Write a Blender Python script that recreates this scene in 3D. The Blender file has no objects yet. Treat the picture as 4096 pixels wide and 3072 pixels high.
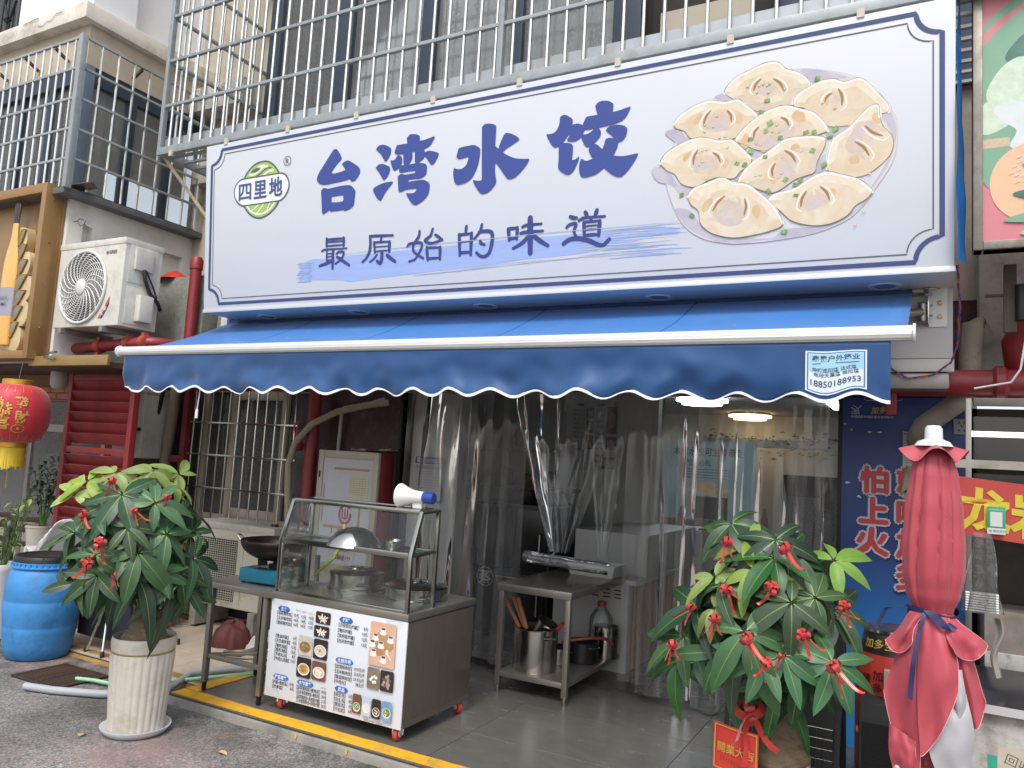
import bpy, bmesh, math, random
from mathutils import Vector, Matrix, noise
from mathutils.geometry import tessellate_polygon

random.seed(11)
SC = bpy.context.scene
COL = SC.collection
R = math.radians

# ---------------------------------------------------------------- camera
cam_data = bpy.data.cameras.new('camera')
cam = bpy.data.objects.new('camera', cam_data)
COL.objects.link(cam)
cam_data.sensor_width = 36.0
cam_data.lens = 27.05
cam_data.clip_start = 0.05
cam_data.clip_end = 500
yaw, pitch, roll = -0.4935, 0.0994, 0.0592
fwd = Vector((math.sin(yaw)*math.cos(pitch), math.cos(yaw)*math.cos(pitch), math.sin(pitch)))
rgt = Vector((math.cos(yaw), -math.sin(yaw), 0))
upv = rgt.cross(fwd)
r2 = rgt*math.cos(roll) + upv*math.sin(roll)
u2 = upv*math.cos(roll) - rgt*math.sin(roll)
mw = Matrix((r2, u2, -fwd)).transposed().to_4x4()
mw.translation = (0, 0, 1.70)
cam.matrix_world = mw
SC.camera = cam

# ---------------------------------------------------------------- sky, sun, exposure
SUN_EL, SUN_DIR = R(56), Vector((0.28, -0.95))
world = bpy.data.worlds.new('World')
SC.world = world
world.use_nodes = True
wn = world.node_tree
bg = wn.nodes['Background']
sky = wn.nodes.new('ShaderNodeTexSky')
sky.sky_type = 'NISHITA'
sky.sun_disc = False
sky.sun_elevation = SUN_EL
sky.sun_rotation = math.atan2(SUN_DIR.x, SUN_DIR.y)
sky.air_density = 1.0
sky.dust_density = 3.0
hs = wn.nodes.new('ShaderNodeHueSaturation')      # thin overcast: less blue
hs.inputs['Saturation'].default_value = 0.38
wn.links.new(sky.outputs[0], hs.inputs['Color'])
wn.links.new(hs.outputs[0], bg.inputs['Color'])
bg.inputs['Strength'].default_value = 0.15
sl = bpy.data.lights.new('sun', 'SUN')
sl.energy = 1.15
sl.angle = R(22)
sl.color = (1.0, 0.965, 0.92)
sun = bpy.data.objects.new('sun', sl)
COL.objects.link(sun)
sd = Vector((SUN_DIR.x, SUN_DIR.y, 0)).normalized()*math.cos(SUN_EL) + Vector((0, 0, math.sin(SUN_EL)))
sun.rotation_euler = sd.to_track_quat('Z', 'Y').to_euler()
SC.view_settings.view_transform = 'Standard'
SC.view_settings.look = 'None'
SC.view_settings.gamma = 1.0
SC.view_settings.exposure = 0.8
try:
    SC.view_settings.use_curve_mapping = False
except Exception:
    pass
SC.cycles.max_bounces = 10
SC.cycles.transparent_max_bounces = 24
SC.cycles.sample_clamp_indirect = 6.0


# ---------------------------------------------------------------- materials
def lin(h):
    if not isinstance(h, str):
        return tuple(h)
    h = h.lstrip('#')
    c = [int(h[i:i+2], 16)/255 for i in (0, 2, 4)]
    return tuple(x/12.92 if x <= .04045 else ((x+.055)/1.055)**2.4 for x in c)


MATS = {}


def M(name, col, rough=.6, metal=0, var=0, scale=6, bump=0, bscale=40, spec=.5, dirt=None, damt=.5, dscale=3,
      emit=0, coat=0, stretch=None, sheen=0, trans=0, alpha=1, rvar=0):
    if name in MATS:
        return MATS[name]
    m = bpy.data.materials.new(name)
    m.use_nodes = True
    nt = m.node_tree
    N, Lk = nt.nodes, nt.links
    b = N['Principled BSDF']
    c = lin(col)
    b.inputs['Base Color'].default_value = (*c, 1)
    b.inputs['Roughness'].default_value = rough
    b.inputs['Metallic'].default_value = metal
    b.inputs['Specular IOR Level'].default_value = spec
    if coat:
        b.inputs['Coat Weight'].default_value = coat
        b.inputs['Coat Roughness'].default_value = .15
    if sheen:
        b.inputs['Sheen Weight'].default_value = sheen
    if trans:
        b.inputs['Transmission Weight'].default_value = trans
    if alpha < 1:
        b.inputs['Alpha'].default_value = alpha
    if emit:
        b.inputs['Emission Color'].default_value = (*c, 1)
        b.inputs['Emission Strength'].default_value = emit
    vec = None
    if var or bump or dirt or rvar:
        tc = N.new('ShaderNodeTexCoord')
        mp = N.new('ShaderNodeMapping')
        if stretch:
            mp.inputs['Scale'].default_value = stretch
        Lk.new(tc.outputs['Object'], mp.inputs['Vector'])
        vec = mp.outputs[0]
    out = None
    if var:
        n = N.new('ShaderNodeTexNoise')
        n.inputs['Scale'].default_value = scale
        n.inputs['Detail'].default_value = 6
        n.inputs['Roughness'].default_value = .65
        Lk.new(vec, n.inputs['Vector'])
        r = N.new('ShaderNodeValToRGB')
        r.color_ramp.elements[0].position = .3
        r.color_ramp.elements[1].position = .7
        r.color_ramp.elements[0].color = (*[x*(1-var) for x in c], 1)
        r.color_ramp.elements[1].color = (*[min(1, x*(1+var)) for x in c], 1)
        Lk.new(n.outputs['Fac'], r.inputs['Fac'])
        out = r.outputs['Color']
        if rvar:
            mr = N.new('ShaderNodeMapRange')
            mr.inputs['To Min'].default_value = max(.02, rough-rvar)
            mr.inputs['To Max'].default_value = min(1, rough+rvar)
            Lk.new(n.outputs['Fac'], mr.inputs['Value'])
            Lk.new(mr.outputs[0], b.inputs['Roughness'])
    if dirt:
        n2 = N.new('ShaderNodeTexNoise')
        n2.inputs['Scale'].default_value = dscale
        n2.inputs['Detail'].default_value = 8
        n2.inputs['Roughness'].default_value = .72
        Lk.new(vec, n2.inputs['Vector'])
        r2_ = N.new('ShaderNodeValToRGB')
        r2_.color_ramp.elements[0].position = .5
        r2_.color_ramp.elements[1].position = .68
        r2_.color_ramp.elements[0].color = (0, 0, 0, 1)
        r2_.color_ramp.elements[1].color = (damt, damt, damt, 1)
        Lk.new(n2.outputs['Fac'], r2_.inputs['Fac'])
        mx = N.new('ShaderNodeMix')
        mx.data_type = 'RGBA'
        Lk.new(r2_.outputs['Color'], mx.inputs['Factor'])
        mx.inputs[6].default_value = (*c, 1)
        if out:
            Lk.new(out, mx.inputs[6])
        mx.inputs[7].default_value = (*lin(dirt), 1)
        out = mx.outputs[2]
    if out:
        Lk.new(out, b.inputs['Base Color'])
    if bump:
        n3 = N.new('ShaderNodeTexNoise')
        n3.inputs['Scale'].default_value = bscale
        n3.inputs['Detail'].default_value = 4
        Lk.new(vec, n3.inputs['Vector'])
        bp = N.new('ShaderNodeBump')
        bp.inputs['Strength'].default_value = min(1, bump)
        bp.inputs['Distance'].default_value = .01
        Lk.new(n3.outputs['Fac'], bp.inputs['Height'])
        Lk.new(bp.outputs[0], b.inputs['Normal'])
    MATS[name] = m
    return m


def glass_mat(name, tint=(.9, .93, .92), gloss=1.0, rough=.02, haze=0, ior=1.45, bump=0, bscale=8):
    """thin sheet: transparent, with a Fresnel reflection and a little haze"""
    if name in MATS:
        return MATS[name]
    m = bpy.data.materials.new(name)
    m.use_nodes = True
    nt = m.node_tree
    N, Lk = nt.nodes, nt.links
    N.remove(N['Principled BSDF'])
    o = N['Material Output']
    t = N.new('ShaderNodeBsdfTransparent')
    t.inputs['Color'].default_value = (*tint, 1)
    g = N.new('ShaderNodeBsdfGlossy')
    g.inputs['Roughness'].default_value = rough
    g.inputs['Color'].default_value = (gloss, gloss, gloss, 1)
    fr = N.new('ShaderNodeFresnel')
    fr.inputs['IOR'].default_value = ior
    mx = N.new('ShaderNodeMixShader')
    base = t.outputs[0]
    if haze:
        d = N.new('ShaderNodeBsdfDiffuse')
        d.inputs['Color'].default_value = (.8, .8, .8, 1)
        mh = N.new('ShaderNodeMixShader')
        mh.inputs[0].default_value = haze
        Lk.new(t.outputs[0], mh.inputs[1])
        Lk.new(d.outputs[0], mh.inputs[2])
        base = mh.outputs[0]
    if bump:
        tc = N.new('ShaderNodeTexCoord')
        n3 = N.new('ShaderNodeTexNoise')
        n3.inputs['Scale'].default_value = bscale
        Lk.new(tc.outputs['Object'], n3.inputs['Vector'])
        bp = N.new('ShaderNodeBump')
        bp.inputs['Strength'].default_value = bump
        bp.inputs['Distance'].default_value = .02
        Lk.new(n3.outputs['Fac'], bp.inputs['Height'])
        Lk.new(bp.outputs[0], g.inputs['Normal'])
        Lk.new(bp.outputs[0], fr.inputs['Normal'])
    Lk.new(fr.outputs[0], mx.inputs[0])
    Lk.new(base, mx.inputs[1])
    Lk.new(g.outputs[0], mx.inputs[2])
    Lk.new(mx.outputs[0], o.inputs['Surface'])
    MATS[name] = m
    return m


# ---------------------------------------------------------------- mesh building
class MB:
    def __init__(s):
        s.v, s.f, s.m = [], [], []

    def add(s, vs, fs, mi=0):
        b = len(s.v)
        s.v += [Vector(v) for v in vs]
        for f in fs:
            s.f.append([b+i for i in f])
            s.m.append(mi)
        return s

    def box(s, x0, x1, y0, y1, z0, z1, mi=0):
        vs = [(x, y, z) for z in (z0, z1) for y in (y0, y1) for x in (x0, x1)]
        return s.add(vs, [(0, 2, 3, 1), (4, 5, 7, 6), (0, 1, 5, 4), (2, 6, 7, 3), (0, 4, 6, 2), (1, 3, 7, 5)], mi)

    def bar(s, p, q, w, h, up=(0, 0, 1), mi=0):
        p, q = Vector(p), Vector(q)
        d = (q-p).normalized()
        upv_ = Vector(up)
        if abs(d.dot(upv_)) > .95:
            upv_ = Vector((0, 1, 0))
        sx = d.cross(upv_).normalized()
        sz = sx.cross(d)
        vs = [a+sx*i*w/2+sz*j*h/2 for a in (p, q) for j in (-1, 1) for i in (-1, 1)]
        return s.add(vs, [(0, 1, 3, 2), (4, 6, 7, 5), (0, 4, 5, 1), (2, 3, 7, 6), (0, 2, 6, 4), (1, 5, 7, 3)], mi)

    def tube(s, pts, r, n=8, mi=0, cap=True):
        pts = [Vector(p) for p in pts]
        rs = r if isinstance(r, (list, tuple)) else [r]*len(pts)
        nrm = None
        vs, fs = [], []
        for i, p in enumerate(pts):
            d = (pts[min(i+1, len(pts)-1)] - pts[max(i-1, 0)])
            d = d.normalized() if d.length > 1e-9 else Vector((0, 0, 1))
            if nrm is None:
                a = Vector((0, 0, 1)) if abs(d.z) < .9 else Vector((1, 0, 0))
                nrm = (a-d*a.dot(d)).normalized()
            else:
                nrm = nrm-d*nrm.dot(d)
                nrm = nrm.normalized() if nrm.length > 1e-6 else d.orthogonal().normalized()
            bn = d.cross(nrm)
            for k in range(n):
                a = 2*math.pi*k/n
                vs.append(p+nrm*math.cos(a)*rs[i]+bn*math.sin(a)*rs[i])
        for i in range(len(pts)-1):
            for k in range(n):
                fs.append((i*n+k, i*n+(k+1) % n, (i+1)*n+(k+1) % n, (i+1)*n+k))
        if cap:
            fs.append(tuple(range(n))[::-1])
            fs.append(tuple((len(pts)-1)*n+k for k in range(n)))
        return s.add(vs, fs, mi)

    def cyl(s, p, q, r, n=16, mi=0, r1=None):
        return s.tube([p, q], [r, r if r1 is None else r1], n, mi)

    def lathe(s, prof, c=(0, 0, 0), n=32, mi=0, cap=True, fn=None):
        vs, fs = [], []
        for i, (r, z) in enumerate(prof):
            for k in range(n):
                a = 2*math.pi*k/n
                rr = fn(r, a, i) if fn else r
                vs.append((c[0]+rr*math.cos(a), c[1]+rr*math.sin(a), c[2]+z))
        for i in range(len(prof)-1):
            for k in range(n):
                fs.append((i*n+k, i*n+(k+1) % n, (i+1)*n+(k+1) % n, (i+1)*n+k))
        if cap:
            if prof[0][0] > 1e-5:
                fs.append(tuple(range(n))[::-1])
            if prof[-1][0] > 1e-5:
                fs.append(tuple((len(prof)-1)*n+k for k in range(n)))
        return s.add(vs, fs, mi)

    def prism(s, poly, p0, ex, ey, depth, mi=0):
        """poly in (ex, ey) plane at p0, pushed by vector depth"""
        p0, ex, ey, depth = Vector(p0), Vector(ex), Vector(ey), Vector(depth)
        a = [p0+ex*x+ey*y for x, y in poly]
        b = [q+depth for q in a]
        n = len(a)
        return s.add(a+b, [tuple(range(n))[::-1], tuple(range(n, 2*n))] +
                     [(i, (i+1) % n, n+(i+1) % n, n+i) for i in range(n)], mi)

    def grid(s, fn, nu, nv, mi=0, close_u=False):
        vs = [fn(i/nu, j/nv) for j in range(nv+1) for i in range(nu+(0 if close_u else 1))]
        w = nu+(0 if close_u else 1)
        fs = []
        for j in range(nv):
            for i in range(nu):
                i2 = (i+1) % w
                fs.append((j*w+i, j*w+i2, (j+1)*w+i2, (j+1)*w+i))
        return s.add(vs, fs, mi)

    def xf(s, mt):
        s.v = [mt @ v for v in s.v]
        return s

    def mesh(s, name, mats, smooth=None, bevel=0, seg=2):
        me = bpy.data.meshes.new(name)
        me.from_pydata([tuple(v) for v in s.v], [], s.f)
        for mm in (mats if isinstance(mats, (list, tuple)) else [mats]):
            me.materials.append(mm)
        me.polygons.foreach_set('material_index', s.m)
        bm = bmesh.new()
        bm.from_mesh(me)
        bmesh.ops.recalc_face_normals(bm, faces=bm.faces)
        if bevel:
            es = [e for e in bm.edges if len(e.link_faces) == 2 and e.calc_face_angle(0) > .5]
            bmesh.ops.bevel(bm, geom=es, offset=bevel, segments=seg, profile=.6, affect='EDGES', clamp_overlap=True)
        bm.to_mesh(me)
        bm.free()
        if smooth is not None or bevel:
            me.polygons.foreach_set('use_smooth', [True]*len(me.polygons))
            me.set_sharp_from_angle(angle=R(smooth if smooth is not None else 35))
        me.update()
        return me

    def build(s, name, mats, parent=None, smooth=None, bevel=0, seg=2, label=None):
        o = bpy.data.objects.new(name, s.mesh(name, mats, smooth, bevel, seg))
        COL.objects.link(o)
        if parent:
            o.parent = parent
        if label:
            o['label'] = label
        return o


def link(name, me, parent=None, loc=(0, 0, 0), rot=(0, 0, 0), sc=1):
    o = bpy.data.objects.new(name, me)
    COL.objects.link(o)
    o.parent = parent
    o.location = loc
    o.rotation_euler = rot
    o.scale = (sc, sc, sc) if not isinstance(sc, (tuple, list)) else sc
    return o


def tag(o, label, cat, group=None):
    o['label'] = label
    o['category'] = cat
    if group:
        o['group'] = group
    return o


def thing(name, label, cat, loc=(0, 0, 0), rotz=0, group=None):
    o = bpy.data.objects.new(name, None)
    COL.objects.link(o)
    o.empty_display_size = .1
    o.location = loc
    o.rotation_euler = (0, 0, rotz)
    return tag(o, label, cat, group)


def struct(o):
    o['kind'] = 'structure'
    return o


def dup(root, loc, rotz, label=None):
    r = root.copy()
    COL.objects.link(r)
    r.location = loc
    r.rotation_euler = (0, 0, rotz)
    if label:
        r['label'] = label
    for ch in list(root.children):
        c = ch.copy()
        COL.objects.link(c)
        c.parent = r
        for gch in list(ch.children):
            d = gch.copy()
            COL.objects.link(d)
            d.parent = c
    return r


def crom(pts, closed=True, sub=4):
    """'x,y x,y*' or list of tuples -> smooth outline, * marks a corner"""
    P = []
    if isinstance(pts, str):
        for t in pts.split():
            c = t.endswith('*')
            x, y = map(float, t.rstrip('*').split(','))
            P.append((x/1000, y/1000, c))
    else:
        P = [(p[0], p[1], len(p) > 2 and bool(p[2])) for p in pts]
    n = len(P)
    out = []
    for i in range(n if closed else n-1):
        p1, p2 = P[i], P[(i+1) % n]
        p0 = P[(i-1) % n] if (closed or i > 0) else p1
        p3 = P[(i+2) % n] if (closed or i+2 < n) else p2
        t1 = (0, 0) if p1[2] else ((p2[0]-p0[0])/2, (p2[1]-p0[1])/2)
        t2 = (0, 0) if p2[2] else ((p3[0]-p1[0])/2, (p3[1]-p1[1])/2)
        L = math.hypot(p2[0]-p1[0], p2[1]-p1[1])
        def lim(t):
            l = math.hypot(*t)
            return (t[0]*L/l, t[1]*L/l) if l > L and l > 0 else t
        t1, t2 = lim(t1), lim(t2)
        if p1[2]:
            t1 = ((p2[0]-p1[0]), (p2[1]-p1[1]))
        if p2[2]:
            t2 = ((p2[0]-p1[0]), (p2[1]-p1[1]))
        for k in range(sub):
            u = k/sub
            h1, h2, h3, h4 = 2*u**3-3*u*u+1, u**3-2*u*u+u, -2*u**3+3*u*u, u**3-u*u
            out.append((h1*p1[0]+h2*t1[0]+h3*p2[0]+h4*t2[0], h1*p1[1]+h2*t1[1]+h3*p2[1]+h4*t2[1]))
    if not closed:
        out.append(P[-1][:2])
    return out


TXT = {}


def text_geo(s, bold=0):
    k = (s, bold)
    if k not in TXT:
        cu = bpy.data.curves.new('t', 'FONT')
        cu.body = s
        cu.size = 1
        cu.resolution_u = 2
        cu.offset = bold
        ob = bpy.data.objects.new('t', cu)
        me = bpy.data.meshes.new_from_object(ob)
        TXT[k] = ([(v.co.x, v.co.y) for v in me.vertices], [tuple(p.vertices) for p in me.polygons])
        bpy.data.objects.remove(ob)
        bpy.data.curves.remove(cu)
        bpy.data.meshes.remove(me)
    return TXT[k]


class Gfx:
    """flat print on a real surface: origin, right and up vectors in the parent's space"""
    def __init__(s, O, ex, ey, lift=.002, step=.00012, warp=None):
        s.O, s.ex, s.ey = Vector(O), Vector(ex).normalized(), Vector(ey).normalized()
        s.n = s.ex.cross(s.ey)
        s.k, s.step = lift, step
        s.mb = MB()
        s.warp = warp
        s.hold = False

    def P(s, x, y):
        if s.warp:
            return s.warp(x, y, s.k)
        return s.O+s.ex*x+s.ey*y+s.n*s.k

    def up(s, n=1):
        if not s.hold:
            s.k += s.step*n
        return s

    def poly(s, loops, mi):
        if isinstance(loops[0][0], (int, float)):
            loops = [loops]
        s.up()
        tri = tessellate_polygon([[Vector((x, y, 0)) for x, y in l] for l in loops])
        flat = [p for l in loops for p in l]
        s.mb.add([s.P(x, y) for x, y in flat], tri, mi)
        return s

    def rect(s, x0, y0, x1, y1, mi, ch=0):
        if ch:
            return s.poly([(x0+ch, y0), (x1-ch, y0), (x1, y0+ch), (x1, y1-ch), (x1-ch, y1), (x0+ch, y1), (x0, y1-ch), (x0, y0+ch)], mi)
        return s.poly([(x0, y0), (x1, y0), (x1, y1), (x0, y1)], mi)

    def ell(s, cx, cy, rx, ry, mi, n=24, a=0):
        ca, sa = math.cos(a), math.sin(a)
        return s.poly([(cx+rx*math.cos(t)*ca-ry*math.sin(t)*sa, cy+rx*math.cos(t)*sa+ry*math.sin(t)*ca)
                       for t in [2*math.pi*i/n for i in range(n)]], mi)

    def stroke(s, pts, w, mi, taper=False, cap=True):
        s.up()
        n = len(pts)
        L, Rr = [], []
        for i, p in enumerate(pts):
            a, b = pts[max(i-1, 0)], pts[min(i+1, n-1)]
            d = Vector((b[0]-a[0], b[1]-a[1]))
            d = d.normalized() if d.length > 0 else Vector((1, 0))
            ww = (w[i] if isinstance(w, (list, tuple)) else w)/2
            if taper:
                ww *= math.sin(math.pi*(.12+.76*i/max(1, n-1)))
            L.append((p[0]-d.y*ww, p[1]+d.x*ww))
            Rr.append((p[0]+d.y*ww, p[1]-d.x*ww))
        vs = [s.P(*q) for q in L]+[s.P(*q) for q in Rr]
        s.mb.add(vs, [(i, n+i, n+i+1, i+1) for i in range(n-1)], mi)
        if cap:
            for e in (0, n-1):
                c = pts[e]
                r0 = Vector((L[e][0]-c[0], L[e][1]-c[1]))
                sg = 1 if e == 0 else -1
                fan = []
                for k in range(7):
                    t = sg*math.pi*k/6
                    fan.append((c[0]+r0.x*math.cos(t)-r0.y*math.sin(t), c[1]+r0.x*math.sin(t)+r0.y*math.cos(t)))
                s.mb.add([s.P(*q) for q in fan], [tuple(range(7))], mi)
        return s

    def text(s, t, x, y, h, mi, bold=0, align='L', width=None, shear=0, ang=0):
        """h = em size, y = baseline; width squeezes the run to a given length"""
        vs, fs = text_geo(t, bold)
        if not vs:
            return s
        s.up()
        x0, x1 = min(v[0] for v in vs), max(v[0] for v in vs)
        sx = h if width is None else width/(x1-x0)
        off = {'L': -x0, 'C': -(x0+x1)/2, 'R': -x1}[align]
        ca, sa = math.cos(ang), math.sin(ang)
        out = []
        for a, b in vs:
            px, py = (a+off)*sx+shear*b*h, b*h
            out.append(s.P(x+px*ca-py*sa, y+px*sa+py*ca))
        s.mb.add(out, fs, mi)
        return s

    def fat(s, t, x, y, h, mi, d, width=None, n=8):
        for i in range(n):
            a = 2*math.pi*i/n
            s.text(t, x+d*math.cos(a), y+d*math.sin(a), h, mi, align='C', width=width)
        return s.text(t, x, y, h, mi, align='C', width=width)

    def build(s, name, mats, parent=None, label=None):
        me = bpy.data.meshes.new(name)
        me.from_pydata([tuple(v) for v in s.mb.v], [], s.mb.f)
        for mm in mats:
            me.materials.append(mm)
        me.polygons.foreach_set('material_index', s.mb.m)
        me.update()
        o = bpy.data.objects.new(name, me)
        COL.objects.link(o)
        o.parent = parent
        if label:
            o['label'] = label
        return o


def wob(x, y=0, z=0, s=1.0):
    return noise.noise(Vector((x*s, y*s, z*s)))

# ================================================================ shared materials
STEEL = M('stainless', '#b4b2ad', .2, 1, var=.04, scale=5, rvar=.05)
STEEL_D = M('stainless_brushed', '#918c84', .3, .7, var=.08, scale=3, rvar=.1, dirt='#6f6a62', damt=.4, dscale=3)
STEEL_BAR = M('polished_bar', '#d9d9d3', .22, 1, var=.1, scale=5)
GREY_PAINT = M('grey_painted_steel', '#949a9c', .45, .2, var=.1, scale=7, dirt='#6b655c', damt=.5)
RED_PAINT = M('red_paint', '#7c2427', .5, var=.16, scale=5, dirt='#5a1a1b', damt=.6, bump=.08, bscale=60)
RED_PIPE = M('red_pipe', '#85262b', .45, var=.14, scale=6, dirt='#5b2a28', damt=.7, dscale=6)
BLACK = M('black_plastic', '#17171a', .45, var=.1)
DARKINT = M('dark_interior', '#2b2826', .8, var=.15)
WHITE = M('white_paint', '#d8d8d6', .5, var=.04, scale=3)
WHITEPL = M('white_plastic', '#dcdcdc', .4, var=.04, scale=4, dirt='#b5b0a8', damt=.3)
CAST = M('cast_iron', '#26282b', .55, .6, var=.2)


def asphalt():
    m = bpy.data.materials.new('asphalt')
    m.use_nodes = True
    N, Lk = m.node_tree.nodes, m.node_tree.links
    b = N['Principled BSDF']
    tc = N.new('ShaderNodeTexCoord')

    def nz(sc, det=4, rough=.6):
        n = N.new('ShaderNodeTexNoise')
        n.inputs['Scale'].default_value = sc
        n.inputs['Detail'].default_value = det
        n.inputs['Roughness'].default_value = rough
        Lk.new(tc.outputs['Object'], n.inputs['Vector'])
        return n.outputs['Fac']

    def ramp(f, p0, c0, p1, c1):
        r = N.new('ShaderNodeValToRGB')
        r.color_ramp.elements[0].position, r.color_ramp.elements[1].position = p0, p1
        r.color_ramp.elements[0].color, r.color_ramp.elements[1].color = (*c0, 1), (*c1, 1)
        Lk.new(f, r.inputs['Fac'])
        return r.outputs['Color']

    def mix(f, a, bcol, mode='MIX'):
        x = N.new('ShaderNodeMix')
        x.data_type = 'RGBA'
        x.blend_type = mode
        for s_, val in ((x.inputs[0], f), (x.inputs[6], a), (x.inputs[7], bcol)):
            if isinstance(val, (int, float)):
                s_.default_value = val
            elif isinstance(val, tuple):
                s_.default_value = (*val, 1)
            else:
                Lk.new(val, s_)
        return x.outputs[2]
    vor = N.new('ShaderNodeTexVoronoi')
    vor.inputs['Scale'].default_value = 110
    Lk.new(tc.outputs['Object'], vor.inputs['Vector'])
    stone = ramp(vor.outputs['Color'], .25, (.13, .127, .123), .95, (.42, .405, .395))
    grain = ramp(nz(260, 3, .7), .3, (.5, .5, .5), .75, (1.25, 1.25, 1.25))
    col = mix(1.0, stone, grain, 'MULTIPLY')
    patch = ramp(nz(1.6, 6, .62), .36, (.62, .62, .61), .66, (1.22, 1.2, 1.18))
    col = mix(1.0, col, patch, 'MULTIPLY')
    # worn red paint: a broad faded streak
    red = ramp(nz(1.1, 8, .7), .5, (0, 0, 0), .66, (.55, .55, .55))
    col = mix(red, col, (.32, .19, .175))
    # dark damp and moss along the kerb
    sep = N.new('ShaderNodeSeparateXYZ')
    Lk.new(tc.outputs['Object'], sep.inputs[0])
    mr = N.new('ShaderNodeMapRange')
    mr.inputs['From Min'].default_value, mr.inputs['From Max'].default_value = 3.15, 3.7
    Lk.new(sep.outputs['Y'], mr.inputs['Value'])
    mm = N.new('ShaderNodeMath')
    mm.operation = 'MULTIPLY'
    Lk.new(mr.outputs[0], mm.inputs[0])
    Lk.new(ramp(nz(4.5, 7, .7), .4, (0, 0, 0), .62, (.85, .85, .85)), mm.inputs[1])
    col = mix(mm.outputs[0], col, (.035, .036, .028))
    Lk.new(col, b.inputs['Base Color'])
    b.inputs['Roughness'].default_value = .85
    bp = N.new('ShaderNodeBump')
    bp.inputs['Strength'].default_value = .8
    bp.inputs['Distance'].default_value = .006
    Lk.new(vor.outputs['Distance'], bp.inputs['Height'])
    Lk.new(bp.outputs[0], b.inputs['Normal'])
    return m


# ================================================================ ground
rd = MB().grid(lambda u, v: (-70+140*u, -70+90*v, -.06), 28, 18).build('road', asphalt())
struct(rd)

TILE = M('grey_tile', '#5e5c57', .24, var=.14, scale=4, bump=.04, bscale=25, rvar=.12, stretch=(1, 2.2, 1), dirt='#54524d', damt=.5, dscale=1.6)
GROUT = M('grout', '#3d3b38', .9)
PAVE = M('beige_paving', '#a89b8b', .6, var=.12, scale=7, dirt='#7a6e60', damt=.6, dscale=3, bump=.1)
CONC = M('concrete', '#8d8a82', .85, var=.2, scale=5, bump=.3, bscale=50, dirt='#5a564c', damt=.7)
YEL = M('yellow_line_paint', '#d9a21f', .55, var=.08, scale=9, dirt='#8d7d55', damt=.85, dscale=7, bump=.1)

fl = MB().box(-4.5, 3.2, 3.735, 12.6, -.10, -.010, 0).box(-5.3, -4.5, 5.8, 12.6, -.10, -.010, 0).build('shop_floor', GROUT, bevel=.004)
struct(fl)
xs = [-4.5, -3.68, -2.485, -1.29, -.09, 1.1, 2.3, 3.2]
ys = [3.735, 4.34, 5.04, 5.74, 6.44, 7.14, 7.84, 8.54, 9.24, 9.94, 10.64, 11.34, 12.04, 12.6]
for i in range(len(xs)-1):
    for j in range(len(ys)-1):
        a, b_, c_, d_ = xs[i]+.0015, xs[i+1]-.0015, ys[j]+.0015, ys[j+1]-.0015
        o = MB().box(a-(a+b_)/2, b_-(a+b_)/2, c_-(c_+d_)/2, d_-(c_+d_)/2, -.009, 0).build('floor_tile', TILE, fl, bevel=.0012, seg=1)
        o.location = ((a+b_)/2, (c_+d_)/2, random.uniform(-.0008, .0008))
# yellow paint along the edge of the step
def stripe_edge(t, s):
    return .012*wob(t*2.3, s)+.006*wob(t*13, s+5)


yl = MB()
yl.grid(lambda u, v: (-4.5+5.2*u, 3.737+v*(.118+stripe_edge(5*u, 1)*v), .003), 90, 1)
for xd, ld in ((-3.32, .03), (-2.93, .035), (-2.2, .02), (-2.12, .03), (-1.2, .025)):
    yl.grid(lambda u, v, xd=xd, ld=ld: (xd+.02*(u-.5)*(1-.5*v), 3.695-.002, -.008-ld*v), 1, 3)
yl.grid(lambda u, v: (-4.5+u*(.125+stripe_edge(v*3, 4)), 3.86+v*.95, .0035), 1, 30)
o = yl.build('painted_stripe', YEL)
struct(o)
kb = MB().box(-4.52, 3.2, 3.70, 3.731, -.10, -.012).build('kerb', CONC, bevel=.008)
struct(kb)
# paved strip in front of the side wall
pv = MB().box(-12, -4.505, 4.02, 5.66, -.12, -.032).build('side_pavement', GROUT)
struct(pv)
for i in range(14):
    for j in range(3):
        x0, y0 = -4.51-.55*(i+1), 4.02+.55*j
        o = MB().box(.002, .548, .002, min(.548, 5.655-y0), -.01, 0).build('paving_tile', PAVE, pv, bevel=.002, seg=1)
        o.location = (x0, y0, -.022+random.uniform(-.001, .001))
o = MB().grid(lambda u, v: (-8+3.48*u, 3.985+.13*v+.02*wob(u*9, v), -.0585+.041*(v if v < .5 else 1)), 60, 2).build('worn_kerb_paint', M('old_yellow', '#8b6c34', .8, var=.3, scale=10, dirt='#4a463d', damt=.9, dscale=6))
struct(o)

# ================================================================ apartment building (shop below, flats above)
WALL_B = M('beige_wall', '#b1a897', .85, var=.1, scale=3, dirt='#7d7568', damt=.6, dscale=2, bump=.12)
WALL_W = M('white_wall', '#dad9d4', .8, var=.05, scale=2, dirt='#a29d92', damt=.5, dscale=2.2, bump=.12)
WALL_M = M('maroon_wall', '#3f2626', .6, var=.15, scale=6, dirt='#8a7b74', damt=.25, dscale=9)
WALL_D = M('dark_wall', '#3a3431', .8, var=.2, scale=5)
ALU = M('slate_aluminium', '#3b4552', .4, .3, var=.08)
ALU_W = M('cream_aluminium', '#a59d8c', .5, var=.1, dirt='#6f675a', damt=.5)
GLASS = glass_mat('window_glass', (.92, .94, .93), .8, .03, haze=.14, ior=1.35)
GLASS_D = glass_mat('dark_glass', (.62, .66, .67), .8, .03, haze=.10, ior=1.4)

bld = thing('apartment_building', 'apartment block behind the long white dumpling sign, flats over the open shop', 'building', (-3, 5.65, 0))
def off(mb):
    return mb.xf(Matrix.Translation((3, -5.65, 0)))


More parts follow.
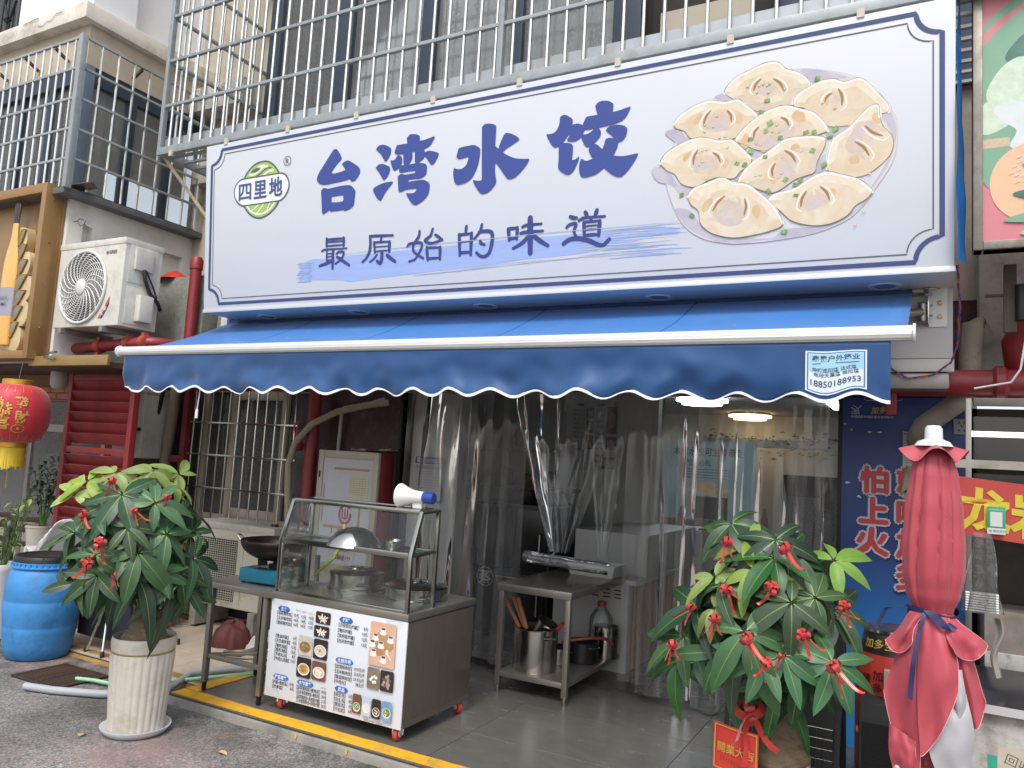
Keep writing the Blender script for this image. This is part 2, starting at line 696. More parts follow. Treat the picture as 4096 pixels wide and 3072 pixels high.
off(MB().box(-5.2, -4.12, 5.65, 5.85, 0, 2.27)).build('wall', WALL_M, bld, bevel=.004, label='maroon wall patch beside the shop opening')
off(MB().box(-7.3, -6.72, 5.65, 5.85, 0, 2.9).box(-6.72, -5.2, 5.65, 5.85, 0, .92).box(-6.72, -5.2, 5.65, 5.85, 2.3, 2.9)).build('wall', WALL_D, bld)
off(MB().box(-5.2, 3.2, 5.655, 5.85, 2.27, 2.9)).build('lintel', WALL_M, bld)
off(MB().box(-.48, .3, 5.65, 5.9, 0, 2.26)).build('pier', WALL_W, bld)
off(MB().box(-7.3, 3.2, 5.65, 5.9, 2.9, 4.35).box(-7.3, -6.22, 5.65, 5.9, 4.35, 8.6).box(-6.22, 3.2, 5.65, 5.9, 7.3, 8.6)).build('wall', WALL_B, bld)
off(MB().box(-7.15, -6.3, 5.40, 5.66, 5.28, 5.55)).build('ledge', M('stained_ledge', '#b8b5ad', .9, var=.2, scale=6, dirt='#3c3a34', damt=.95, dscale=5), bld, bevel=.01)
off(MB().box(-7.1, -6.25, 5.50, 5.66, 4.5, 4.75)).build('ledge', WALL_B, bld, bevel=.01)
off(MB().box(.3, 3.2, 5.5, 5.9, 2.30, 3.35)).build('beam', M('peeling_beam', '#a8a39c', .9, var=.12, scale=3, dirt='#6a645c', damt=.8, dscale=2.5, bump=.4, bscale=9), bld, bevel=.02)
# windows of the flat above the sign
fx = [(-6.215, -6.05), (-5.25, -5.06), (-4.21, -4.05), (-3.23, -3.12), (-2.27, -2.03), (-.95, -.83), (.2, .32), (1.5, 1.62), (3.0, 3.2)]


def curtain_mat():
    m = M('floral_curtain', '#a9afa8', .9, var=.12, scale=12)
    N, Lk = m.node_tree.nodes, m.node_tree.links
    b = N['Principled BSDF']
    old = b.inputs['Base Color'].links[0].from_socket
    tc = N.new('ShaderNodeTexCoord')
    mp = N.new('ShaderNodeMapping')
    mp.inputs['Scale'].default_value = (4.2, 0.0, 3.4)
    Lk.new(tc.outputs['Object'], mp.inputs[0])
    v = N.new('ShaderNodeTexVoronoi')
    v.inputs['Scale'].default_value = 1.0
    v.inputs['Randomness'].default_value = .35
    Lk.new(mp.outputs[0], v.inputs['Vector'])
    w = N.new('ShaderNodeTexVoronoi')
    w.inputs['Scale'].default_value = 8.0
    Lk.new(mp.outputs[0], w.inputs['Vector'])
    md = N.new('ShaderNodeMath')
    md.operation = 'MULTIPLY'
    r1 = N.new('ShaderNodeValToRGB')
    r1.color_ramp.elements[0].position, r1.color_ramp.elements[1].position = .22, .36
    r1.color_ramp.elements[0].color, r1.color_ramp.elements[1].color = (1, 1, 1, 1), (.12, .12, .12, 1)
    Lk.new(v.outputs['Distance'], r1.inputs['Fac'])
    r2_ = N.new('ShaderNodeValToRGB')
    r2_.color_ramp.elements[0].position, r2_.color_ramp.elements[1].position = .25, .4
    r2_.color_ramp.elements[0].color, r2_.color_ramp.elements[1].color = (0, 0, 0, 1), (1, 1, 1, 1)
    Lk.new(w.outputs['Distance'], r2_.inputs['Fac'])
    Lk.new(r1.outputs[0], md.inputs[0])
    Lk.new(r2_.outputs[0], md.inputs[1])
    mx = N.new('ShaderNodeMix')
    mx.data_type = 'RGBA'
    Lk.new(md.outputs[0], mx.inputs[0])
    Lk.new(old, mx.inputs[6])
    mx.inputs[7].default_value = (.14, .15, .145, 1)
    Lk.new(mx.outputs[2], b.inputs['Base Color'])
    return m


CURT = curtain_mat()
for i in range(len(fx)-1):
    a, b_ = fx[i][1], fx[i+1][0]
    w = off(MB().box(fx[i][0], a, 5.60, 5.70, 4.35, 7.3)).build('window_frame', ALU, bld, bevel=.004)
    off(MB().box(a, b_, 5.62, 5.69, 4.35, 4.45).box(a, b_, 5.62, 5.69, 7.2, 7.3)).build('rail', ALU, w)
    if i != 4:
        off(MB().box(a, b_, 5.650, 5.656, 4.45, 7.2)).build('pane', GLASS, bld)
        off(MB().grid(lambda u, v, a=a, b_=b_: (a+(b_-a)*u, 5.715+.018*math.sin(u*26+i)+.01*math.sin(u*61), 4.4+2.85*v), 60, 4)).build('window_curtain', CURT, bld, smooth=60)
    else:
        off(MB().box(a, b_, 5.89, 5.90, 4.45, 7.2)).build('pane', DARKINT, bld, label='dark open casement')
        off(MB().box(a+.1, b_-.25, 5.80, 5.84, 4.4, 5.45)).build('inner_sill', M('inner_sill_beige', '#b5ac9a', .8), bld)
off(MB().box(-6.2, 3.2, 5.905, 5.95, 4.3, 7.3)).build('back_panel', DARKINT, bld)

# interior shell of the shop
INTW = M('interior_wall', '#b9bab8', .6, var=.04, scale=2)
off(MB().box(-5.35, -5.2, 5.85, 12.6, 0, 2.64)).build('inner_wall', INTW, bld)
off(MB().box(-.30, -.15, 5.9, 12.6, 0, 2.64)).build('inner_wall', INTW, bld)
off(MB().box(-5.35, -.15, 12.6, 12.75, 0, 2.64)).build('inner_wall', INTW, bld)
off(MB().box(-5.2, -2.5, 8.0, 8.12, 0, 2.64)).build('inner_wall', INTW, bld)
off(MB().box(-5.35, -.15, 5.85, 12.75, 2.64, 2.75)).build('ceiling', M('ceiling_white', '#a9a9a7', .8, var=.03), bld)
off(MB().box(-4.12, -3.93, 5.80, 5.98, 0, 2.27)).build('pillar', M('pillar_white', '#d3d1ce', .55, var=.04), bld, bevel=.006)
off(MB().box(-3.93, -3.62, 5.82, 5.98, 0, 2.27)).build('pillar', M('pillar_grey', '#a5a4a1', .5, var=.05), bld)
off(MB().box(-4.145, -4.12, 5.62, 5.80, 0, 2.27)).build('door_frame', M('black_alu', '#1c1b1b', .4, .4), bld)
off(MB().box(-.505, -.478, 5.62, 5.80, 0, 2.27)).build('door_frame', MATS['black_alu'], bld)

# ================================================================ white bay building on the left
bay = thing('bay_building', 'white corner building with a projecting ledge, left of the dumpling shop', 'building', (-7.17, 4.25, 0))
def ob(mb):
    return mb.xf(Matrix.Translation((7.17, -4.25, 0)))


LEDGE = M('ledge_stone', '#d2ccc0', .85, var=.12, scale=4, dirt='#8a8070', damt=.7, dscale=2.5, bump=.2)
SOFF = M('bay_beige', '#bfb29d', .85, var=.08, scale=3, dirt='#8d7f6c', damt=.5)
# side wall with sunk panels: pieces round two recesses
ob(MB().box(-12, -7.25, 4.25, 5.65, 2.36, 3.95)).build('wall', WALL_W, bay)
sp = MB().box(-7.25, -7.17, 4.25, 4.40, 2.36, 3.95).box(-7.25, -7.17, 4.40, 4.50, 3.72, 3.95).box(-7.25, -7.17, 4.40, 4.50, 2.36, 3.1)
sp.box(-7.25, -7.17, 4.50, 4.74, 2.36, 3.95).box(-7.25, -7.17, 4.74, 5.55, 3.7, 3.95).box(-7.25, -7.17, 4.74, 5.55, 2.36, 2.9).box(-7.25, -7.17, 5.55, 5.65, 2.36, 3.95)
ob(sp).build('wall', WALL_W, bay)
ob(MB().box(-12, -7.02, 4.10, 4.25, 3.93, 3.99).box(-7.17, -7.02, 4.25, 5.65, 3.93, 3.99)).build('sill', M('grey_sill', '#5d5f61', .7, var=.15), bay, bevel=.004)
ob(MB().box(-12, -7.17, 4.25, 4.4, 5.29, 5.70).box(-7.3, -7.17, 4.4, 5.65, 5.29, 5.70)).build('band', SOFF, bay)
ob(MB().prism([(-12, 4.14), (-7.09, 4.14), (-7.09, 5.65), (-12, 5.65)], (0, 0, 5.69), (1, 0, 0), (0, 1, 0), (0, 0, .165))).build('ledge', LEDGE, bay, bevel=.008)
ob(MB().box(-8.47, -7.19, 4.26, 4.72, 5.85, 9).box(-12, -9.6, 4.26, 4.72, 5.85, 9).box(-9.6, -8.47, 4.26, 4.72, 7.3, 9)).build('wall', M('bright_wall', '#dcdde0', .7, var=.03), bay)
ob(MB().box(-12, -7.30, 4.72, 5.65, 5.85, 9)).build('wall', MATS['bright_wall'], bay)
ob(MB().box(-9.6, -8.47, 4.5, 4.56, 5.87, 7.3)).build('pane', GLASS_D, bay)
wi = MB()
for k in range(10):
    x = -9.55+.11*k
    wi.tube([(x, 4.3, 5.87), (x, 4.3, 7.2)], .008, 6)
for sgn in (-1, 1):
    wi.tube([(-8.72+sgn*.01, 4.28, 5.9), (-8.72+sgn*.02, 4.28, 6.1), (-8.72+sgn*.10, 4.28, 6.3), (-8.72+sgn*.03, 4.28, 6.6)], .012, 6)
wi.tube([(-8.75, 4.27, 6.1), (-8.69, 4.27, 6.1)], .03, 8)
ob(wi).build('window_grille', CAST, bay)
# bay windows
ob(MB().box(-7.27, -7.17, 4.25, 4.35, 3.99, 5.29)).build('corner_post', M('blue_grey_post', '#6f7c8b', .5, .2, var=.06), bay, bevel=.006)
ob(MB().box(-12, -7.27, 4.26, 4.34, 5.12, 5.29).box(-7.26, -7.18, 4.35, 5.65, 5.12, 5.29).box(-12, -7.27, 4.26, 4.34, 3.99, 4.05).box(-7.26, -7.18, 4.35, 5.65, 3.99, 4.05)).build('window_rail', ALU, bay)
for yy in (4.74, 5.22):
    ob(MB().box(-7.26, -7.18, yy, yy+.09, 4.05, 5.12)).build('mullion', ALU, bay, bevel=.004)
for y0, y1 in ((4.35, 4.74), (4.83, 5.22), (5.31, 5.65)):
    ob(MB().box(-7.225, -7.219, y0, y1, 4.05, 5.12)).build('pane', GLASS, bay)
for x in (-7.75, -8.25, -8.75, -9.3, -9.9):
    ob(MB().box(x, x+.07, 4.26, 4.34, 4.05, 5.12)).build('mullion', ALU, bay, bevel=.004)
for x0, x1 in ((-7.68, -7.27), (-8.18, -7.75), (-8.68, -8.25), (-9.23, -8.75), (-9.83, -9.3)):
    ob(MB().box(x0, x1, 4.30, 4.306, 4.05, 5.12)).build('pane', GLASS, bay)
ob(MB().box(-7.62, -7.50, 4.36, 4.38, 4.05, 5.12)).build('blind', WHITEPL, bay)
ob(MB().grid(lambda u, v: (-8.68+.95*u, 4.45+.02*math.sin(u*40), 4.05+1.07*v), 40, 2)).build('window_curtain', M('faded_green_print', '#8c9a88', .9, var=.3, scale=10), bay, smooth=60)
ob(MB().box(-11.9, -7.35, 4.62, 4.7, 3.99, 5.3)).build('back_panel', M('bay_room', '#8d8579', .9, var=.1), bay)
ob(MB().box(-7.42, -7.37, 4.4, 5.6, 4.4, 5.3)).build('back_panel', M('bay_room_light', '#a69e92', .9), bay)
# cracks in the render
cr = Gfx((0, 0, 0), (0, 1, 0), (0, 0, 1), lift=.003)
cr.O = Vector((0, 0, 0))
for pts in ([(0, -.38), (.04, -.36), (.07, -.40), (.11, -.37), (.12, -.33)], [(.04, -.36), (.06, -.33), (.1, -.33)], [(.11, -.37), (.16, -.39)]):
    cr.stroke([(p[0]+.05, p[1]+3.95+.15) for p in pts], .006, 0)
cr.build('crack', [M('crack_dark', '#4b4842', .9)], bay)
cr = Gfx((0, -.115, 0), (1, 0, 0), (0, 0, 1), lift=.003)
for pts in ([(-.7, 5.76), (-.62, 5.74), (-.55, 5.77), (-.48, 5.765), (-.40, 5.82), (-.3, 5.82)], [(-.95, 5.83), (-.85, 5.84), (-.7, 5.845)]):
    cr.stroke(pts, .007, 0)
cr.build('crack', [MATS['crack_dark']], bay)

# ground floor of the bay: restaurant front
ob(MB().box(-12, -7.28, 4.95, 5.05, 2.05, 2.4)).build('lintel', M('wood_trim', '#8a6748', .7, var=.2, scale=10, stretch=(1, 1, 8)), bay)
BRK = M('orange_brick', '#a06a4a', .8, var=.2, scale=9)
bk = MB().box(-.118, .118, -.03, .03, -.028, .028).mesh('brick', BRK, bevel=.004)
for r_ in range(2):
    for k in range(9):
        link('brick', bk, bay, (-7.45+7.17-.245*k-.12*r_, .66, 2.10+.062*r_))
ob(MB().box(-12, -7.28, 4.99, 5.0, .75, 2.05)).build('pane', GLASS, bay)
ob(MB().box(-12, -7.28, 4.97, 5.03, 1.72, 1.80)).build('window_frame', STEEL_D, bay)
for x in (-7.35, -8.6, -9.9):
    ob(MB().box(x, x+.06, 4.96, 5.04, .0, 2.05)).build('window_frame', STEEL_D, bay)
ob(MB().box(-12, -7.28, 4.97, 5.05, 0, .75)).build('wall', M('pale_plinth', '#8f867b', .8, var=.1, dirt='#4d463e', damt=.6), bay)
ob(MB().box(-12, -7.28, 6.8, 6.9, 0, 2.4)).build('back_panel', M('restaurant_room', '#3b3530', .9, var=.3, scale=3), bay)
ob(MB().box(-12, -7.30, 4.3, 6.8, 2.33, 2.36)).build('soffit', M('brown_soffit', '#4b352b', .6, var=.12, scale=4), bay)
ob(MB().box(-7.30, -6.18, 4.15, 4.75, 2.30, 2.345)).build('soffit', MATS['brown_soffit'], bay)
ob(MB().box(-7.30, -6.15, 4.12, 4.15, 2.31, 2.40)).build('fascia_strip', M('bronze_strip', '#94784d', .45, .3, var=.1), bay, bevel=.004)

# ================================================================ security cages
def bars(parent, mesh, pts):
    for p in pts:
        link('bar', mesh, parent, p)


cage = thing('window_cage', 'deep stainless steel security cage over the flat windows above the dumpling sign', 'window cage', (-6.28, 4.5, 4.36))
H_ = 3.2
bar_me = MB().cyl((0, 0, 0), (0, 0, H_), .0125, 10).mesh('bar', STEEL_BAR, smooth=40)
bars(cage, bar_me, [(.115+.138*k, 0, 0) for k in range(56)])
bars(cage, bar_me, [(0, .14+.14*k, 0) for k in range(7)])
for z in (.44, .885, 1.33, 1.78, 2.2):
    MB().box(.02, 8.0, -.016, .016, z-.014, z+.014).build('rail', GREY_PAINT, cage, bevel=.003)
    MB().box(-.016, .016, .02, 1.15, z-.014, z+.014).build('rail', GREY_PAINT, cage, bevel=.003)
for x in (0, 3.61, 7.4):
    MB().box(x-.022, x+.022, -.024, .024, 0, H_).build('post', GREY_PAINT, cage, bevel=.004)
MB().box(-.02, 8.0, -.026, .026, -.035, .035).build('bottom_rail', GREY_PAINT, cage, bevel=.004)
MB().box(-.024, .024, .026, 1.15, -.035, .035).build('bottom_rail', GREY_PAINT, cage, bevel=.004)
MB().box(.03, 8.0, .018, .022, .035, .13).build('kick_plate', M('galvanised', '#9aa0a4', .45, .5, var=.12, scale=5, dirt='#8b8274', damt=.5), cage)
for k in range(8):
    MB().box(.03, 8.0, .10+.14*k, .13+.14*k, -.02, .0).build('floor_slat', GREY_PAINT, cage)
for k in range(11):
    MB().box(.18+.72*k, .22+.72*k, -.045, -.026, -.075, -.02).build('clip', M('clip_beige', '#b9b2a2', .6), cage)
bc = thing('window_cage', 'grey steel security cage wrapped round the corner windows of the white building', 'window cage', (-7.0, 4.1, 3.99))
bm1 = MB().cyl((0, 0, 0), (0, 0, 1.46), .011, 8).mesh('bar', STEEL_BAR, smooth=40)
bars(bc, bm1, [(-.115-.128*k, 0, 0) for k in range(26)])
bars(bc, bm1, [(0, .19+.175*k, 0) for k in range(8)])
for z in (.27, .56, .857, 1.153, 1.455):
    MB().box(-4, -.03, -.012, .012, z-.012, z+.012).build('rail', GREY_PAINT, bc, bevel=.003)
    MB().box(-.012, .012, .03, 1.54, z-.012, z+.012).build('rail', GREY_PAINT, bc, bevel=.003)
MB().box(-.035, .025, -.03, .03, -.02, 1.475).build('post', GREY_PAINT, bc, bevel=.005)
for p in ((-.45, 0), (-.95, 0), (-1.5, 0), (0, .62)):
    MB().bar((p[0], p[1], 1.43), (p[0]+(-.14 if p[1] else 0), p[1]+(0 if p[1] else .14), 1.36), .025, .025).build('wall_bracket', M('rusty', '#5a4a3c', .8, var=.3), bc)
tag(MB().bar((-6.27, 4.55, 4.32), (-5.62, 5.0, 3.35), .04, .03).build('steel_brace', M('brace_tan', '#a8977c', .6, .2, var=.15, dirt='#5d4c38', damt=.7, dscale=9), bevel=.003),
    'thin tan diagonal brace under the corner of the big window cage', 'brace')

# ================================================================ shopfront sign
SIGN_O, SIGN_UP = Vector((-5.6, 4.6, 2.85)), Vector((0, -.14, 1.45)).normalized()
SH = 1.4567
sign = thing('shop_sign', 'long white shop sign with blue brush lettering and a plate of painted dumplings', 'sign', (-5.6, 4.6, 2.85))
SIGNW = M('sign_white', '#c4c8cf', .38, var=.012, scale=1.2)
SBOX = M('sign_box_white', '#c9cacb', .45, var=.03, scale=2)
W_ = 5.743
sb = MB()
sb.prism([(0, 0), (-.14, 1.45), (.32, 1.45), (.38, 0)], (0, 0, 0), (0, 1, 0), (0, 0, 1), (W_, 0, 0))
sb.build('sign_box', [SIGNW], sign, bevel=.004)
MB().box(.01, W_+.005, .0, .405, -.012, -.001).build('soffit', SBOX, sign)
MB().box(-.002, W_+.004, -.008, .012, -.016, .014).build('edge_trim', M('trim_alu', '#cfd0d0', .35, .4), sign, bevel=.002)
MB().box(.02, W_+.005, .402, .45, -.42, -.0125).build('fascia', M('fascia_white', '#b9b7b4', .5, var=.04, scale=2, dirt='#8f8a84', damt=.4, dscale=2), sign, bevel=.003)
MB().box(3.6, W_+.012, .385, .46, -.50, -.425).build('fascia_trim', M('fascia_trim_w', '#b5b2ae', .45, var=.05), sign, bevel=.006)
MB().box(4.9, W_-.01, .40, .56, -.60, -.502).build('roller_cover', M('roller_grey', '#85807a', .4, .5, var=.1), sign, bevel=.02)
for x in (.50, 1.52, 2.72, 4.05, 5.40):
    l = MB().lathe([(.0, -.014), (.062, -.014), (.082, -.020), (.092, -.014), (.092, -.0125)], (x, .27, 0), 28).build('downlight', M('downlight_ring', '#d9dada', .3), sign, smooth=40)
    MB().lathe([(0, -.0155), (.058, -.0155)], (x, .27, 0), 20, cap=False).build('lens', M('downlight_lens', '#9aa6b8', .2), l)

# ---- outlines of the printed sign, millimetres on the sign face
GLYPHS= [['1477,1231 1493,1226 1524,1189 1543,1152 1537,1137 1493,1105 1448,1058 1445,1047 1451,1039* 1476,1037 1532,1041 1584,1051* 1572,1071 1547,1100* 1567,1115 1601,1123 1626,1116 1704,1067 1726,1041 1730,1019 1723,999 1688,961 1654,951 1636,962 1629,974* 1570,966 1432,959 1380,958 1323,970 1291,1001 1293,1027 1311,1061 1358,1115 1458,1227'], ['1336,915* 1357,932 1385,930 1407,922* 1525,930 1621,927 1653,914 1683,878 1687,865 1674,771 1661,753 1621,734 1585,726* 1568,737* 1502,735 1439,736* 1425,748* 1371,725 1359,724 1350,735 1347,773 1340,865', '1447,854* 1554,855 1568,850* 1566,807* 1509,804 1447,810*'], ['1882,1171* 1905,1194 1940,1199 1979,1189 2020,1165 2027,1153 2021,1117 1999,1083 1974,1067 1958,1085 1930,1126'], ['1882,1028* 1908,1049 1940,1052 1977,1040 2014,1019 2019,1003 2011,971 1988,941 1963,925 1948,938 1923,978'], ['2050,898* 2044,903 2003,906 1948,901 1879,881 1863,870 1862,854 1880,820 1909,783 1930,771 1941,776 1981,831'], ['2098,1098 2121,1085 2131,1066 2131,1044 2120,1020 2107,1003 2082,990 2061,985 2049,994 2032,1031 2023,1062 2027,1069* 2049,1065 2067,1072 2085,1092'], ['2172,1218* 2198,1238 2220,1239 2255,1233 2286,1218 2290,1207 2288,1179* 2339,1181 2421,1195* 2422,1187 2399,1148 2378,1129 2353,1118 2325,1112* 2336,1099 2338,1086* 2370,1093 2405,1086 2452,1069 2460,1055 2448,1030 2419,992 2400,987 2387,994 2358,1035 2332,1060* 2324,1040 2302,1028 2273,1016* 2303,1012 2342,1000 2358,980 2356,946 2350,922 2339,912 2301,899 2272,898 2255,901* 2190,899* 2189,883* 2253,885 2325,884 2362,867 2383,846 2384,818 2372,772 2334,734 2282,707 2259,703 2234,712 2207,742 2180,783 2172,798 2178,801* 2215,795 2246,797 2263,810 2266,820 2258,827* 2215,828 2166,827 2122,816 2106,820 2101,828 2096,887 2092,935* 2110,948 2130,951 2168,941* 2252,944* 2252,957 2243,963* 2177,963 2119,962 2106,970 2104,985 2105,1003* 2120,1020* 2136,1016 2151,1016* 2144,1031 2142,1101* 2085,1105 2067,1113 2060,1125 2072,1158 2083,1176 2097,1176 2177,1175*', '2216,1104* 2247,1108* 2248,1026* 2259,1016* 2178,1015* 2202,1027 2219,1047 2225,1067 2224,1093'], ['2759,1081 2777,1074 2808,1053 2813,1043 2811,1003 2799,944 2772,881 2738,840 2692,818 2636,811 2612,819 2598,841 2589,890 2591,927 2597,937* 2618,927 2650,922 2678,930 2701,950 2714,982 2718,999* 2710,1003 2677,999 2639,995* 2623,1003 2616,1016 2624,1052 2632,1071 2642,1078 2715,1082'], ['2825,1199* 2848,1216 2882,1216 2917,1206 2940,1192 2942,1183 2939,1118 2936,1049* 2962,1025* 2975,1063 3004,1115 3019,1127 3034,1127 3071,1113 3112,1087 3125,1071 3120,1062 3076,1042 3021,1017 2995,996* 3044,965 3096,941 3147,930 3203,923* 3206,917 3184,884 3148,847 3105,813 3072,801 3048,801 3035,807 3005,845 2967,899 2937,932* 2937,870 2944,823 2947,800 2942,780 2905,742 2871,724 2841,721 2817,730 2794,758 2766,801 2757,826 2762,829* 2797,820 2820,819 2830,827* 2827,1017'], ['3435,1174* 3454,1183 3467,1184 3484,1178 3518,1154 3528,1140 3526,1123 3524,1110* 3549,1110 3571,1109 3586,1103 3599,1093* 3608,1114 3622,1139 3633,1146 3705,1146* 3696,1178 3688,1207* 3704,1224 3729,1232 3758,1230 3787,1221 3815,1201* 3814,1176 3811,1147* 3854,1151 3931,1164* 3933,1158 3911,1117 3890,1092 3866,1079 3820,1069 3760,1063 3709,1060* 3725,1042 3731,1021 3722,998 3693,969 3665,949 3636,943 3619,954 3602,985 3589,1019* 3580,1009 3554,997 3524,995 3498,1002 3488,1011 3494,1022 3511,1036 3509,1041* 3494,1042* 3475,1017 3456,995* 3487,992 3517,981 3532,966 3531,930 3525,874* 3533,870 3552,874 3577,889* 3578,879 3567,850 3545,808 3523,784 3497,777 3475,784 3437,813 3425,832 3428,892 3427,977* 3412,974 3395,976 3377,992 3354,1028 3335,1067 3340,1073* 3368,1070 3395,1076 3418,1099 3430,1131', '3615,1061* 3641,1058 3680,1060* 3671,1047 3649,1035 3623,1029 3600,1035*'], ['3764,1031* 3775,1048 3803,1061 3838,1060 3877,1051 3901,1037 3911,1024 3909,997 3895,966 3874,949 3852,944* 3845,914 3833,889 3819,861* 3858,853 3900,849 3984,855* 3986,849 3973,823 3946,784 3912,745 3881,721 3856,717 3839,723 3803,745 3753,790* 3728,772 3696,755 3667,749 3624,743 3598,749 3585,769 3578,804 3580,838 3589,864 3598,872* 3615,857 3637,852 3675,860* 3662,882 3645,918 3648,934 3665,949 3693,955 3712,942 3741,915* 3753,940 3761,972 3775,980 3797,981 3823,973* 3804,996']]
STROKES= '24:1405,525 1404,461;20:1405,515 1576,513;26:1579,517 1578,454;15:1424,494 1563,491;15:1411,464 1573,462;17:1354,427 1384,437 1610,432;17:1407,432 1407,316;28:1472,430 1469,283;11:1412,403 1464,402;11:1413,377 1464,379;11:1414,351 1465,351;24:1335,310 1395,324 1479,340;20:1506,396 1533,408 1579,404 1575,376 1544,343 1498,317;28:1515,370 1562,342 1636,297;22:1836,507 2056,495;26:1838,507 1844,447 1834,385 1804,338 1769,313;22:1879,458 1887,374;20:1949,487 1941,460;18:1881,455 2027,450;28:2025,450 2024,374;11:1894,419 2015,416;13:1891,384 2020,385;31:1956,376 1953,321 1940,290 1910,310;18:1909,359 1875,326 1840,308;31:2003,348 2038,322 2081,294;24:2300,504 2293,465 2245,401 2254,353 2336,300;22:2191,399 2212,417 2318,415 2311,362 2263,299 2210,285;24:2417,511 2398,462 2350,430 2399,406 2462,414 2501,427;24:2441,465 2477,442 2501,420;26:2367,378 2377,284;20:2367,375 2487,369;26:2485,372 2484,283;20:2377,294 2484,293;26:2708,504 2702,462;26:2647,451 2655,297;22:2648,447 2751,448;28:2751,451 2746,296;13:2657,394 2741,394;24:2658,316 2746,316;24:2836,505 2822,458 2774,407;29:2815,452 2874,454 2918,437 2919,367 2898,298 2862,275 2825,281 2795,306;26:2823,390 2831,371 2857,359;28:3049,454 3058,374;24:3049,454 3120,454;26:3120,457 3117,376;24:3058,384 3118,385;22:3158,456 3187,466 3304,466;24:3146,414 3188,419 3315,416;46:3219,513 3222,273;29:3209,393 3161,347 3091,315;33:3244,390 3299,348 3354,313;29:3518,493 3545,482 3564,480;24:3493,423 3513,439 3555,444 3559,429 3546,394 3560,357 3553,348;33:3471,315 3507,337 3566,344 3644,325 3721,289 3759,286 3796,319;29:3626,513 3642,481;29:3709,519 3696,482;22:3581,460 3616,475 3763,472;22:3668,473 3665,449;26:3617,448 3621,351;20:3620,447 3729,446;28:3729,446 3723,348;13:3630,419 3719,419;13:3630,395 3717,395;24:3631,359 3723,357'
DUMPLINGS= [('4529,1149 4557,1198 4605,1235 4676,1258 4738,1279 4800,1285 4846,1270 4885,1227 4952,1194 4997,1155 5020,1115', '4998,1087 4946,1057 4916,1006 4856,988 4764,995 4686,1020 4630,1070 4574,1105', '4743,1193 4701,1128 4813,1180 4870,1106'), ('4924,1025 4946,1065 4998,1095 5071,1121 5143,1120 5200,1094 5270,1104 5318,1073 5374,998 5421,930 5425,892', '5395,882 5313,895 5257,846 5187,842 5101,859 5028,925 4984,979 4935,995', '5136,1040 5097,996 5168,1057 5186,961'), ('4220,1011 4250,1049 4335,1095 4435,1116 4533,1091 4606,1095 4654,1058 4725,981', '4710,943 4647,912 4616,868 4527,856 4387,876 4320,903 4285,950 4233,975', '4448,1051 4403,966 4546,1035 4571,965'), ('4596,846 4624,891 4687,947 4780,997 4879,1013 4954,984 5035,947 5087,892 5115,833', '5073,816 5029,807 4970,816 4896,787 4820,782 4774,760 4712,777 4648,814', '4734,907 4703,847 4857,944 4902,889'), ('5110,617 5117,709 5145,782 5216,826 5257,865 5326,931 5374,934 5381,876', '5395,814 5436,762 5449,708 5430,643 5369,584 5301,547 5217,549 5146,577', '5306,827 5395,757 5258,743 5328,657'), ('4136,775 4174,830 4269,877 4387,897 4503,860 4568,859 4616,819 4688,735', '4681,680 4634,661 4586,618 4505,636 4440,627 4357,595 4272,622 4228,687 4176,719', '4371,820 4343,731 4463,791 4508,727'), ('4614,594 4642,652 4704,709 4797,761 4880,813 4970,816 5044,809 5100,789', '5095,735 5059,662 5045,601 4994,584 4935,568 4860,521 4807,507 4714,546 4650,569', '4828,677 4814,606 4881,745 4942,670'), ('4788,465 4830,501 4935,520 5016,566 5103,594 5189,568 5273,535 5329,483 5346,458', '5316,416 5260,384 5219,334 5134,296 5033,294 4922,332 4861,394', '5002,493 4973,406 5075,512 5126,429'), ('4313,546 4348,588 4440,615 4521,634 4586,597 4666,576 4737,519 4823,429 4873,329', '4854,299 4763,275 4669,263 4573,263 4459,301 4392,366 4379,442 4332,489', '4539,517 4466,433 4655,488 4652,390')]
PLATESHADE= ['4230,466 4282,469 4341,438 4392,357 4509,281 4669,251 4824,242 4862,282 4974,288 5120,290 5226,334 5316,408 5302,387 5219,319 5084,262 4900,231 4747,232 4630,221 4509,239 4393,291 4300,357', '4076,731 4114,748 4167,720 4211,680 4254,616 4357,587 4323,545 4255,565 4203,622 4115,658', '4162,952 4190,973 4251,960 4294,915 4320,878 4252,862 4226,891', '4960,1205 5070,1184 5214,1119 5143,1120 5071,1121 5019,1123', '5428,899 5462,803 5456,700 5423,592 5356,487 5336,474 5396,573 5446,686 5436,777 5395,859 5388,883', '4680,793 4743,768 4774,748 4728,730 4688,744', '5102,835 5159,842 5216,830 5145,790 5109,780', '5059,654 5110,702 5118,616 5045,594', '4586,618 4642,660 4626,597', '4468,1131 4517,1143 4562,1107 4533,1099', '4768,507 4814,510 4792,473 4753,493']
PLATE= '4960,1213 5114,1172 5256,1111 5380,997 5455,864 5469,743 5443,604 5356,464 5316,401 5219,311 5048,250 4824,226 4630,225 4427,263 4283,368 4195,554 4167,711 4209,860 4335,1027 4500,1142 4739,1214'
SCALLION= '5056,1136 4779,1057 4745,994 4796,918 4773,877 4854,825 4996,834 5040,829 5152,832 5123,793 4687,841 4688,768 4770,723 4653,691 4609,705 5033,724 5096,634 4886,574 4968,560 4943,476 4943,539 4791,517 4272,554 4337,420 4881,272'
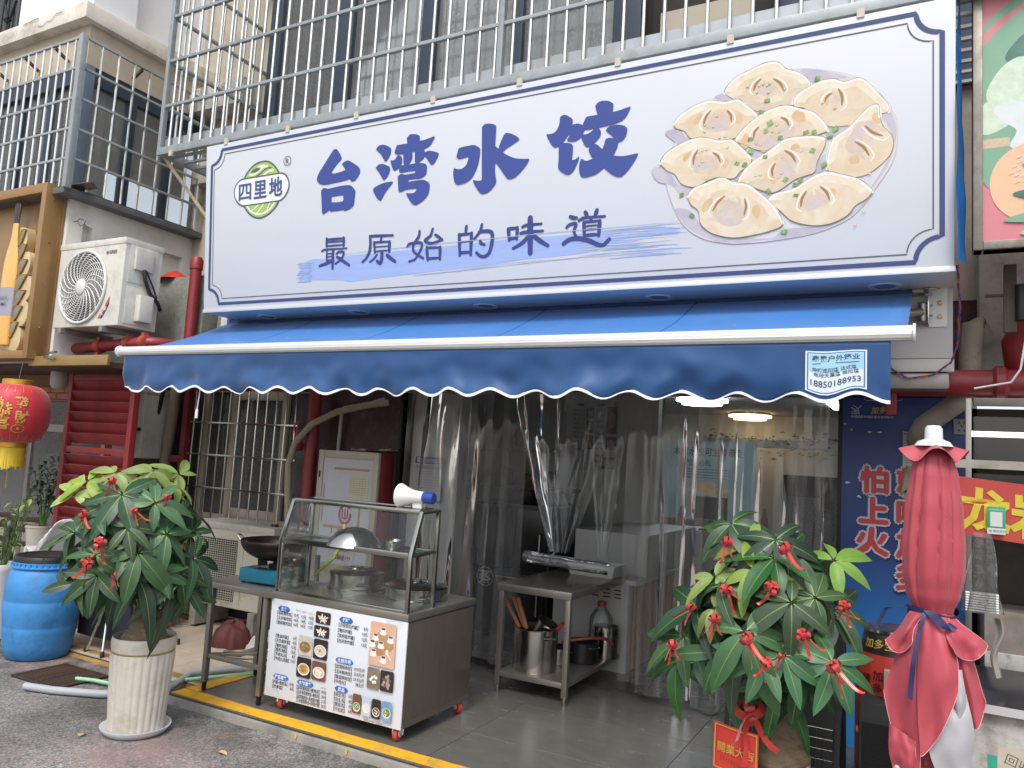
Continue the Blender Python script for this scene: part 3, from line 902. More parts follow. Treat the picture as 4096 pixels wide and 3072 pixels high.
SESAME= '4665,1161 4732,1155 4755,1161 4778,1149 4794,1157 4720,1118 4786,1105 4878,1109 5086,994 5151,952 4411,969 4465,951 4412,927 4535,880 4552,865 4503,876 4485,1012 4834,904 4811,871 4850,862 4719,812 4743,801 4375,807 4400,812 4425,813 4552,811 4401,745 4380,727 4410,643 4427,641 4447,674 4832,712 4866,712 4948,740 4971,731 4931,621 4863,616 4848,594 4717,618 4744,619 4506,522 4527,526 4579,533 4615,504 4619,493 4567,495 4587,495 4735,326 5261,277 5302,348 5332,554 5298,524'
LOGO= {'ell': '710,1242 769,1227 822,1191 861,1148 881,1117 880,878 846,829 784,786 717,760 649,754 580,774 519,816 483,859 467,879 471,1121 500,1165 549,1205 617,1236', 'gtop': '711,1226 759,1214 808,1183 847,1142 862,1118* 489,1121* 515,1155 559,1193 623,1219', 'gbot': '485,879* 863,879* 831,837 779,800 717,776 651,770 589,787 534,825', 'pill': '461,1120 876,1118 919,1114 962,1089 986,1048 995,1005 984,958 948,909 910,885 873,877 508,878 447,883 401,907 367,951 353,1000 357,1047 386,1088 426,1112', 'pillin': '462,1106 877,1105 910,1102 948,1081 973,1046 983,1007 972,962 938,917 905,896 873,889 507,889 457,894 416,915 379,953 366,999 369,1042 396,1079 431,1100', 'leaf': '548,1159* 579,1180 619,1189 666,1178* 639,1162 600,1154', 'wleaf': '623,1198* 658,1206 697,1208 721,1201* 692,1182 658,1188', 's1': '536,1142 571,1136 610,1144 649,1164 697,1186 741,1191', 's2': '620,1121 664,1137 712,1163 746,1173 784,1172', 's3': '704,1121 737,1139 775,1148 814,1145', 'v0': '513,878 549,834 599,808 653,795 716,799 774,822 811,854 830,876', 'v1': '566,833 608,853 646,876', 'v2': '631,804 667,837 705,875', 'v3': '745,814 759,845 775,875', 't1': '425,948 417,1062 737,932', 'reg': '969,1203 969,1241'}
BORDER= [[(193, 1402), (73, 1280), (66, 187), (186, 57)], [(5560, 46), (5685, 179), (5680, 1280), (5555, 1403)], [(231, 1363), (103, 1241), (106, 221), (227, 102)], [(5518, 92), (5643, 220), (5638, 1238), (5514, 1358)]]
BRUSH= ('1127,335 1262,370 1395,361 1598,371 1777,372 2071,374 2399,372 2786,377 2942,381', '3592,372 3783,373 4204,361 4261,342 3968,293 3784,267 3594,240 3190,232 2978,216', '2863,211 2402,195 1990,180 1638,166 1565,184 1217,209 1158,260')
MENU='B主食|-20|87|564\nK【韭菜猪肉馅】|-22|107|536\nK【玉米猪肉馅】|-21|109|505\nK【香菇猪肉馅】|-22|110|475\nK15元|124|166|538\nK13元|186|229|537\nK10元|251|292|539\nK16元|125|166|509\nK14元|187|229|509\nK12元|251|291|510\nK16元|126|166|480\nK14元|187|228|480\nK12元|250|291|481\nK【葱油拌面】|-18|92|389\nK【花生酱拌面】|-18|109|360\nK【瘦肉汤面】|-14|89|329\nK【瘦肉汤粉】|-15|90|302\nK【牛肉丸汤】|-16|91|274\nK【牛肉丸汤面】|-15|112|246\nK6元|134|164|395\nK6元|134|166|366\nK15元|124|167|336\nK15元|125|166|307\nK8元|136|166|280\nK13元|127|167|250\nB拌面套餐|-11|124|134\nK【拌面+瘦肉汤】|-12|116|99\nK【拌青菜】|-9|77|70\nK13元|131|173|106\nK6元|143|175|80\nB水饺套餐|196|336|133\nK【韭菜猪肉馅+瘦肉汤】|197|388|102\nK【玉米/香菇猪肉馅+瘦肉汤】|200|391|75\nK【韭菜猪肉馅+茶树菇炖罐】|202|394|47\nK【玉米/香菇猪肉馅+茶树菇炖罐】|204|397|22\nK19元|402|443|108\nK20元|405|446|80\nK21元|408|448|52\nK23元|409|449|24\nB炖罐|500|611|568\nK【沙砚苦瓜炖罐】|499|654|535\nK【瘦肉炖罐】|499|607|502\nK【茶树菇炖罐】|498|630|470\nK【西洋参炖罐】|498|628|439\nK8元|699|731|538\nK10元|690|730|505\nK12元|690|730|474\nK13元|689|730|442\nB生鲜外带|496|638|322\nK【韭菜鲜肉饺】|497|629|285\nK【玉米鲜肉饺】|499|631|254\nK【香菇鲜肉饺】|500|632|223\nK【牛肉丸】|501|589|194\nK19.9元/斤|648|730|291\nK23.9元/斤|648|730|262\nK23.9元/斤|648|731|231\nK38元/斤|667|732|202\nB甜品|507|614|151\nK【绿豆汤】|506|595|118\nK【花生汤】|508|596|88\nK【银耳汤】|510|597|59\nK【海石花】|511|598|29\nK3元|621|650|124\nK4元|623|652|94\nK4元|625|654|65\nK6元|627|655|36\nS（菜品图片仅供参考，以实物为准）|746|889|12'
PHOTOS= [(310, 518, 432, 592), (305, 434, 430, 505), (184, 303, 302, 425), (313, 300, 429, 423), (188, 167, 306, 291), (316, 172, 431, 287), (755, 339, 948, 595), (756, 202, 847, 325), (855, 204, 954, 324), (660, 38, 727, 151), (735, 37, 803, 148), (811, 37, 877, 149), (887, 36, 958, 151)]

# ================================================================ print on the sign
INK = M('sign_blue', '#34468c', .42, var=.03, scale=2)
INKD = M('sign_navy', '#39426f', .42)
THIN = M('sign_grey_line', '#55575c', .45)
BRUSHB = M('sign_brush_blue', '#93a7d3', .42, var=.06, scale=3, stretch=(1, 1, 12))


def gsign(lift=.002):
    return Gfx((0, 0, 0), (1, 0, 0), SIGN_UP, lift=lift)


# double border with notched corners
def border(pts_l, pts_r, w, g, mi):
    L_ = [(x/1000, y/1000) for x, y in pts_l]
    R_ = [(x/1000, y/1000) for x, y in pts_r]

    def notch(a, b, cx, cy):
        out = []
        a0 = math.atan2(a[1]-cy, a[0]-cx)
        a1 = math.atan2(b[1]-cy, b[0]-cx)
        d = (a1-a0+math.pi) % (2*math.pi)-math.pi
        for i in range(1, 12):
            t = i/12
            rr = math.hypot(a[0]-cx, a[1]-cy)*(1-t)+math.hypot(b[0]-cx, b[1]-cy)*t
            out.append((cx+rr*math.cos(a0+d*t), cy+rr*math.sin(a0+d*t)))
        return out
    tl0, tl1, bl0, bl1 = L_
    br0, br1, tr0, tr1 = R_
    loop = [tl0]+notch(tl0, tl1, tl1[0], tl0[1])+[tl1, bl0]+notch(bl0, bl1, bl0[0], bl1[1])+[bl1, br0]+notch(br0, br1, br1[0], br0[1])+[br1, tr0]+notch(tr0, tr1, tr0[0], tr1[1])+[tr1, tl0]
    g.stroke(loop, w, mi, cap=False)


g = gsign()
border(BORDER[0], BORDER[1], .026, g, 0)
border(BORDER[2], BORDER[3], .007, g, 1)
g.build('border', [INKD, THIN], sign)
g = gsign(.0035)
for loops in GLYPHS:
    g.poly([crom(l) for l in loops], 0)
g.build('large_lettering', [INK], sign, 'four large blue brush characters')
# brush streak with dry ends
g = gsign(.0012)
g.step = .00002
rng = random.Random(5)
core = crom(BRUSH[0], False)+crom(BRUSH[1], False)+crom(BRUSH[2], False)
g.poly(core, 0)
for k in range(70):
    t = rng.random()
    y = .19+.19*rng.random()
    x0 = 3.55+.45*rng.random()
    g.stroke([(x0, y), (x0+.1+.12*rng.random(), y+.004), (x0+.24+.16*rng.random(), y-.002)], .002+.004*rng.random(), rng.choice((0, 0, 1)), taper=True, cap=False)
for k in range(36):
    y = .19+.17*rng.random()
    x0 = 1.09+.05*rng.random()
    g.stroke([(x0, y), (x0+.05, y+.004), (x0+.12, y)], .004+.009*rng.random(), 0, taper=True, cap=False)
for k in range(26):
    x0 = 2.2+1.5*rng.random()
    y = .175+.03*(x0-2.2)+.014*rng.random()
    g.stroke([(x0, y), (x0+.15, y+.003), (x0+.32, y+.008)], .003, rng.choice((0, 1)), taper=True, cap=False)
g.stroke([(1.55, .385), (1.8, .392), (2.2, .395), (2.8, .398), (3.4, .398), (4.0, .392), (4.25, .39)], .004, 0, taper=True, cap=False)
g.build('brush_streak', [BRUSHB, SIGNW], sign)
g = gsign(.0045)
for s_ in STROKES.split(';'):
    w, pts = s_.split(':')
    pts = crom(pts, False, 5)
    n = len(pts)
    ww = [float(w)/1000*(.80+.22*math.sin(math.pi*i/max(1, n-1)*.9+.5)**2) for i in range(n)]
    g.k -= .00014
    g.stroke(pts, ww, 0)
g.build('slogan_lettering', [M('sign_blue_small', '#313d7c', .42)], sign, 'smaller blue slogan under the large lettering')
# logo
g = gsign(.002)
LG = LOGO
g.poly(crom(LG['ell']), 0)
g.poly(crom(LG['gtop']), 1).poly(crom(LG['gbot']), 1)
for k, w, mi in (('s1', .016, 2), ('s2', .014, 0), ('s3', .015, 2), ('v0', .015, 2), ('v1', .011, 2), ('v2', .011, 2), ('v3', .011, 2)):
    g.stroke(crom(LG[k], False), w, mi)
g.poly(crom(LG['leaf']), 0).poly(crom(LG['wleaf']), 2)
g.poly(crom(LG['pill']), 0).poly(crom(LG['pillin']), 2)
for i, ch in enumerate('四里地'):
    g.fat(ch, .487+.178*i, .938, .17, 3, .0042, width=.142)
rx, ry = .969, 1.203
g.poly([[(rx+.042*math.cos(t*.2618), ry+.040*math.sin(t*.2618)) for t in range(24)], [(rx+.037*math.cos(t*.2618), ry+.035*math.sin(t*.2618)) for t in range(24)]], 4)
g.text('R', rx, ry-.022, .062, 4, align='C')
g.build('logo', [M('logo_slate', '#525a68', .45), M('logo_green', '#9dbb52', .45), M('logo_white', '#dfe2e4', .45), M('logo_navy', '#474f80', .45), M('logo_black', '#2c2d31', .45)], sign)

# plate of dumplings, watercolour print
def wc(name, c1, c2, sc=7):
    m = M(name, c1, .5)
    N, Lk = m.node_tree.nodes, m.node_tree.links
    tc = N.new('ShaderNodeTexCoord')
    n = N.new('ShaderNodeTexNoise')
    n.inputs['Scale'].default_value = sc
    n.inputs['Detail'].default_value = 5
    n.inputs['Distortion'].default_value = .8
    Lk.new(tc.outputs['Object'], n.inputs['Vector'])
    r = N.new('ShaderNodeValToRGB')
    r.color_ramp.elements[0].position, r.color_ramp.elements[1].position = .36, .64
    r.color_ramp.elements[0].color, r.color_ramp.elements[1].color = (*lin(c1), 1), (*lin(c2), 1)
    Lk.new(n.outputs['Fac'], r.inputs['Fac'])
    Lk.new(r.outputs[0], N['Principled BSDF'].inputs['Base Color'])
    return m


DM = [wc('wc_plate', '#c3c5cd', '#cbc8c6', 3), wc('wc_shade', '#aaa6b4', '#bab5bf'), wc('wc_skin', '#d6cab4', '#cdb99c', 8), M('wc_rim', '#e0ddd5', .5),
      wc('wc_belly', '#c3b2a6', '#cfbda8', 11), wc('wc_blush', '#c9a680', '#d0b48f', 9), M('wc_crease', '#97714e', .5), M('wc_high', '#e2ddd2', .5),
      M('wc_line', '#8d7d69', .5), wc('wc_onion', '#5d8048', '#93b16b', 40), M('wc_seed', '#e6d3b4', .5), wc('wc_grey', '#bdb3b6', '#c9bcb2', 14), wc('wc_cream', '#ded5c2', '#d6c7ab', 9), wc('wc_green', '#b9b493', '#c4b79a', 14)]
g = gsign(.0040)
g.poly(crom(PLATE), 0)
pl = crom(PLATE)
g.stroke(pl+[pl[0]], .003, 11, cap=False)
for s_ in PLATESHADE:
    g.poly(crom(s_), 1)
order = [0, 1, 4, 2, 3, 5, 6, 7, 8]
rng = random.Random(3)
g.step = .00003
for di in order:
    top, bot, pleat = DUMPLINGS[di]
    outl = crom(top+' '+bot)
    pts = [tuple(map(float, t.split(','))) for t in (top+' '+bot).split()]
    cx, cy = sum(p[0] for p in pts)/len(pts)/1000, sum(p[1] for p in pts)/len(pts)/1000
    g.poly([(cx+(x-cx)*1.012+.005*wob(x*40, y*40, di), cy+(y-cy)*1.012+.005*wob(x*40, y*40, di+9)) for x, y in outl], 8)
    g.poly(outl, 2)
    tp = crom(top, False)
    btm = crom(bot, False)
    g.poly(tp+[(cx+(x-cx)*.74, cy+(y-cy)*.60) for x, y in reversed(tp)], 12)
    P4 = [tuple(float(c)/1000 for c in t.split(',')) for t in pleat.split()]
    mx = sum(p[0] for p in P4)/4
    my = sum(p[1] for p in P4)/4
    dx, dy = P4[2][0]-P4[0][0], P4[2][1]-P4[0][1]
    ln = math.hypot(dx, dy)
    ux, uy = dx/ln, dy/ln
    vx, vy = uy, -ux
    F = lambda a, b: (mx+ux*a*ln+vx*b*ln, my+uy*a*ln+vy*b*ln)
    J = lambda a, b, k=.12: F(a+rng.uniform(-k, k), b+rng.uniform(-k, k))
    # grey-violet wash of the filling, then smaller washes, inside the lower half
    g.poly(crom([J(-.95, .15), J(-.45, -.1), J(.2, -.12), J(.75, .0), J(.95, .4), J(.7, .85), J(.1, 1.0), J(-.6, .9)]), 4)
    g.poly([(cx+(x-cx)*.97, cy+(y-cy)*.97) for x, y in btm]+[(cx+(x-cx)*.70, cy+(y-cy)*.66) for x, y in reversed(btm)], 4 if di % 3 == 0 else 2)
    g.poly(crom([J(-.7, .45), J(-.2, .3), J(.35, .4), J(.5, .7), J(.0, .88), J(-.5, .75)]), 11)
    for q in range(3):
        a_, b_ = rng.uniform(-.7, .7), rng.uniform(.2, .8)
        g.poly(crom([F(a_+.2*math.cos(t)*rng.uniform(.5, 1.3), b_+.15*math.sin(t)*rng.uniform(.5, 1.3)) for t in [0, .9, 1.8, 2.7, 3.6, 4.5, 5.4]]), (4, 11, 13)[q])
    # orange dents at both ends
    g.poly(crom([J(-1.5, .25, .06), J(-1.25, -.12, .06), J(-1.02, -.15, .06), J(-.98, .1, .06), J(-1.15, .4, .06), J(-1.38, .5, .06)]), 5)
    g.poly(crom([J(1.0, -.05, .06), J(1.25, -.2, .06), J(1.5, .05, .06), J(1.42, .4, .06), J(1.15, .3, .06)]), 5)
    g.hold = False
    for i, sgn in ((0, -1), (2, 1)):
        a, b = P4[i], P4[i+1]
        ex_, ey_ = b[0]-a[0], b[1]-a[1]
        le = math.hypot(ex_, ey_)
        nx, ny = -ey_/le*sgn, ex_/le*sgn
        m_ = ((a[0]+b[0])/2+nx*.010, (a[1]+b[1])/2+ny*.010)
        hl = [(a[0]+nx*.012-ex_*.1, a[1]+ny*.012-ey_*.1), (m_[0]+nx*.018, m_[1]+ny*.018), (b[0]+nx*.020+ex_*.12, b[1]+ny*.020+ey_*.12), (b[0]-nx*.012+ex_*.28, b[1]-ny*.012+ey_*.28)]
        g.stroke(crom(hl, False, 6), .010, 7, taper=True)
        g.stroke(crom([(a[0]-nx*.03, a[1]-ny*.03), (m_[0]-nx*.035, m_[1]-ny*.035), (b[0]-nx*.028, b[1]-ny*.028)], False, 6), .022, 4, taper=True)
        g.stroke(crom([a, m_, b], False, 6), .015, 6, taper=True)
    # bright rolled edge and pencil line
    g.stroke([(x, y-.009) for x, y in tp], [.013+.012*abs(wob(x*11, y*11, di)) for x, y in tp], 3)
    g.stroke(outl+[outl[0]], .0022, 8, cap=False)
g.up(2)
g.hold = True
for i, t in enumerate(SCALLION.split()):
    x, y = [float(c)/1000 for c in t.split(',')]
    a = rng.uniform(-.6, .6)
    w, h = rng.uniform(.012, .018), rng.uniform(.01, .016)
    q = [(x+ca*math.cos(a)-sa*math.sin(a), y+ca*math.sin(a)+sa*math.cos(a)) for ca, sa in ((-w, -h), (w, -h*.8), (w*.9, h), (-w*.8, h*.9))]
    g.poly(q, 9)
for t in SESAME.split():
    x, y = [float(c)/1000 for c in t.split(',')]
    a = rng.uniform(0, 3)
    g.k += .0002
    g.ell(x, y, .0085, .0058, 8, 8, a)
    g.k += .0002
    g.ell(x, y, .007, .0045, 10, 8, a)
    g.k -= .0004
g.build('dumpling_print', DM, sign, 'painted oval plate of nine pleated dumplings')

# ================================================================ awning
aw = thing('awning', 'blue retractable fabric awning with a scalloped white-edged valance under the sign', 'awning', (-5.72, 5.0, 2.81))
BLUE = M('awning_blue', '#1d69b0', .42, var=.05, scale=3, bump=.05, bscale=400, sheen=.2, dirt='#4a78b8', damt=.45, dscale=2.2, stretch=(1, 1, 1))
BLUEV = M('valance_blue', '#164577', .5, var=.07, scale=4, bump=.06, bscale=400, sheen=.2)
AWL = 5.66
YB = -1.02
def sheet(u, v):
    x = u*AWL-(.012*v)
    y = YB*v
    z = -.42*v-.035*math.sin(math.pi*v)+.004*math.sin(u*9)*math.sin(math.pi*v)+.003*wob(u*14, v*3)
    return (x, y, z+.012)


def thick(mb, n):
    return mb


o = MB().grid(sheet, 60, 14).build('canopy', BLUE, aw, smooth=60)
so = o.modifiers.new('t', 'SOLIDIFY')
so.thickness = .0015
for us in (.19, .385, .58, .775):
    MB().grid(lambda u, v: (lambda q: (q[0], q[1], q[2]+.0022))(sheet(us+.0022*u, v)), 1, 14).build('seam', M('seam_blue', '#1a5299', .6), aw, smooth=60)
for q in range(9):
    uu, vv, ss = random.Random(q).random(), random.Random(q+40).uniform(.35, .9), random.Random(q+80).uniform(.012, .04)
    MB().grid(lambda u, v: (lambda w_: (w_[0], w_[1], w_[2]+.0024))(sheet(uu+ss*.16*(u-.5)*(1-.5*abs(v-.5)), vv+ss*.5*(v-.5))), 2, 2).build('dust_fleck', M('dust_pale', '#a9b4c4', .9), aw)
zb = -.42
MB().tube([(-.02, .03, .02), (AWL+.02, .03, .02)], .045, 20).build('roller_tube', BLUEV, aw, smooth=40)
bp_ = []
for k in range(28):
    a = 2*math.pi*k/28
    rr = .036*(1+.05*(k % 2))
    bp_.append((rr*math.cos(a)*.75, rr*math.sin(a)))
MB().prism(bp_, (-.045, YB-.012, zb+.008), (0, 1, 0), (0, 0, 1), (AWL+.06, 0, 0)).build('front_bar', M('bar_white', '#d6d6d3', .3, .35, var=.04), aw, smooth=20)
for x in (-.055, AWL+.016):
    MB().cyl((x, YB-.012, zb+.008), (x+.012, YB-.012, zb+.008), .046, 20).build('end_cap', WHITEPL, aw, bevel=.003)
NS = 19.5
def vz(u):
    return -.30+.022*math.cos(u*NS*2*math.pi)


def val(u, v):
    x = .025+u*(AWL-.10)
    fold = .050*wob(u*19, v*1.6)*v+.028*wob(u*41+3, v*2.1)*v+.01*math.sin(u*31)*v*v
    fold *= min(1, max(.06, abs(x-5.345)/.16-.9))
    return (x-(.03*v if u < .02 else 0), YB-.018+fold+.02*v, zb-.028+v*(vz(u)+.03))


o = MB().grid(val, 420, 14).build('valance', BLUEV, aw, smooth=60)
so = o.modifiers.new('t', 'SOLIDIFY')
so.thickness = .0012
ed = MB()
ed.grid(lambda u, v: (lambda p: Vector((p[0], p[1]-.0022, p[2]-.003+.017*v)))(val(u, 1.0)), 420, 1)
ed.grid(lambda u, v: (lambda p: Vector((p[0], p[1]+.0026, p[2]-.003+.017*v)))(val(u, 1.0)), 420, 1)
ed.grid(lambda u, v: (lambda p: Vector((p[0], p[1]-.0022+.0048*v, p[2]-.003)))(val(u, 1.0)), 420, 1)
ed.build('valance_piping', M('piping_white', '#dde0e6', .5), aw, smooth=50)
# folding arms
for x0, s_ in ((.25, 1), (AWL-.25, -1)):
    a = MB().tube([(x0, .0, -.20), (x0+s_*.55, -.38, -.30), ], .022, 10)
    a.tube([(x0+s_*.55, -.38, -.30), (x0+s_*.1, YB+.03, zb+.005)], .018, 10)
    a.lathe([(0, -.05), (.032, -.05), (.032, .05), (0, .05)], (x0+s_*.55, -.38, -.30), 12)
    a.build('folding_arm', M('arm_white', '#c9c9c6', .35, .3), aw, smooth=40)
# right bracket plate with bolts
br = MB().box(AWL+.085, AWL+.18, -.008, .0, -.20, .09).build('mounting_plate', WHITEPL, aw, bevel=.006, seg=3)
MB().box(AWL+.08, AWL+.088, -.06, .0, -.19, .06).build('flange', STEEL, br, bevel=.002)
for z in (.035, -.06, -.14):
    MB().cyl((AWL+.135+(.008 if z < 0 else 0), -.008, z), (AWL+.135+(.008 if z < 0 else 0), -.02, z), .014, 8).build('bolt', M('zinc_bolt', '#b39a68', .4, .8), br, bevel=.002)
for z in (.05, .02, -.015, -.08, -.14):
    MB().cyl((AWL+.07, -.045, z), (AWL+.125 if z == .02 else AWL+.105, -.045, z), .006, 8).build('bolt', STEEL, br, smooth=40)
j = MB().lathe([(0, -.06), (.026, -.06), (.03, -.055), (.022, -.05), (.022, .05), (.03, .055), (.026, .06), (0, .06)], (AWL+.055, -.045, -.12), 16)
j.tube([(AWL+.05, -.06, -.12), (AWL-.1, -.16, -.15)], .024, 12)
j.build('arm_joint', STEEL_D, aw, smooth=40)
MB().cyl((AWL, -.0, .02), (AWL+.06, -.0, .02), .034, 14).build('gear_housing', STEEL_D, aw, bevel=.004)
br2 = MB().box(-.06, .02, -.05, .0, -.09, .085).build('mounting_plate', WHITEPL, aw, bevel=.006)
MB().bar((-.03, -.02, .07), (.3, .0, .05), .03, .02).build('flange', WHITEPL, br2)
# pull cord
MB().tube([(.88+.0, YB+.03, -.66), (.885, YB+.03, -.75), (.875, YB+.03, -.86)], .004, 6).build('pull_cord', WHITEPL, aw)
MB().lathe([(0, -.07), (.011, -.07), (.011, -.01), (.005, 0), (0, 0)], (.875, YB+.03, -.86), 10).build('cord_weight', WHITEPL, aw, smooth=40)
# installer's sticker on the valance
def stw(x, y, k):
    u = (5.21+x-.025)/(AWL-.10)
    v = (-.038-y-.028+.028)/-.27
    v = max(0.03, min(.98, (-.045-y)/(-.30)*1.0)) if False else (.02+(.305-.02-y)/.305*.93)
    p = Vector(val(u, v))
    return Vector((p.x, p.y-.004-k, p.z))


g = Gfx((0, 0, 0), (1, 0, 0), (0, 0, 1), lift=.001, warp=stw)
def grect(g, x0, y0, x1, y1, mi, n=8):
    g.up()
    vs = [g.P(x0+(x1-x0)*i/n, y0+(y1-y0)*j/n) for j in range(n+1) for i in range(n+1)]
    g.mb.add(vs, [(j*(n+1)+i, j*(n+1)+i+1, (j+1)*(n+1)+i+1, (j+1)*(n+1)+i) for j in range(n) for i in range(n)], mi)


grect(g, 0, .0, .275, .24, 0)
g.up(2)
grect(g, .008, .008, .267, .232, 1)
g.up(2)
grect(g, .014, .014, .261, .226, 0)
g.up(2)
grect(g, .016, .12, .259, .224, 2)
g.up(2)
g.text('鑫晟户外篷业', .137, .185, .036, 3, bold=.025, align='C')
g.stroke([(.035, .165), (.24, .165)], .006, 1)
g.text('伸缩遮阳篷 法式篷', .03, .125, .026, 3, bold=.012, width=.2)
g.text('电动天幕篷 推拉篷', .04, .098, .026, 3, bold=.012, width=.2)
g.text('18850188953', .137, .042, .05, 3, bold=.014, align='C', width=.225)
g.build('installer_sticker', [M('stk_white', '#cfdbe6', .4), M('stk_blue', '#2f6a9d', .4), M('stk_pale', '#9cc6de', .4), M('stk_ink', '#33495f', .4)], aw, 'pale blue printed sticker with a phone number')

# ================================================================ gold display box of the restaurant
GOLD = M('bronze_panel', '#98764c', .38, .35, var=.08, scale=3, rvar=.06)
GOLDL = M('pale_gold', '#cdb78d', .4, .3, var=.1)
gb = thing('display_box_sign', 'bronze framed display box sign with a raised beer bottle, above the restaurant front', 'sign', (-7.21, 4.045, 2.37))
H2 = 1.66
MB().box(-5, 0, .17, .195, 0, H2).build('back_panel', GOLD, gb)
MB().box(-.07, 0, 0, .169, 0, H2).build('frame', GOLD, gb, bevel=.004)
MB().box(-5, -.071, 0, .169, H2-.09, H2-.001).build('frame', GOLD, gb, bevel=.004)
MB().box(-5, -.071, 0, .169, .001, .075).build('frame', GOLD, gb, bevel=.004)
MB().prism([(-5, -.16), (.42, .16), (.30, .30), (-5, .30)], (0, 0, H2+.005), (1, 0, 0), (0, 1, 0), (0, 0, .008)).build('rain_flap', M('flap_grey', '#6f6a60', .5, .4, var=.15), gb)
# bottle: lathe squashed to a relief
def relief(prof, cx, z0, mats, name, parent, sy=.35, n=28):
    mb = MB().lathe(prof, (0, 0, 0), n)
    mb.v = [Vector((cx+v.x, .06+v.y*sy, z0+v.z)) for v in mb.v]
    return mb.build(name, mats, parent, smooth=40)


BX = -.54
bo = relief([(.11, 0), (.115, .02), (.115, .72), (.11, .8), (.085, .92), (.055, 1.02), (.047, 1.1), (.042, 1.28), (.04, 1.33)], BX, .14, M('beer_amber', '#d7a653', .25, var=.2, scale=3, stretch=(1, 1, .5), coat=.5), 'bottle', gb)
relief([(.043, 1.12), (.046, 1.13), (.0435, 1.30), (.05, 1.33), (.052, 1.36), (.052, 1.42), (.04, 1.43)], BX, .10, M('bottle_foil', '#4b4440', .35, .6, var=.2, scale=20), 'bottle_neck', bo)
lb = MB().lathe([(.1165, .28), (.1165, .55)], (0, 0, 0), 28, cap=False)
lb.v = [Vector((BX+v.x, .06+v.y*.36, .14+v.z)) for v in lb.v]
lb.build('bottle_label', M('label_silver', '#9a97a3', .4, .2, var=.05), bo, smooth=40)
g = Gfx((BX-.11, .06-.045, .45), (1, 0, 0), (0, 0, 1), lift=.004)
g.text('dweis', .02, .12, .07, 0, shear=.25, width=.17)
g.text('REME', .05, .065, .045, 0, bold=.01, width=.13)
g.build('label_lettering', [M('label_ink', '#6b6570', .5)], bo)
# gilded leaf wreath beside the bottle
sc = []
for k in range(5):      # scalloped outline of the raised leaf crest
    zc, rr = .20+.24*k, (.15, .17, .165, .14, .10)[k]
    xo = (.10, .16, .17, .12, .05)[k]
    for q in range(9):
        t = R(-62+124*q/8)
        sc.append((BX+.06+xo+rr*math.cos(t)*.75, zc+.135*math.sin(t)))
outl = [(BX+.02, .10)]+sc+[(BX+.02, 1.30)]
MB().prism(outl, (0, .075, 0), (1, 0, 0), (0, 0, 1), (0, .09, 0)).build('crest', GOLDL, gb, bevel=.004)
for k in range(7):
    z = .26+.15*k
    w = (.13, .17, .19, .18, .16, .12, .08)[k]
    lf = crom([(BX+.07, z-.06, 1), (BX+.07+w*.55, z-.03), (BX+.09+w, z+.10, 1), (BX+.07+w*.35, z+.09)])
    MB().prism(lf, (0, .060, 0), (1, 0, 0), (0, 0, 1), (0, .014, 0)).build('crest_leaf', M('leaf_silver', '#8f8579', .35, .5, var=.2, scale=9), gb, bevel=.003)
    MB().tube([(x, .060, zz) for x, zz in lf]+[(lf[0][0], .060, lf[0][1])], .005, 6).build('gilt_edge', M('gilt', '#c9a548', .2, .9), gb, smooth=50)
for z in (.3, .7, 1.1, 1.5):
    MB().cyl((-.0, .08, z), (.006, .08, z), .008, 8).build('rivet', STEEL, gb)
for dz, x1 in ((.03, .34), (-.03, .33)):
    MB().tube([(.005, .10, .04+dz*.3), (x1, .06, .03+dz)], .011, 10).build('tube_end', STEEL, gb, smooth=40)

# ================================================================ rooftop style air conditioner on the bay
ACW = M('ac_white', '#c6c4bb', .42, var=.04, scale=3, dirt='#8c867a', damt=.45, dscale=4)
ACD = M('ac_dark', '#3a3a3a', .6)


def ac_unit(name, label, loc, W, D, H, grille):
    t = thing(name, label, 'air conditioner', loc)
    MB().box(0, W, 0, D, 0, H).build('casing', ACW, t, bevel=.012, seg=3)
    MB().box(-.006, W+.006, -.006, D+.006, H-.045, H+.012).build('top_cover', ACW, t, bevel=.006)
    if grille == 'round':
        cx, cz, r = .40, H*.47, .325
        MB().lathe([(0, 0), (r, 0)], (0, 0, 0), 40, cap=False).xf(Matrix.Translation((cx, -.004, cz)) @ Matrix.Rotation(R(90), 4, 'X')).build('fan_opening', ACD, t)
        rg = MB()
        for q in range(13):
            rr = .075+q*.0205
            rg.tube([(cx+rr*math.cos(a*R(7.5)), -.014-.012*math.sin(math.pi*(q+1)/15), cz+rr*math.sin(a*R(7.5))) for a in range(49)], .003, 4, cap=False)
        rg.build('guard_ring', M('guard_white', '#cfcfca', .4), t, smooth=60)['kind'] = 'stuff'
        for k in range(22):
            a0 = 2*math.pi*k/22
            pts = []
            for q in range(9):
                rr = .06+(r-.06)*q/8
                a = a0-.75*(q/8)**1.2
                pts.append((cx+rr*math.cos(a), -.016-.013*math.sin(math.pi*q/8), cz+rr*math.sin(a)))
            MB().tube(pts, .005, 5).build('guard_spoke', MATS['guard_white'], t, smooth=60)
        MB().tube([(cx+(r+.004)*math.cos(a*R(6)), -.012, cz+(r+.004)*math.sin(a*R(6))) for a in range(61)], .014, 8, cap=False).build('guard_rim', MATS['guard_white'], t, smooth=60)
        MB().lathe([(.07, 0), (.07, .012), (.05, .022), (0, .026)], (0, 0, 0), 24).xf(Matrix.Translation((cx, -.018, cz)) @ Matrix.Rotation(R(90), 4, 'X')).build('guard_hub', MATS['guard_white'], t, smooth=40)
    return t


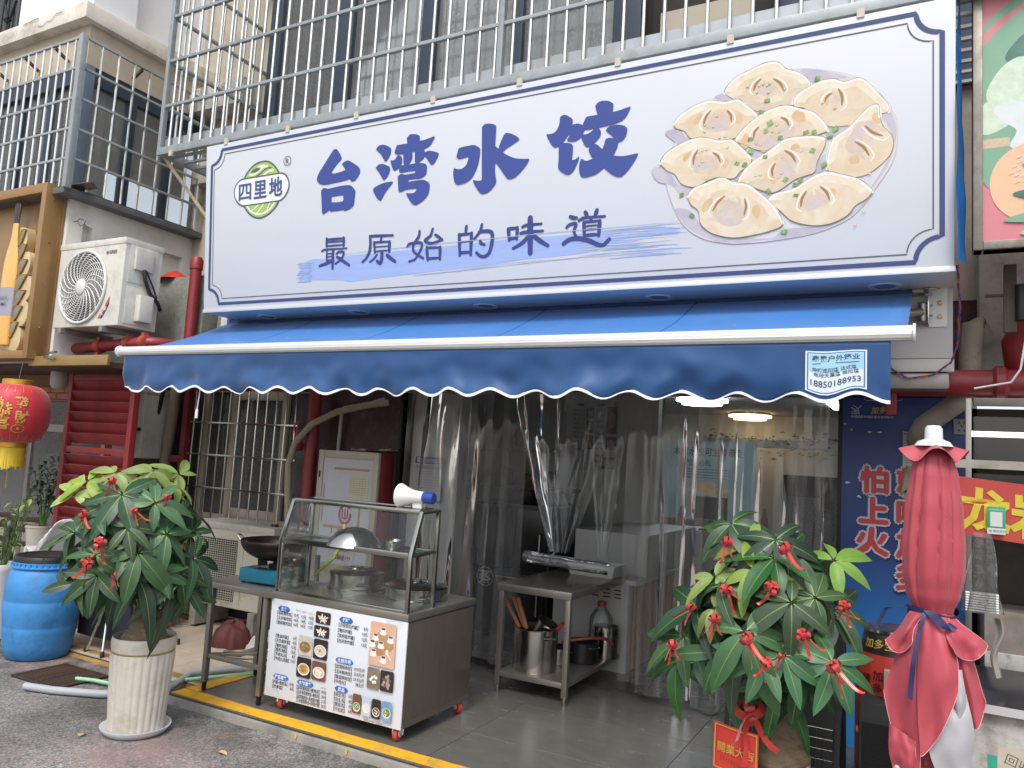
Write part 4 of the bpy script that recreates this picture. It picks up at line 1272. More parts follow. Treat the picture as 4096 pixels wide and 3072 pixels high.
ac = ac_unit('air_conditioner', 'large white outdoor air conditioner with a round fan guard, perched beside the gold box', (-7.13, 4.2, 2.67), .94, .38, .78, 'round')
g = Gfx((0, -.001, 0), (1, 0, 0), (0, 0, 1), lift=.002)
g.ell(.70, .665, .016, .016, 1)
g.text('GREE', .725, .652, .044, 0, bold=.02, width=.105)
g.build('badge', [M('badge_grey', '#4f4f52', .4), M('badge_red', '#9c3b34', .4)], ac)
g = Gfx((.66, -.001, .07), (1, 0, 0), (0, 0, 1), lift=.002)
g.poly([(0, 0), (.06, 0), (.14, .12), (.14, .20)], 0).poly([(.0, 0), (.035, 0), (.14, .155), (.14, .20)], 1)
g.text('十年', .05, .012, .055, 2, bold=.01, ang=.9)
g.build('energy_sticker', [M('sticker_navy', '#2d3050', .4), M('sticker_red', '#b5502f', .4), WHITEPL], ac)
MB().box(.94, .945, .05, .33, .40, .74).build('side_panel', ACW, ac, bevel=.004)
MB().box(.94, .946, .05, .33, .03, .36).build('side_panel', ACW, ac, bevel=.004)
MB().box(.945, .975, .09, .27, .52, .72).build('terminal_cover', ACW, ac, bevel=.012)
MB().box(.945, 1.02, .14, .28, .06, .30).build('valve_cover', ACW, ac, bevel=.015)
MB().tube([(.975, .18, .53), (1.0, .18, .44), (.98, .25, .34), (1.0, .33, .26), (.98, .38, .2)], .017, 8).build('cable', BLACK, ac, smooth=60)
MB().tube([(.975, .20, .53), (.99, .27, .40), (.985, .33, .3)], .008, 6).build('cable', BLACK, ac, smooth=60)
for x in (.12, .72):
    MB().box(x, x+.05, -.02, .5, -.05, -.002).build('bracket', M('bracket_grey', '#8b8c8a', .5, .4, var=.15), ac)
wh = MB().lathe([(0, .02), (.10, .02), (.115, .05), (.09, .07), (0, .075)], (.42, .2, .79-.015), 20)
tag(wh.xf(Matrix.Translation((-7.13, 4.2, 2.67))).build('round_pot_lid', M('lid_dark', '#353230', .4, .5), smooth=40), 'dark round lid lying on top of the big air conditioner', 'lid')

# concrete parapet, red fire pipes
o = MB().box(-6.82, -5.95, 4.88, 5.06, 2.4, 3.27).build('concrete_parapet', M('mossy_concrete', '#8b8d84', .95, var=.3, scale=6, dirt='#3f4a34', damt=.9, dscale=3, bump=.5, bscale=30), bevel=.01)
tag(o, 'stained mossy concrete block between the air conditioner and the shop sign', 'wall')
o = MB().lathe([(.0, .09), (.04, .085), (.11, .04), (.15, .0)], (-6.50, 4.97, 3.27), 20).build('wok_cover', M('red_enamel', '#b5352c', .4), smooth=50)
tag(o, 'red domed lid resting on the mossy concrete block', 'lid')
pp = thing('fire_pipe', 'red horizontal fire pipe with clamps under the big air conditioner', 'pipe', (-7.3, 4.42, 2.52))
MB().tube([(0, .06, .0), (1.0, -.02, .02), (1.25, -.04, .025), (1.32, .0, .028), (1.34, .1, .03), (1.34, .6, .03)], .05, 16).build('pipe', RED_PIPE, pp, smooth=50)
for x in (.55, 1.02, 1.26):
    c = MB().lathe([(.052, -.035), (.064, -.03), (.064, .03), (.052, .035)], (0, 0, 0), 18).xf(Matrix.Translation((x, .06-.08*x, .02*x)) @ Matrix.Rotation(R(90), 4, 'Y'))
    c.box(x-.02, x+.02, .03-.08*x, .07-.08*x, .055+.02*x, .085+.02*x).box(x-.02, x+.02, .03-.08*x, .07-.08*x, -.085+.02*x, -.055+.02*x)
    c.build('clamp', M('clamp_orange', '#98402f', .5, var=.15), pp, smooth=40)
for i, (x, y, z0, z1, lb_) in enumerate(((-6.0, 4.80, 2.2, 3.42, 'red upright pipe with a domed cap at the left end of the shop sign'), (-5.58, 5.12, 2.2, 2.86, 'short red upright pipe tucked under the left end of the sign'))):
    o = MB().lathe([(.05, 0), (.05, z1-z0-.12), (.058, z1-z0-.115), (.058, z1-z0-.03), (.04, z1-z0), (0, z1-z0+.01)], (x, y, z0), 18).build('fire_riser', RED_PIPE, smooth=45)
    tag(o, lb_, 'pipe')

# ================================================================ red louvred door
sd_ = thing('louvred_screen', 'dark red louvred steel screen under the brown soffit', 'screen', (-7.22, 4.5, -.02))
for x in (0, .93):
    MB().box(x, x+.06, -.03, .03, 0, 2.30).build('post', RED_PAINT, sd_, bevel=.003)
for z in (2.24, 1.56, .0):
    MB().box(.06, .93, -.025, .025, z, z+.055).build('rail', RED_PAINT, sd_, bevel=.003)
lv = MB().bar((.061, 0, 0), (.929, 0, 0), .112, .008).mesh('louvre', RED_PAINT, bevel=.002, seg=1)
for k in range(22):
    z = 2.19-.099*k
    if abs(z-1.585) > .06 and z > .08:
        link('louvre', lv, sd_, (0, 0, z), (R(-60), 0, 0))
sf = thing('post_framework', 'dark red steel post frame between the louvred screen and the barred window', 'frame', (-6.86, 5.5, 0))
MB().box(0, .07, 0, .07, 0, 2.9).build('post', RED_PAINT, sf, bevel=.003)
MB().box(-.75, 0, .01, .06, 1.48, 1.55).build('rail', RED_PAINT, sf, bevel=.003)
MB().box(-.75, 0, .01, .06, 1.28, 1.36).build('rail', RED_PAINT, sf, bevel=.003)
MB().box(.07, 1.68, -.02, .05, 2.24, 2.32).build('rail', RED_PAINT, sf, bevel=.003)
# old ac behind the frame with pipes
t = ac_unit('air_conditioner', 'old white air conditioner mounted behind the red post frame', (-7.75, 5.25, 1.5), .62, .3, .72, '')
MB().box(.30, .52, -.02, .0, .50, .70).build('terminal_cover', ACW, t, bevel=.008)
MB().tube([(.34, -.03, .5), (.36, -.05, .36), (.5, -.05, .28), (.6, -.02, .3)], .018, 8).build('cable', BLACK, t, smooth=60)
o = MB().tube([(-7.02, 5.52, 2.4), (-7.03, 5.52, 2.0), (-7.08, 5.52, 1.55), (-7.1, 5.52, 0)], .055, 12).build('drain_pipe', M('drain_beige', '#8c8375', .7, var=.15), smooth=50)
tag(o, 'beige drain pipe running down between the louvred screen and the red post', 'pipe')
o = MB().tube([(-7.13, 5.45, 2.3), (-7.15, 5.42, 2.0), (-7.2, 5.42, 1.8), (-7.25, 5.42, 1.6)], .03, 8).build('insulated_hose', BLACK, smooth=50)
tag(o, 'black insulated hose hanging beside the beige drain pipe', 'hose')

# security sensor
o = MB().lathe([(.0, -.17), (.05, -.165), (.075, -.13), (.08, -.06), (.078, 0)], (-7.42, 4.5, 2.30), 20).build('motion_sensor', M('sensor_white', '#a5a19b', .45), smooth=50)
tag(o, 'white rounded sensor under the brown soffit', 'sensor')

# ================================================================ lantern
ln = thing('lantern', 'big red paper lantern with gold writing and a yellow fringe', 'lantern', (-7.2, 4.0, 1.86))
RL, HL = .285, .26
REDL = M('lantern_red', '#b3202f', .5, var=.06, scale=4, sheen=.3)
prof = [(.09+.0, -HL)]+[(.09+(RL-.09)*math.cos(R(a))**.72, HL*math.sin(R(a))) for a in range(-84, 85, 7)]+[(.09, HL)]
MB().lathe(prof, (0, 0, 0), 64, fn=lambda r, a, i: r*(1+.006*math.cos(a*16))).build('shade', REDL, ln, smooth=60)
GILT = M('lantern_gold', '#c99a3c', .3, .6, var=.1)
MB().lathe([(.125, 0), (.125, .05), (.115, .055)], (0, 0, HL-.01), 28).build('top_collar', GILT, ln, smooth=40)
MB().lathe([(.115, -.055), (.125, -.05), (.125, 0)], (0, 0, -HL+.01), 28).build('bottom_collar', GILT, ln, smooth=40)
fr = MB()
for k in range(90):
    a = 2*math.pi*k/90
    L = .22+random.uniform(-.02, .02)
    p = (.115*math.cos(a), .115*math.sin(a))
    w = .006
    q = (-math.sin(a)*w, math.cos(a)*w)
    dx, dy = random.uniform(-.006, .006), random.uniform(-.006, .006)
    fr.add([(p[0]-q[0], p[1]-q[1], -HL-.04), (p[0]+q[0], p[1]+q[1], -HL-.04), (p[0]*1.03+q[0]+dx, p[1]*1.03+q[1]+dy, -HL-L), (p[0]*1.03-q[0]+dx, p[1]*1.03-q[1]+dy, -HL-L)], [(0, 1, 2, 3)])
fr.build('fringe', M('fringe_yellow', '#d3b62f', .6, var=.1), ln)['kind'] = 'stuff'
def lrad(z):
    s_ = max(-.995, min(.995, z/HL))
    return .09+(RL-.09)*math.cos(math.asin(s_))**.72


def lwarp(a0):
    def f(x, y, k):
        r = lrad(y)+.004+k
        a = a0+x/RL
        return Vector((r*math.cos(a), r*math.sin(a), y))
    return f


# the side that faces the street
for a0, chars in ((R(-33), None),):
    g = Gfx((0, 0, 0), (1, 0, 0), (0, 0, 1), lift=.001, warp=lwarp(a0))
    g.text('發', .06, .045, .12, 0, bold=.02, align='C').text('財', .075, -.075, .115, 0, bold=.02, align='C')
    g.text('恭', -.06, -.02, .125, 0, bold=.02, align='C').text('喜', -.07, -.135, .12, 0, bold=.02, align='C')
    g.poly([[(.055+.055*math.cos(t*.3), -.135+.038*math.sin(t*.3)) for t in range(21)], [(.055+.047*math.cos(t*.3), -.135+.031*math.sin(t*.3)) for t in range(21)]], 0)
    g.rect(.043, -.146, .067, -.124, 0)
    for k in range(-7, 8):
        x = k*.075
        g.stroke([(x*1.0, .185), (x*1.0, .21), (x*1.0, .235)], .005, 0)
        g.stroke([(x*1.0, -.19), (x*1.0, -.22), (x*1.0, -.245)], .005, 0)
    for k in range(9):
        g.stroke(crom([(-.12+.03*math.cos(k*.7), .09+.035*math.sin(k*.7)), (-.12+.045*math.cos(k*.7+.3), .09+.05*math.sin(k*.7+.3)), (-.12+.02*math.cos(k*.7+.9), .09+.02*math.sin(k*.7+.9))], False), .006, 0)
    g.build('gold_writing', [M('gold_print', '#c9a050', .4, .4)], ln)
MB().tube([(0, 0, HL+.04), (.03, 0, HL+.2)], .003, 5).build('hanging_wire', STEEL, ln)
MB().tube([(0, 0, -HL-.04), (0, 0, -HL-.40)], .004, 5).build('tassel_cord', GILT, ln)

# ================================================================ blue barrel
bl = thing('barrel', 'blue plastic barrel with a black lid, standing at the edge of the road', 'barrel', (-6.22, 3.85, -.06))
BARB = M('barrel_blue', '#3a80bb', .48, var=.16, scale=5, dirt='#2a557e', damt=.75, dscale=3.2, bump=.06, bscale=12)
pf = [(.0, 0), (.205, 0), (.225, .015), (.245, .1), (.258, .2), (.262, .24), (.259, .25), (.262, .26), (.272, .36), (.274, .44), (.270, .45), (.274, .46), (.270, .55), (.258, .64), (.236, .69), (.228, .70), (.228, .745), (.0, .745)]
MB().lathe(pf, n=48).build('body', BARB, bl, smooth=50)
MB().lathe([(.228, .70), (.252, .703), (.252, .712), (.236, .72), (.236, .745), (.228, .748)], n=48, cap=False).build('collar', BARB, bl, smooth=40)
for k in range(36):
    a = 2*math.pi*k/36
    MB().box(.235, .247, -.008, .008, .715, .738).xf(Matrix.Rotation(a, 4, 'Z')).build('collar_rib', BARB, bl)
MB().lathe([(.0, .785), (.16, .785), (.19, .79), (.205, .795), (.225, .79), (.235, .77), (.235, .735)], n=48).build('lid', BLACK, bl, smooth=40)
g = Gfx((0, 0, 0), (1, 0, 0), (0, 0, 1), lift=.001, warp=lambda x, y, k: Vector(((.272+k)*math.cos(R(-24)+x/.27), (.272+k)*math.sin(R(-24)+x/.27), y)))
for x in (-.02, .02):
    g.stroke([(x, .53), (x, .60)], .006, 0).stroke([(x-.012, .588), (x, .605), (x+.012, .588)], .005, 0)
g.stroke([(-.04, .52), (.04, .52)], .005, 0)
g.build('moulded_arrows', [M('barrel_pale', '#5d90bf', .5)], bl)

# ================================================================ drain grate
dg = thing('drain_grate', 'rusty iron drain grate set in the road by the blue barrel', 'grate', (-5.80, 3.42, -.058))
MB().box(0, .53, 0, .41, -.001, .003).build('pit', M('pit_black', '#0c0b0a', .9), dg)
RUST = M('rusty_iron', '#4a3a30', .8, .5, var=.3, scale=12)
for x0, x1, y0, y1 in ((0, .53, 0, .02), (0, .53, .39, .41), (0, .02, .02, .39), (.51, .53, .02, .39), (.255, .275, .02, .39)):
    MB().box(x0, x1, y0, y1, .0, .014).build('frame', RUST, dg, bevel=.002)
gm = MB().box(.02, .255, -.006, .006, .003, .012).mesh('grate_bar', RUST, bevel=.001, seg=1)
for k in range(14):
    for x in (0, .255):
        link('grate_bar', gm, dg, (x, .045+.0248*k, 0))

# ================================================================ ribbed hose across the pavement
o = MB().tube([(-5.42, 3.30, -.03), (-5.2, 3.36, -.03), (-4.9, 3.5, -.03), (-4.6, 3.75, -.03), (-4.75, 4.1, .0), (-4.62, 4.35, .01), (-4.4, 4.5, .02)], .026, 10).build('drain_hose', M('hose_grey', '#9ba0a4', .5, var=.06, bump=.3, bscale=90), smooth=60)
tag(o, 'pale grey flexible drain hose lying across the drain grate', 'hose')
o = MB().tube([(-4.98, 4.62, .02), (-4.85, 4.66, .02), (-4.6, 4.75, .12), (-4.45, 4.95, .35), (-4.5, 5.1, .6), (-4.55, 5.15, .8)], .022, 10).build('waste_hose', M('hose_dark', '#4c4c4e', .5, var=.2, bump=.9, bscale=60, stretch=(1, 1, 1)), smooth=60)
tag(o, 'dark corrugated waste hose rising beside the stove table', 'hose')
o = MB().tube([(-5.35, 3.62, -.035), (-5.2, 3.66, -.03), (-5.05, 3.68, -.03), (-4.7, 4.0, -.01), (-4.3, 4.5, .02)], .014, 8).build('green_hose', M('hose_green', '#8fbf9f', .45), smooth=60)
tag(o, 'thin pale green garden hose beside the drain grate', 'hose')

# ================================================================ barred window
win = thing('barred_window', 'cream sliding window behind a steel bar grille', 'window', (-6.72, 5.66, .92))
MB().box(0, 1.52, .0, .06, 0, .06).box(0, 1.52, .0, .06, 1.32, 1.38).box(0, .06, .0, .06, .06, 1.32).box(1.46, 1.52, 0, .06, .06, 1.32).build('frame', ALU_W, win, bevel=.003)
MB().box(.42, .50, -.015, .02, .06, 1.32).box(1.12, 1.20, -.015, .02, .06, 1.32).box(.5, 1.12, -.015, .02, .06, .14).box(.5, 1.12, -.015, .02, 1.24, 1.32).build('sash', ALU_W, win, bevel=.003)
MB().box(.50, 1.12, .0, .006, .14, 1.24).build('pane', GLASS_D, win)
MB().box(.06, .42, .03, .036, .06, 1.32).build('pane', GLASS_D, win)
MB().box(1.20, 1.46, .03, .036, .06, 1.32).build('pane', GLASS_D, win)
MB().box(-.1, 1.7, .3, .31, -.1, 1.5).build('back_panel', M('dark_room', '#1d1b1a', .9), win)
MB().box(-.25, 1.55, -.16, .0, -.05, .0).build('sill', WALL_M, win, bevel=.006)
bgr = MB().cyl((0, 0, 0), (0, 0, 1.42), .0085, 8).mesh('bar', STEEL_BAR, smooth=40)
for k in range(13):
    link('bar', bgr, win, (-.12+.128*k, -.13, -.02))
for z in (.02, .33, .66, .99, 1.36):
    MB().box(-.14, 1.46, -.142, -.118, z-.009, z+.009).build('rail', STEEL, win, bevel=.002)

# ================================================================ old air conditioner below the window
a2 = thing('air_conditioner', 'weathered cream air conditioner standing on the ground below the barred window', 'air conditioner', (-6.2, 5.22, .2))
ACO = M('ac_cream', '#b9b5a5', .5, var=.05, scale=3, dirt='#7d705c', damt=.7, dscale=3)
MB().box(0, 1.06, 0, .34, 0, .74).build('casing', ACO, a2, bevel=.014, seg=3)
MB().box(-.008, 1.068, -.008, .348, .70, .765).build('top_cover', M('ac_cream_top', '#b3afa2', .6, var=.1, scale=6, dirt='#5f4a38', damt=.8, dscale=6), a2, bevel=.01)
MB().box(.05, .62, -.003, .0, .06, .62).build('coil_opening', ACD, a2)
wr_ = MB()
for k in range(20):
    wr_.tube([(.05+.03*k, -.012, .06), (.05+.03*k, -.012, .62)], .0022, 4)
for k in range(29):
    wr_.tube([(.05, -.014, .06+.02*k), (.62, -.014, .06+.02*k)], .0022, 4)
wr_.build('wire_guard', M('guard_cream', '#c3bfae', .5), a2)['kind'] = 'stuff'
MB().box(.66, .70, -.004, .0, .05, .66).build('seam', ACO, a2)
for x in (.1, .85):
    MB().box(x, x+.08, -.03, .37, -.2, -.002).build('foot', CONC, a2)
o = MB().lathe([(0, .02), (.03, .018), (.04, 0)], (-5.3, 5.38, .966), 14).build('rubber_stopper', BLACK, smooth=40)
tag(o, 'small black stopper lying on top of the weathered cream air conditioner', 'stopper')

# ================================================================ hydrant cabinet and the hose by it
hy = thing('hydrant_cabinet', 'fire hydrant cabinet with a white door and red sides, beside the shop opening', 'cabinet', (-4.88, 5.44, 0))
CAB = M('cabinet_frame', '#a9a492', .45, .2, var=.08, dirt='#7b7362', damt=.5)
MB().box(0, .685, .02, .21, 0, 1.70).build('casing', RED_PAINT, hy, bevel=.006)
MB().box(0, .685, -.01, .02, 0, .62).build('base_panel', CAB, hy, bevel=.004)
for b4 in ((0, .06, .62, 1.70), (.625, .685, .62, 1.70), (.06, .625, 1.63, 1.70), (.06, .625, .62, .70)):
    MB().box(b4[0], b4[1], -.015, .02, b4[2], b4[3]).build('door_frame', CAB, hy, bevel=.005)
dr = MB().box(.06, .625, -.005, .01, .70, 1.63).build('door', M('door_white', '#b9b9bf', .4, var=.04, dirt='#8f8a86', damt=.3), hy)
g = Gfx((.06, -.005, .70), (1, 0, 0), (0, 0, 1), lift=.002)
cx, cz = .29, .44
g.poly([[(cx+.075*math.cos(t*.2618), cz+.095*math.sin(t*.2618)) for t in range(24)], [(cx+.052*math.cos(t*.2618), cz+.07*math.sin(t*.2618)) for t in range(24)]], 0)
g.rect(cx+.02, cz+.01, cx+.08, cz+.05, 3)
for pts in ([(cx-.03, cz+.045), (cx-.03, cz-.03), (cx, cz-.04), (cx+.03, cz-.03), (cx+.03, cz+.045)], [(cx, cz+.045), (cx, cz-.03)]):
    g.stroke(pts, .016, 0, cap=False)
g.text('广威消防', cx, .265, .075, 0, bold=.02, align='C')
g.text('消火栓', cx, .14, .07, 0, bold=.02, align='C').text('FIRE HYDRANT', cx, .115, .025, 0, align='C')
g.text('火警@119', cx, .045, .045, 0, bold=.01, align='C').text('福建省南安市广威消防器材公司', cx, -.03, .04, 0, bold=.01, align='C', width=.42)
g.rect(.315, .58, .53, .80, 1)
for k in range(8):
    g.stroke([(.33, .76-.02*k), (.50, .76-.02*k)], .0025, 2, cap=False)
for k in range(6):
    g.stroke([(.33+.034*k, .76), (.33+.034*k, .62)], .002, 2, cap=False)
for (x0, y0, x1, y1) in ((.13, .83, .53, .85), (.02, .36, .03, .70), (.05, .31, .47, .335), (.44, .33, .455, .55)):
    g.rect(x0, y0, x1, y1, 4)
g.build('door_print', [M('print_red', '#a33a3d', .5), M('paper_yellow', '#c4bd9f', .7), M('print_grey', '#8d887c', .7), MATS['door_white'], M('old_tape', '#a98f63', .7, var=.2)], hy)
for z in (.85, 1.45):
    MB().cyl((.03, -.02, z), (.03, -.02, z+.06), .006, 8).build('hinge', BLACK, hy)
o = MB().grid(lambda u, v: (-4.55+.42*u, 5.46+.16*v+.03*wob(u*3, v), 1.712+.03*abs(wob(u*5, v*4, 2))+.05*max(0, u-.6)*(1-abs(v-.5))), 14, 8).build('paper_sheet', M('paper_pink', '#b99a90', .8), smooth=60)
tag(o, 'crumpled paper sheet lying on top of the hydrant cabinet', 'paper')
rp = MB().tube([(-5.03, 5.48, 0), (-5.03, 5.48, 2.35)], .062, 18).build('fire_riser', RED_PIPE, smooth=50)
tag(rp, 'red upright pipe between the barred window and the hydrant cabinet', 'pipe')
vl = thing('pipe_valve', 'red scissor-handled valve on the pipe by the barred window', 'valve', (-5.12, 5.40, 1.72))
MB().lathe([(.03, -.02), (.045, -.01), (.045, .03), (.03, .04)], n=14).xf(Matrix.Rotation(R(90), 4, 'Y')).build('body', RED_PIPE, vl, smooth=40)
for sg in (-1, 1):
    MB().bar((0, -.03, .02), (.025*sg, -.05, .22), .012, .008).build('handle', M('red_grip', '#b32f33', .4), vl)
hs_ = [(-.66, 5.46, 2.16), (-.80, 5.42, 2.12)]
hp = [(-4.28, 5.62, 2.16), (-4.45, 5.50, 2.12), (-4.7, 5.42, 2.05), (-4.95, 5.38, 1.93), (-5.12, 5.36, 1.75), (-5.18, 5.36, 1.55), (-5.16, 5.36, 1.3), (-5.14, 5.38, 1.0)]
o = MB().tube([(x, y, z) for x, y in [] for z in []] or [Vector(hp[i]).lerp(Vector(hp[i+1]), k/4) for i in range(len(hp)-1) for k in range(4)]+[Vector(hp[-1])], .03, 12).build('wrapped_hose', M('tape_wrap', '#9c917a', .75, var=.25, scale=30, stretch=(1, 1, 3), bump=.4, bscale=50), smooth=60)
tag(o, 'beige tape-wrapped pipe curving above the hydrant cabinet', 'hose')
o = MB().tube([(-4.32, 5.60, 2.19), (-4.5, 5.60, 2.14), (-4.78, 5.60, 2.10), (-4.80, 5.60, 2.07), (-4.81, 5.60, 1.7)], .017, 10).build('pvc_pipe', M('pvc_white', '#aaa59c', .5), smooth=40)
tag(o, 'thin white pipe bent down the maroon wall behind the wrapped hose', 'pipe')

# ================================================================ food cart
ct = thing('food_cart', 'stainless food cart with a glass case and a white printed menu on its front', 'cart', (-3.79, 3.9, 0))
CW = 1.085
SIDE = M('cart_steel', '#7c746b', .34, .6, var=.12, scale=3, stretch=(2, 2, .4), rvar=.1, dirt='#5c5650', damt=.5)
MB().box(.0, CW, .004, .77, .10, .70).build('body', SIDE, ct, bevel=.004)
MB().box(-.012, CW+.006, -.01, .785, .705, .75).build('counter_top', STEEL_D, ct, bevel=.006)
MB().box(CW-.001, CW+.004, .02, .76, .085, .115).build('skirt', SIDE, ct)
ps = MB().box(-.008, CW+.004, -.008, .002, .085, .705).build('menu_panel', M('menu_white', '#c9ccd2', .45, var=.02), ct, bevel=.001, label='white printed menu board with blue headings and food photos')
# glass case
xL, xR = .0, CW-.01
CS = M('case_steel', '#a09f98', .22, 1, var=.05, scale=5)
K0, K1, T1, T2 = (.0, .75), (.0, 1.09), (.088, 1.352), (.275, 1.362)
for x in (xL+.012, xR-.012):
    f = MB()
    f.bar((x, K0[0]+.012, K0[1]), (x, K1[0]+.012, K1[1]), .026, .026)
    f.bar((x, K1[0]+.012, K1[1]-.005), (x, T1[0]+.012, T1[1]), .026, .026, up=(1, 0, 0))
    f.bar((x, T1[0], T1[1]-.005), (x, T2[0]+.02, T2[1]-.005), .026, .02)
    f.bar((x, T2[0]+.01, K0[1]), (x, T2[0]+.01, T2[1]-.005), .026, .024)
    f.bar((x, K1[0]+.012, K1[1]), (x, T2[0]+.01, K1[1]+.01), .02, .024)
    f.build('case_frame', CS, ct, bevel=.003)
for y, z, h in ((.012, K1[1], .035), (T1[0]+.01, T1[1]-.004, .022), (T2[0]+.01, T2[1]-.004, .022), (.012, K0[1]+.006, .02), (T2[0]+.01, K1[1]+.008, .02)):
    MB().box(xL+.026, xR-.026, y-.012, y+.012, z-h/2, z+h/2).build('case_rail', CS, ct, bevel=.003)
MB().box(xL+.02, xR-.02, T1[0], T2[0]+.02, T1[1]-.002, T1[1]+.012).build('case_top', CS, ct, bevel=.003)
MB().box(xL+.025, xR-.025, .026, T2[0]-.004, K1[1]-.008, K1[1]).build('case_shelf', glass_mat('shelf_glass', (.8, .86, .82)), ct)
CG = glass_mat('case_glass', (.86, .89, .87), 1.0, .012, haze=.02, ior=1.35)
MB().grid(lambda u, v: (xL+.026+(xR-xL-.052)*u, .012, K0[1]+.016+(K1[1]-K0[1]-.034)*v), 1, 1).build('pane', CG, ct)
MB().grid(lambda u, v: (xL+.026+(xR-xL-.052)*u, .012+(T1[0]-.002)*v, K1[1]+.018+(T1[1]-K1[1]-.034)*v), 1, 1).build('pane', CG, ct)
for x in (xL+.012, xR-.012):
    MB().add([(x, .024, .76), (x, .024, 1.08), (x, .1, 1.34), (x, .265, 1.345), (x, .265, .76)], [(0, 1, 2, 3, 4)]).build('pane', CG, ct)
# castors
RUB = M('castor_red', '#b5402c', .5, var=.1)
for i, (x, y, a) in enumerate(((.09, .06, 20), (CW-.055, .05, 8), (CW-.04, .70, 60), (.09, .70, 30))):
    w = MB().cyl((-.016, 0, 0), (.016, 0, 0), .043, 24).build('castor_wheel', RUB, ct, bevel=.008)
    w.location = (x, y, .044)
    w.rotation_euler = (0, 0, R(a))
    MB().cyl((-.018, 0, 0), (.018, 0, 0), .02, 16).build('hub', WHITEPL, w)
    k = MB().bar((-.024, 0, -.005), (-.024, .012, .05), .028, .004, up=(0, 1, 0)).bar((.024, 0, -.005), (.024, .012, .05), .028, .004, up=(0, 1, 0)).box(-.027, .027, -.02, .04, .045, .053)
    k.build('fork', STEEL, w)
# menu print
g = Gfx((.07, -.008, .084), (1, 0, 0), (0, 0, 1), lift=.0012, step=.00003)
rng = random.Random(8)
for cx, cy in ((.02, .60), (.95, .60), (.02, .03), (.93, .02)):
    for q in range(5):
        pts = [(cx-.09+.018*i, cy-.02+.011*q+.006*math.sin(i*1.1+q)) for i in range(8)]
        g.stroke([(max(-.075, min(1.015, x)), max(.003, min(.618, y))) for x, y in pts], .0012, 4, cap=False)
g.hold = False
for l in MENU.split('\n'):
    t, x0, x1, zc = l.split('|')
    x0, x1, zc = int(x0)/1000, int(x1)/1000, int(zc)/1000
    k, t = t[0], t[1:]
    if k == 'B':
        h = .027
        g.poly([(x0, zc), (x0+.008, zc+.009), (x0+.02, zc+.0175), (x1-.02, zc+.0175), (x1-.008, zc+.009), (x1, zc), (x1-.008, zc-.009), (x1-.02, zc-.0175), (x0+.02, zc-.0175), (x0+.008, zc-.009)], 1)
        g.up(4).text(t, (x0+x1)/2, zc-h*.38, h, 2, bold=.02, align='C')
    else:
        h = .026 if k == 'K' else .012
        g.text(t, x0, zc-h*.38, h, 0, bold=.008 if k == 'K' else 0, width=x1-x0)
for x, y, n in ((.16, .568, '大份'), (.215, .565, '中份'), (.275, .563, '小份'), (.42, .128, '中份')):
    g.text(n+'/12个', x, y, .011, 0, align='C')
FOOD = [[5, 6, 7], [5, 6, 7], [8, 9, 10], [5, 7, 11], [5, 9, 12], [13, 7, 11], [14, 7, 15], [16, 7, 10], [5, 17, 13], [13, 7, 18], [15, 7, 6], [5, 7, 13], [19, 12, 18]]
for i, (x0, y0, x1, y1) in enumerate(PHOTOS):
    x0, y0, x1, y1 = [c/1000 for c in (x0, y0, x1, y1)]
    base, b1, b2 = FOOD[i]
    w, h = x1-x0, y1-y0
    g.rect(x0, y0, x1, y1, base, ch=.007)
    g.up(3)
    if i == 6:
        g.poly(crom([(x0+.15*w, y0+.3*h), (x0+.5*w, y0+.25*h), (x0+.95*w, y0+.5*h), (x0+.6*w, y0+.8*h), (x0+.2*w, y0+.7*h)]), 20)
        for (a, b) in ((.5, .82), (.22, .66), (.8, .66), (.12, .5), (.45, .5), (.18, .3), (.58, .18)):
            g.up().ell(x0+a*w, y0+b*h-.014, .026, .012, 7).rect(x0+a*w-.019, y0+b*h-.014, x0+a*w+.019, y0+b*h+.012, 7).ell(x0+a*w, y0+b*h+.012, .020, .010, 2).ell(x0+a*w, y0+b*h+.012, .016, .0075, 13)
        g.stroke([(x0+.72*w, y0+.32*h), (x0+.86*w, y0+.2*h)], .008, 7).ell(x0+.70*w, y0+.35*h, .012, .016, 7)
    elif i in (0, 1, 7, 8):
        for k in range(11 if i < 2 else 13):
            a, r_ = k*2.4, .09*math.sqrt(k+.5)
            g.up().ell(x0+w*(.5+r_*math.cos(a)), y0+h*(.46+r_*math.sin(a)), w*.11, h*.075, rng.choice((b1, b2)), 10, a)
    else:
        cx, cy = (x0+x1)/2, y0+h*(.42 if i not in (9, 11) else .34)
        rx_, ry_ = w*.42, min(w*.40, h*.30)
        g.ell(cx, cy, rx_, ry_, 7 if i != 2 else 20).up().ell(cx, cy+.002, rx_*.86, ry_*.84, b2)
        for k in range(16):
            a, r_ = k*2.4, .2*math.sqrt(k+.3)
            ax, ay = cx+rx_*.75*r_*math.cos(a)*.9, cy+ry_*.75*r_*math.sin(a)*.9
            if i in (2, 4):
                g.stroke(crom([(ax-.01, ay-.004), (ax, ay+.006), (ax+.012, ay-.002)], False), .004, rng.choice((9, 10, 12)))
            else:
                g.up().ell(ax, ay, w*.07, w*.05, rng.choice((b1, b2, 6)), 8, a)
        if i in (2, 3, 9):
            for k in range(5):
                g.stroke([(cx+rng.uniform(-.01, .01), cy+rng.uniform(-.01, .012)), (cx+rng.uniform(-.012, .012), cy+rng.uniform(-.012, .012))], .004, 18)
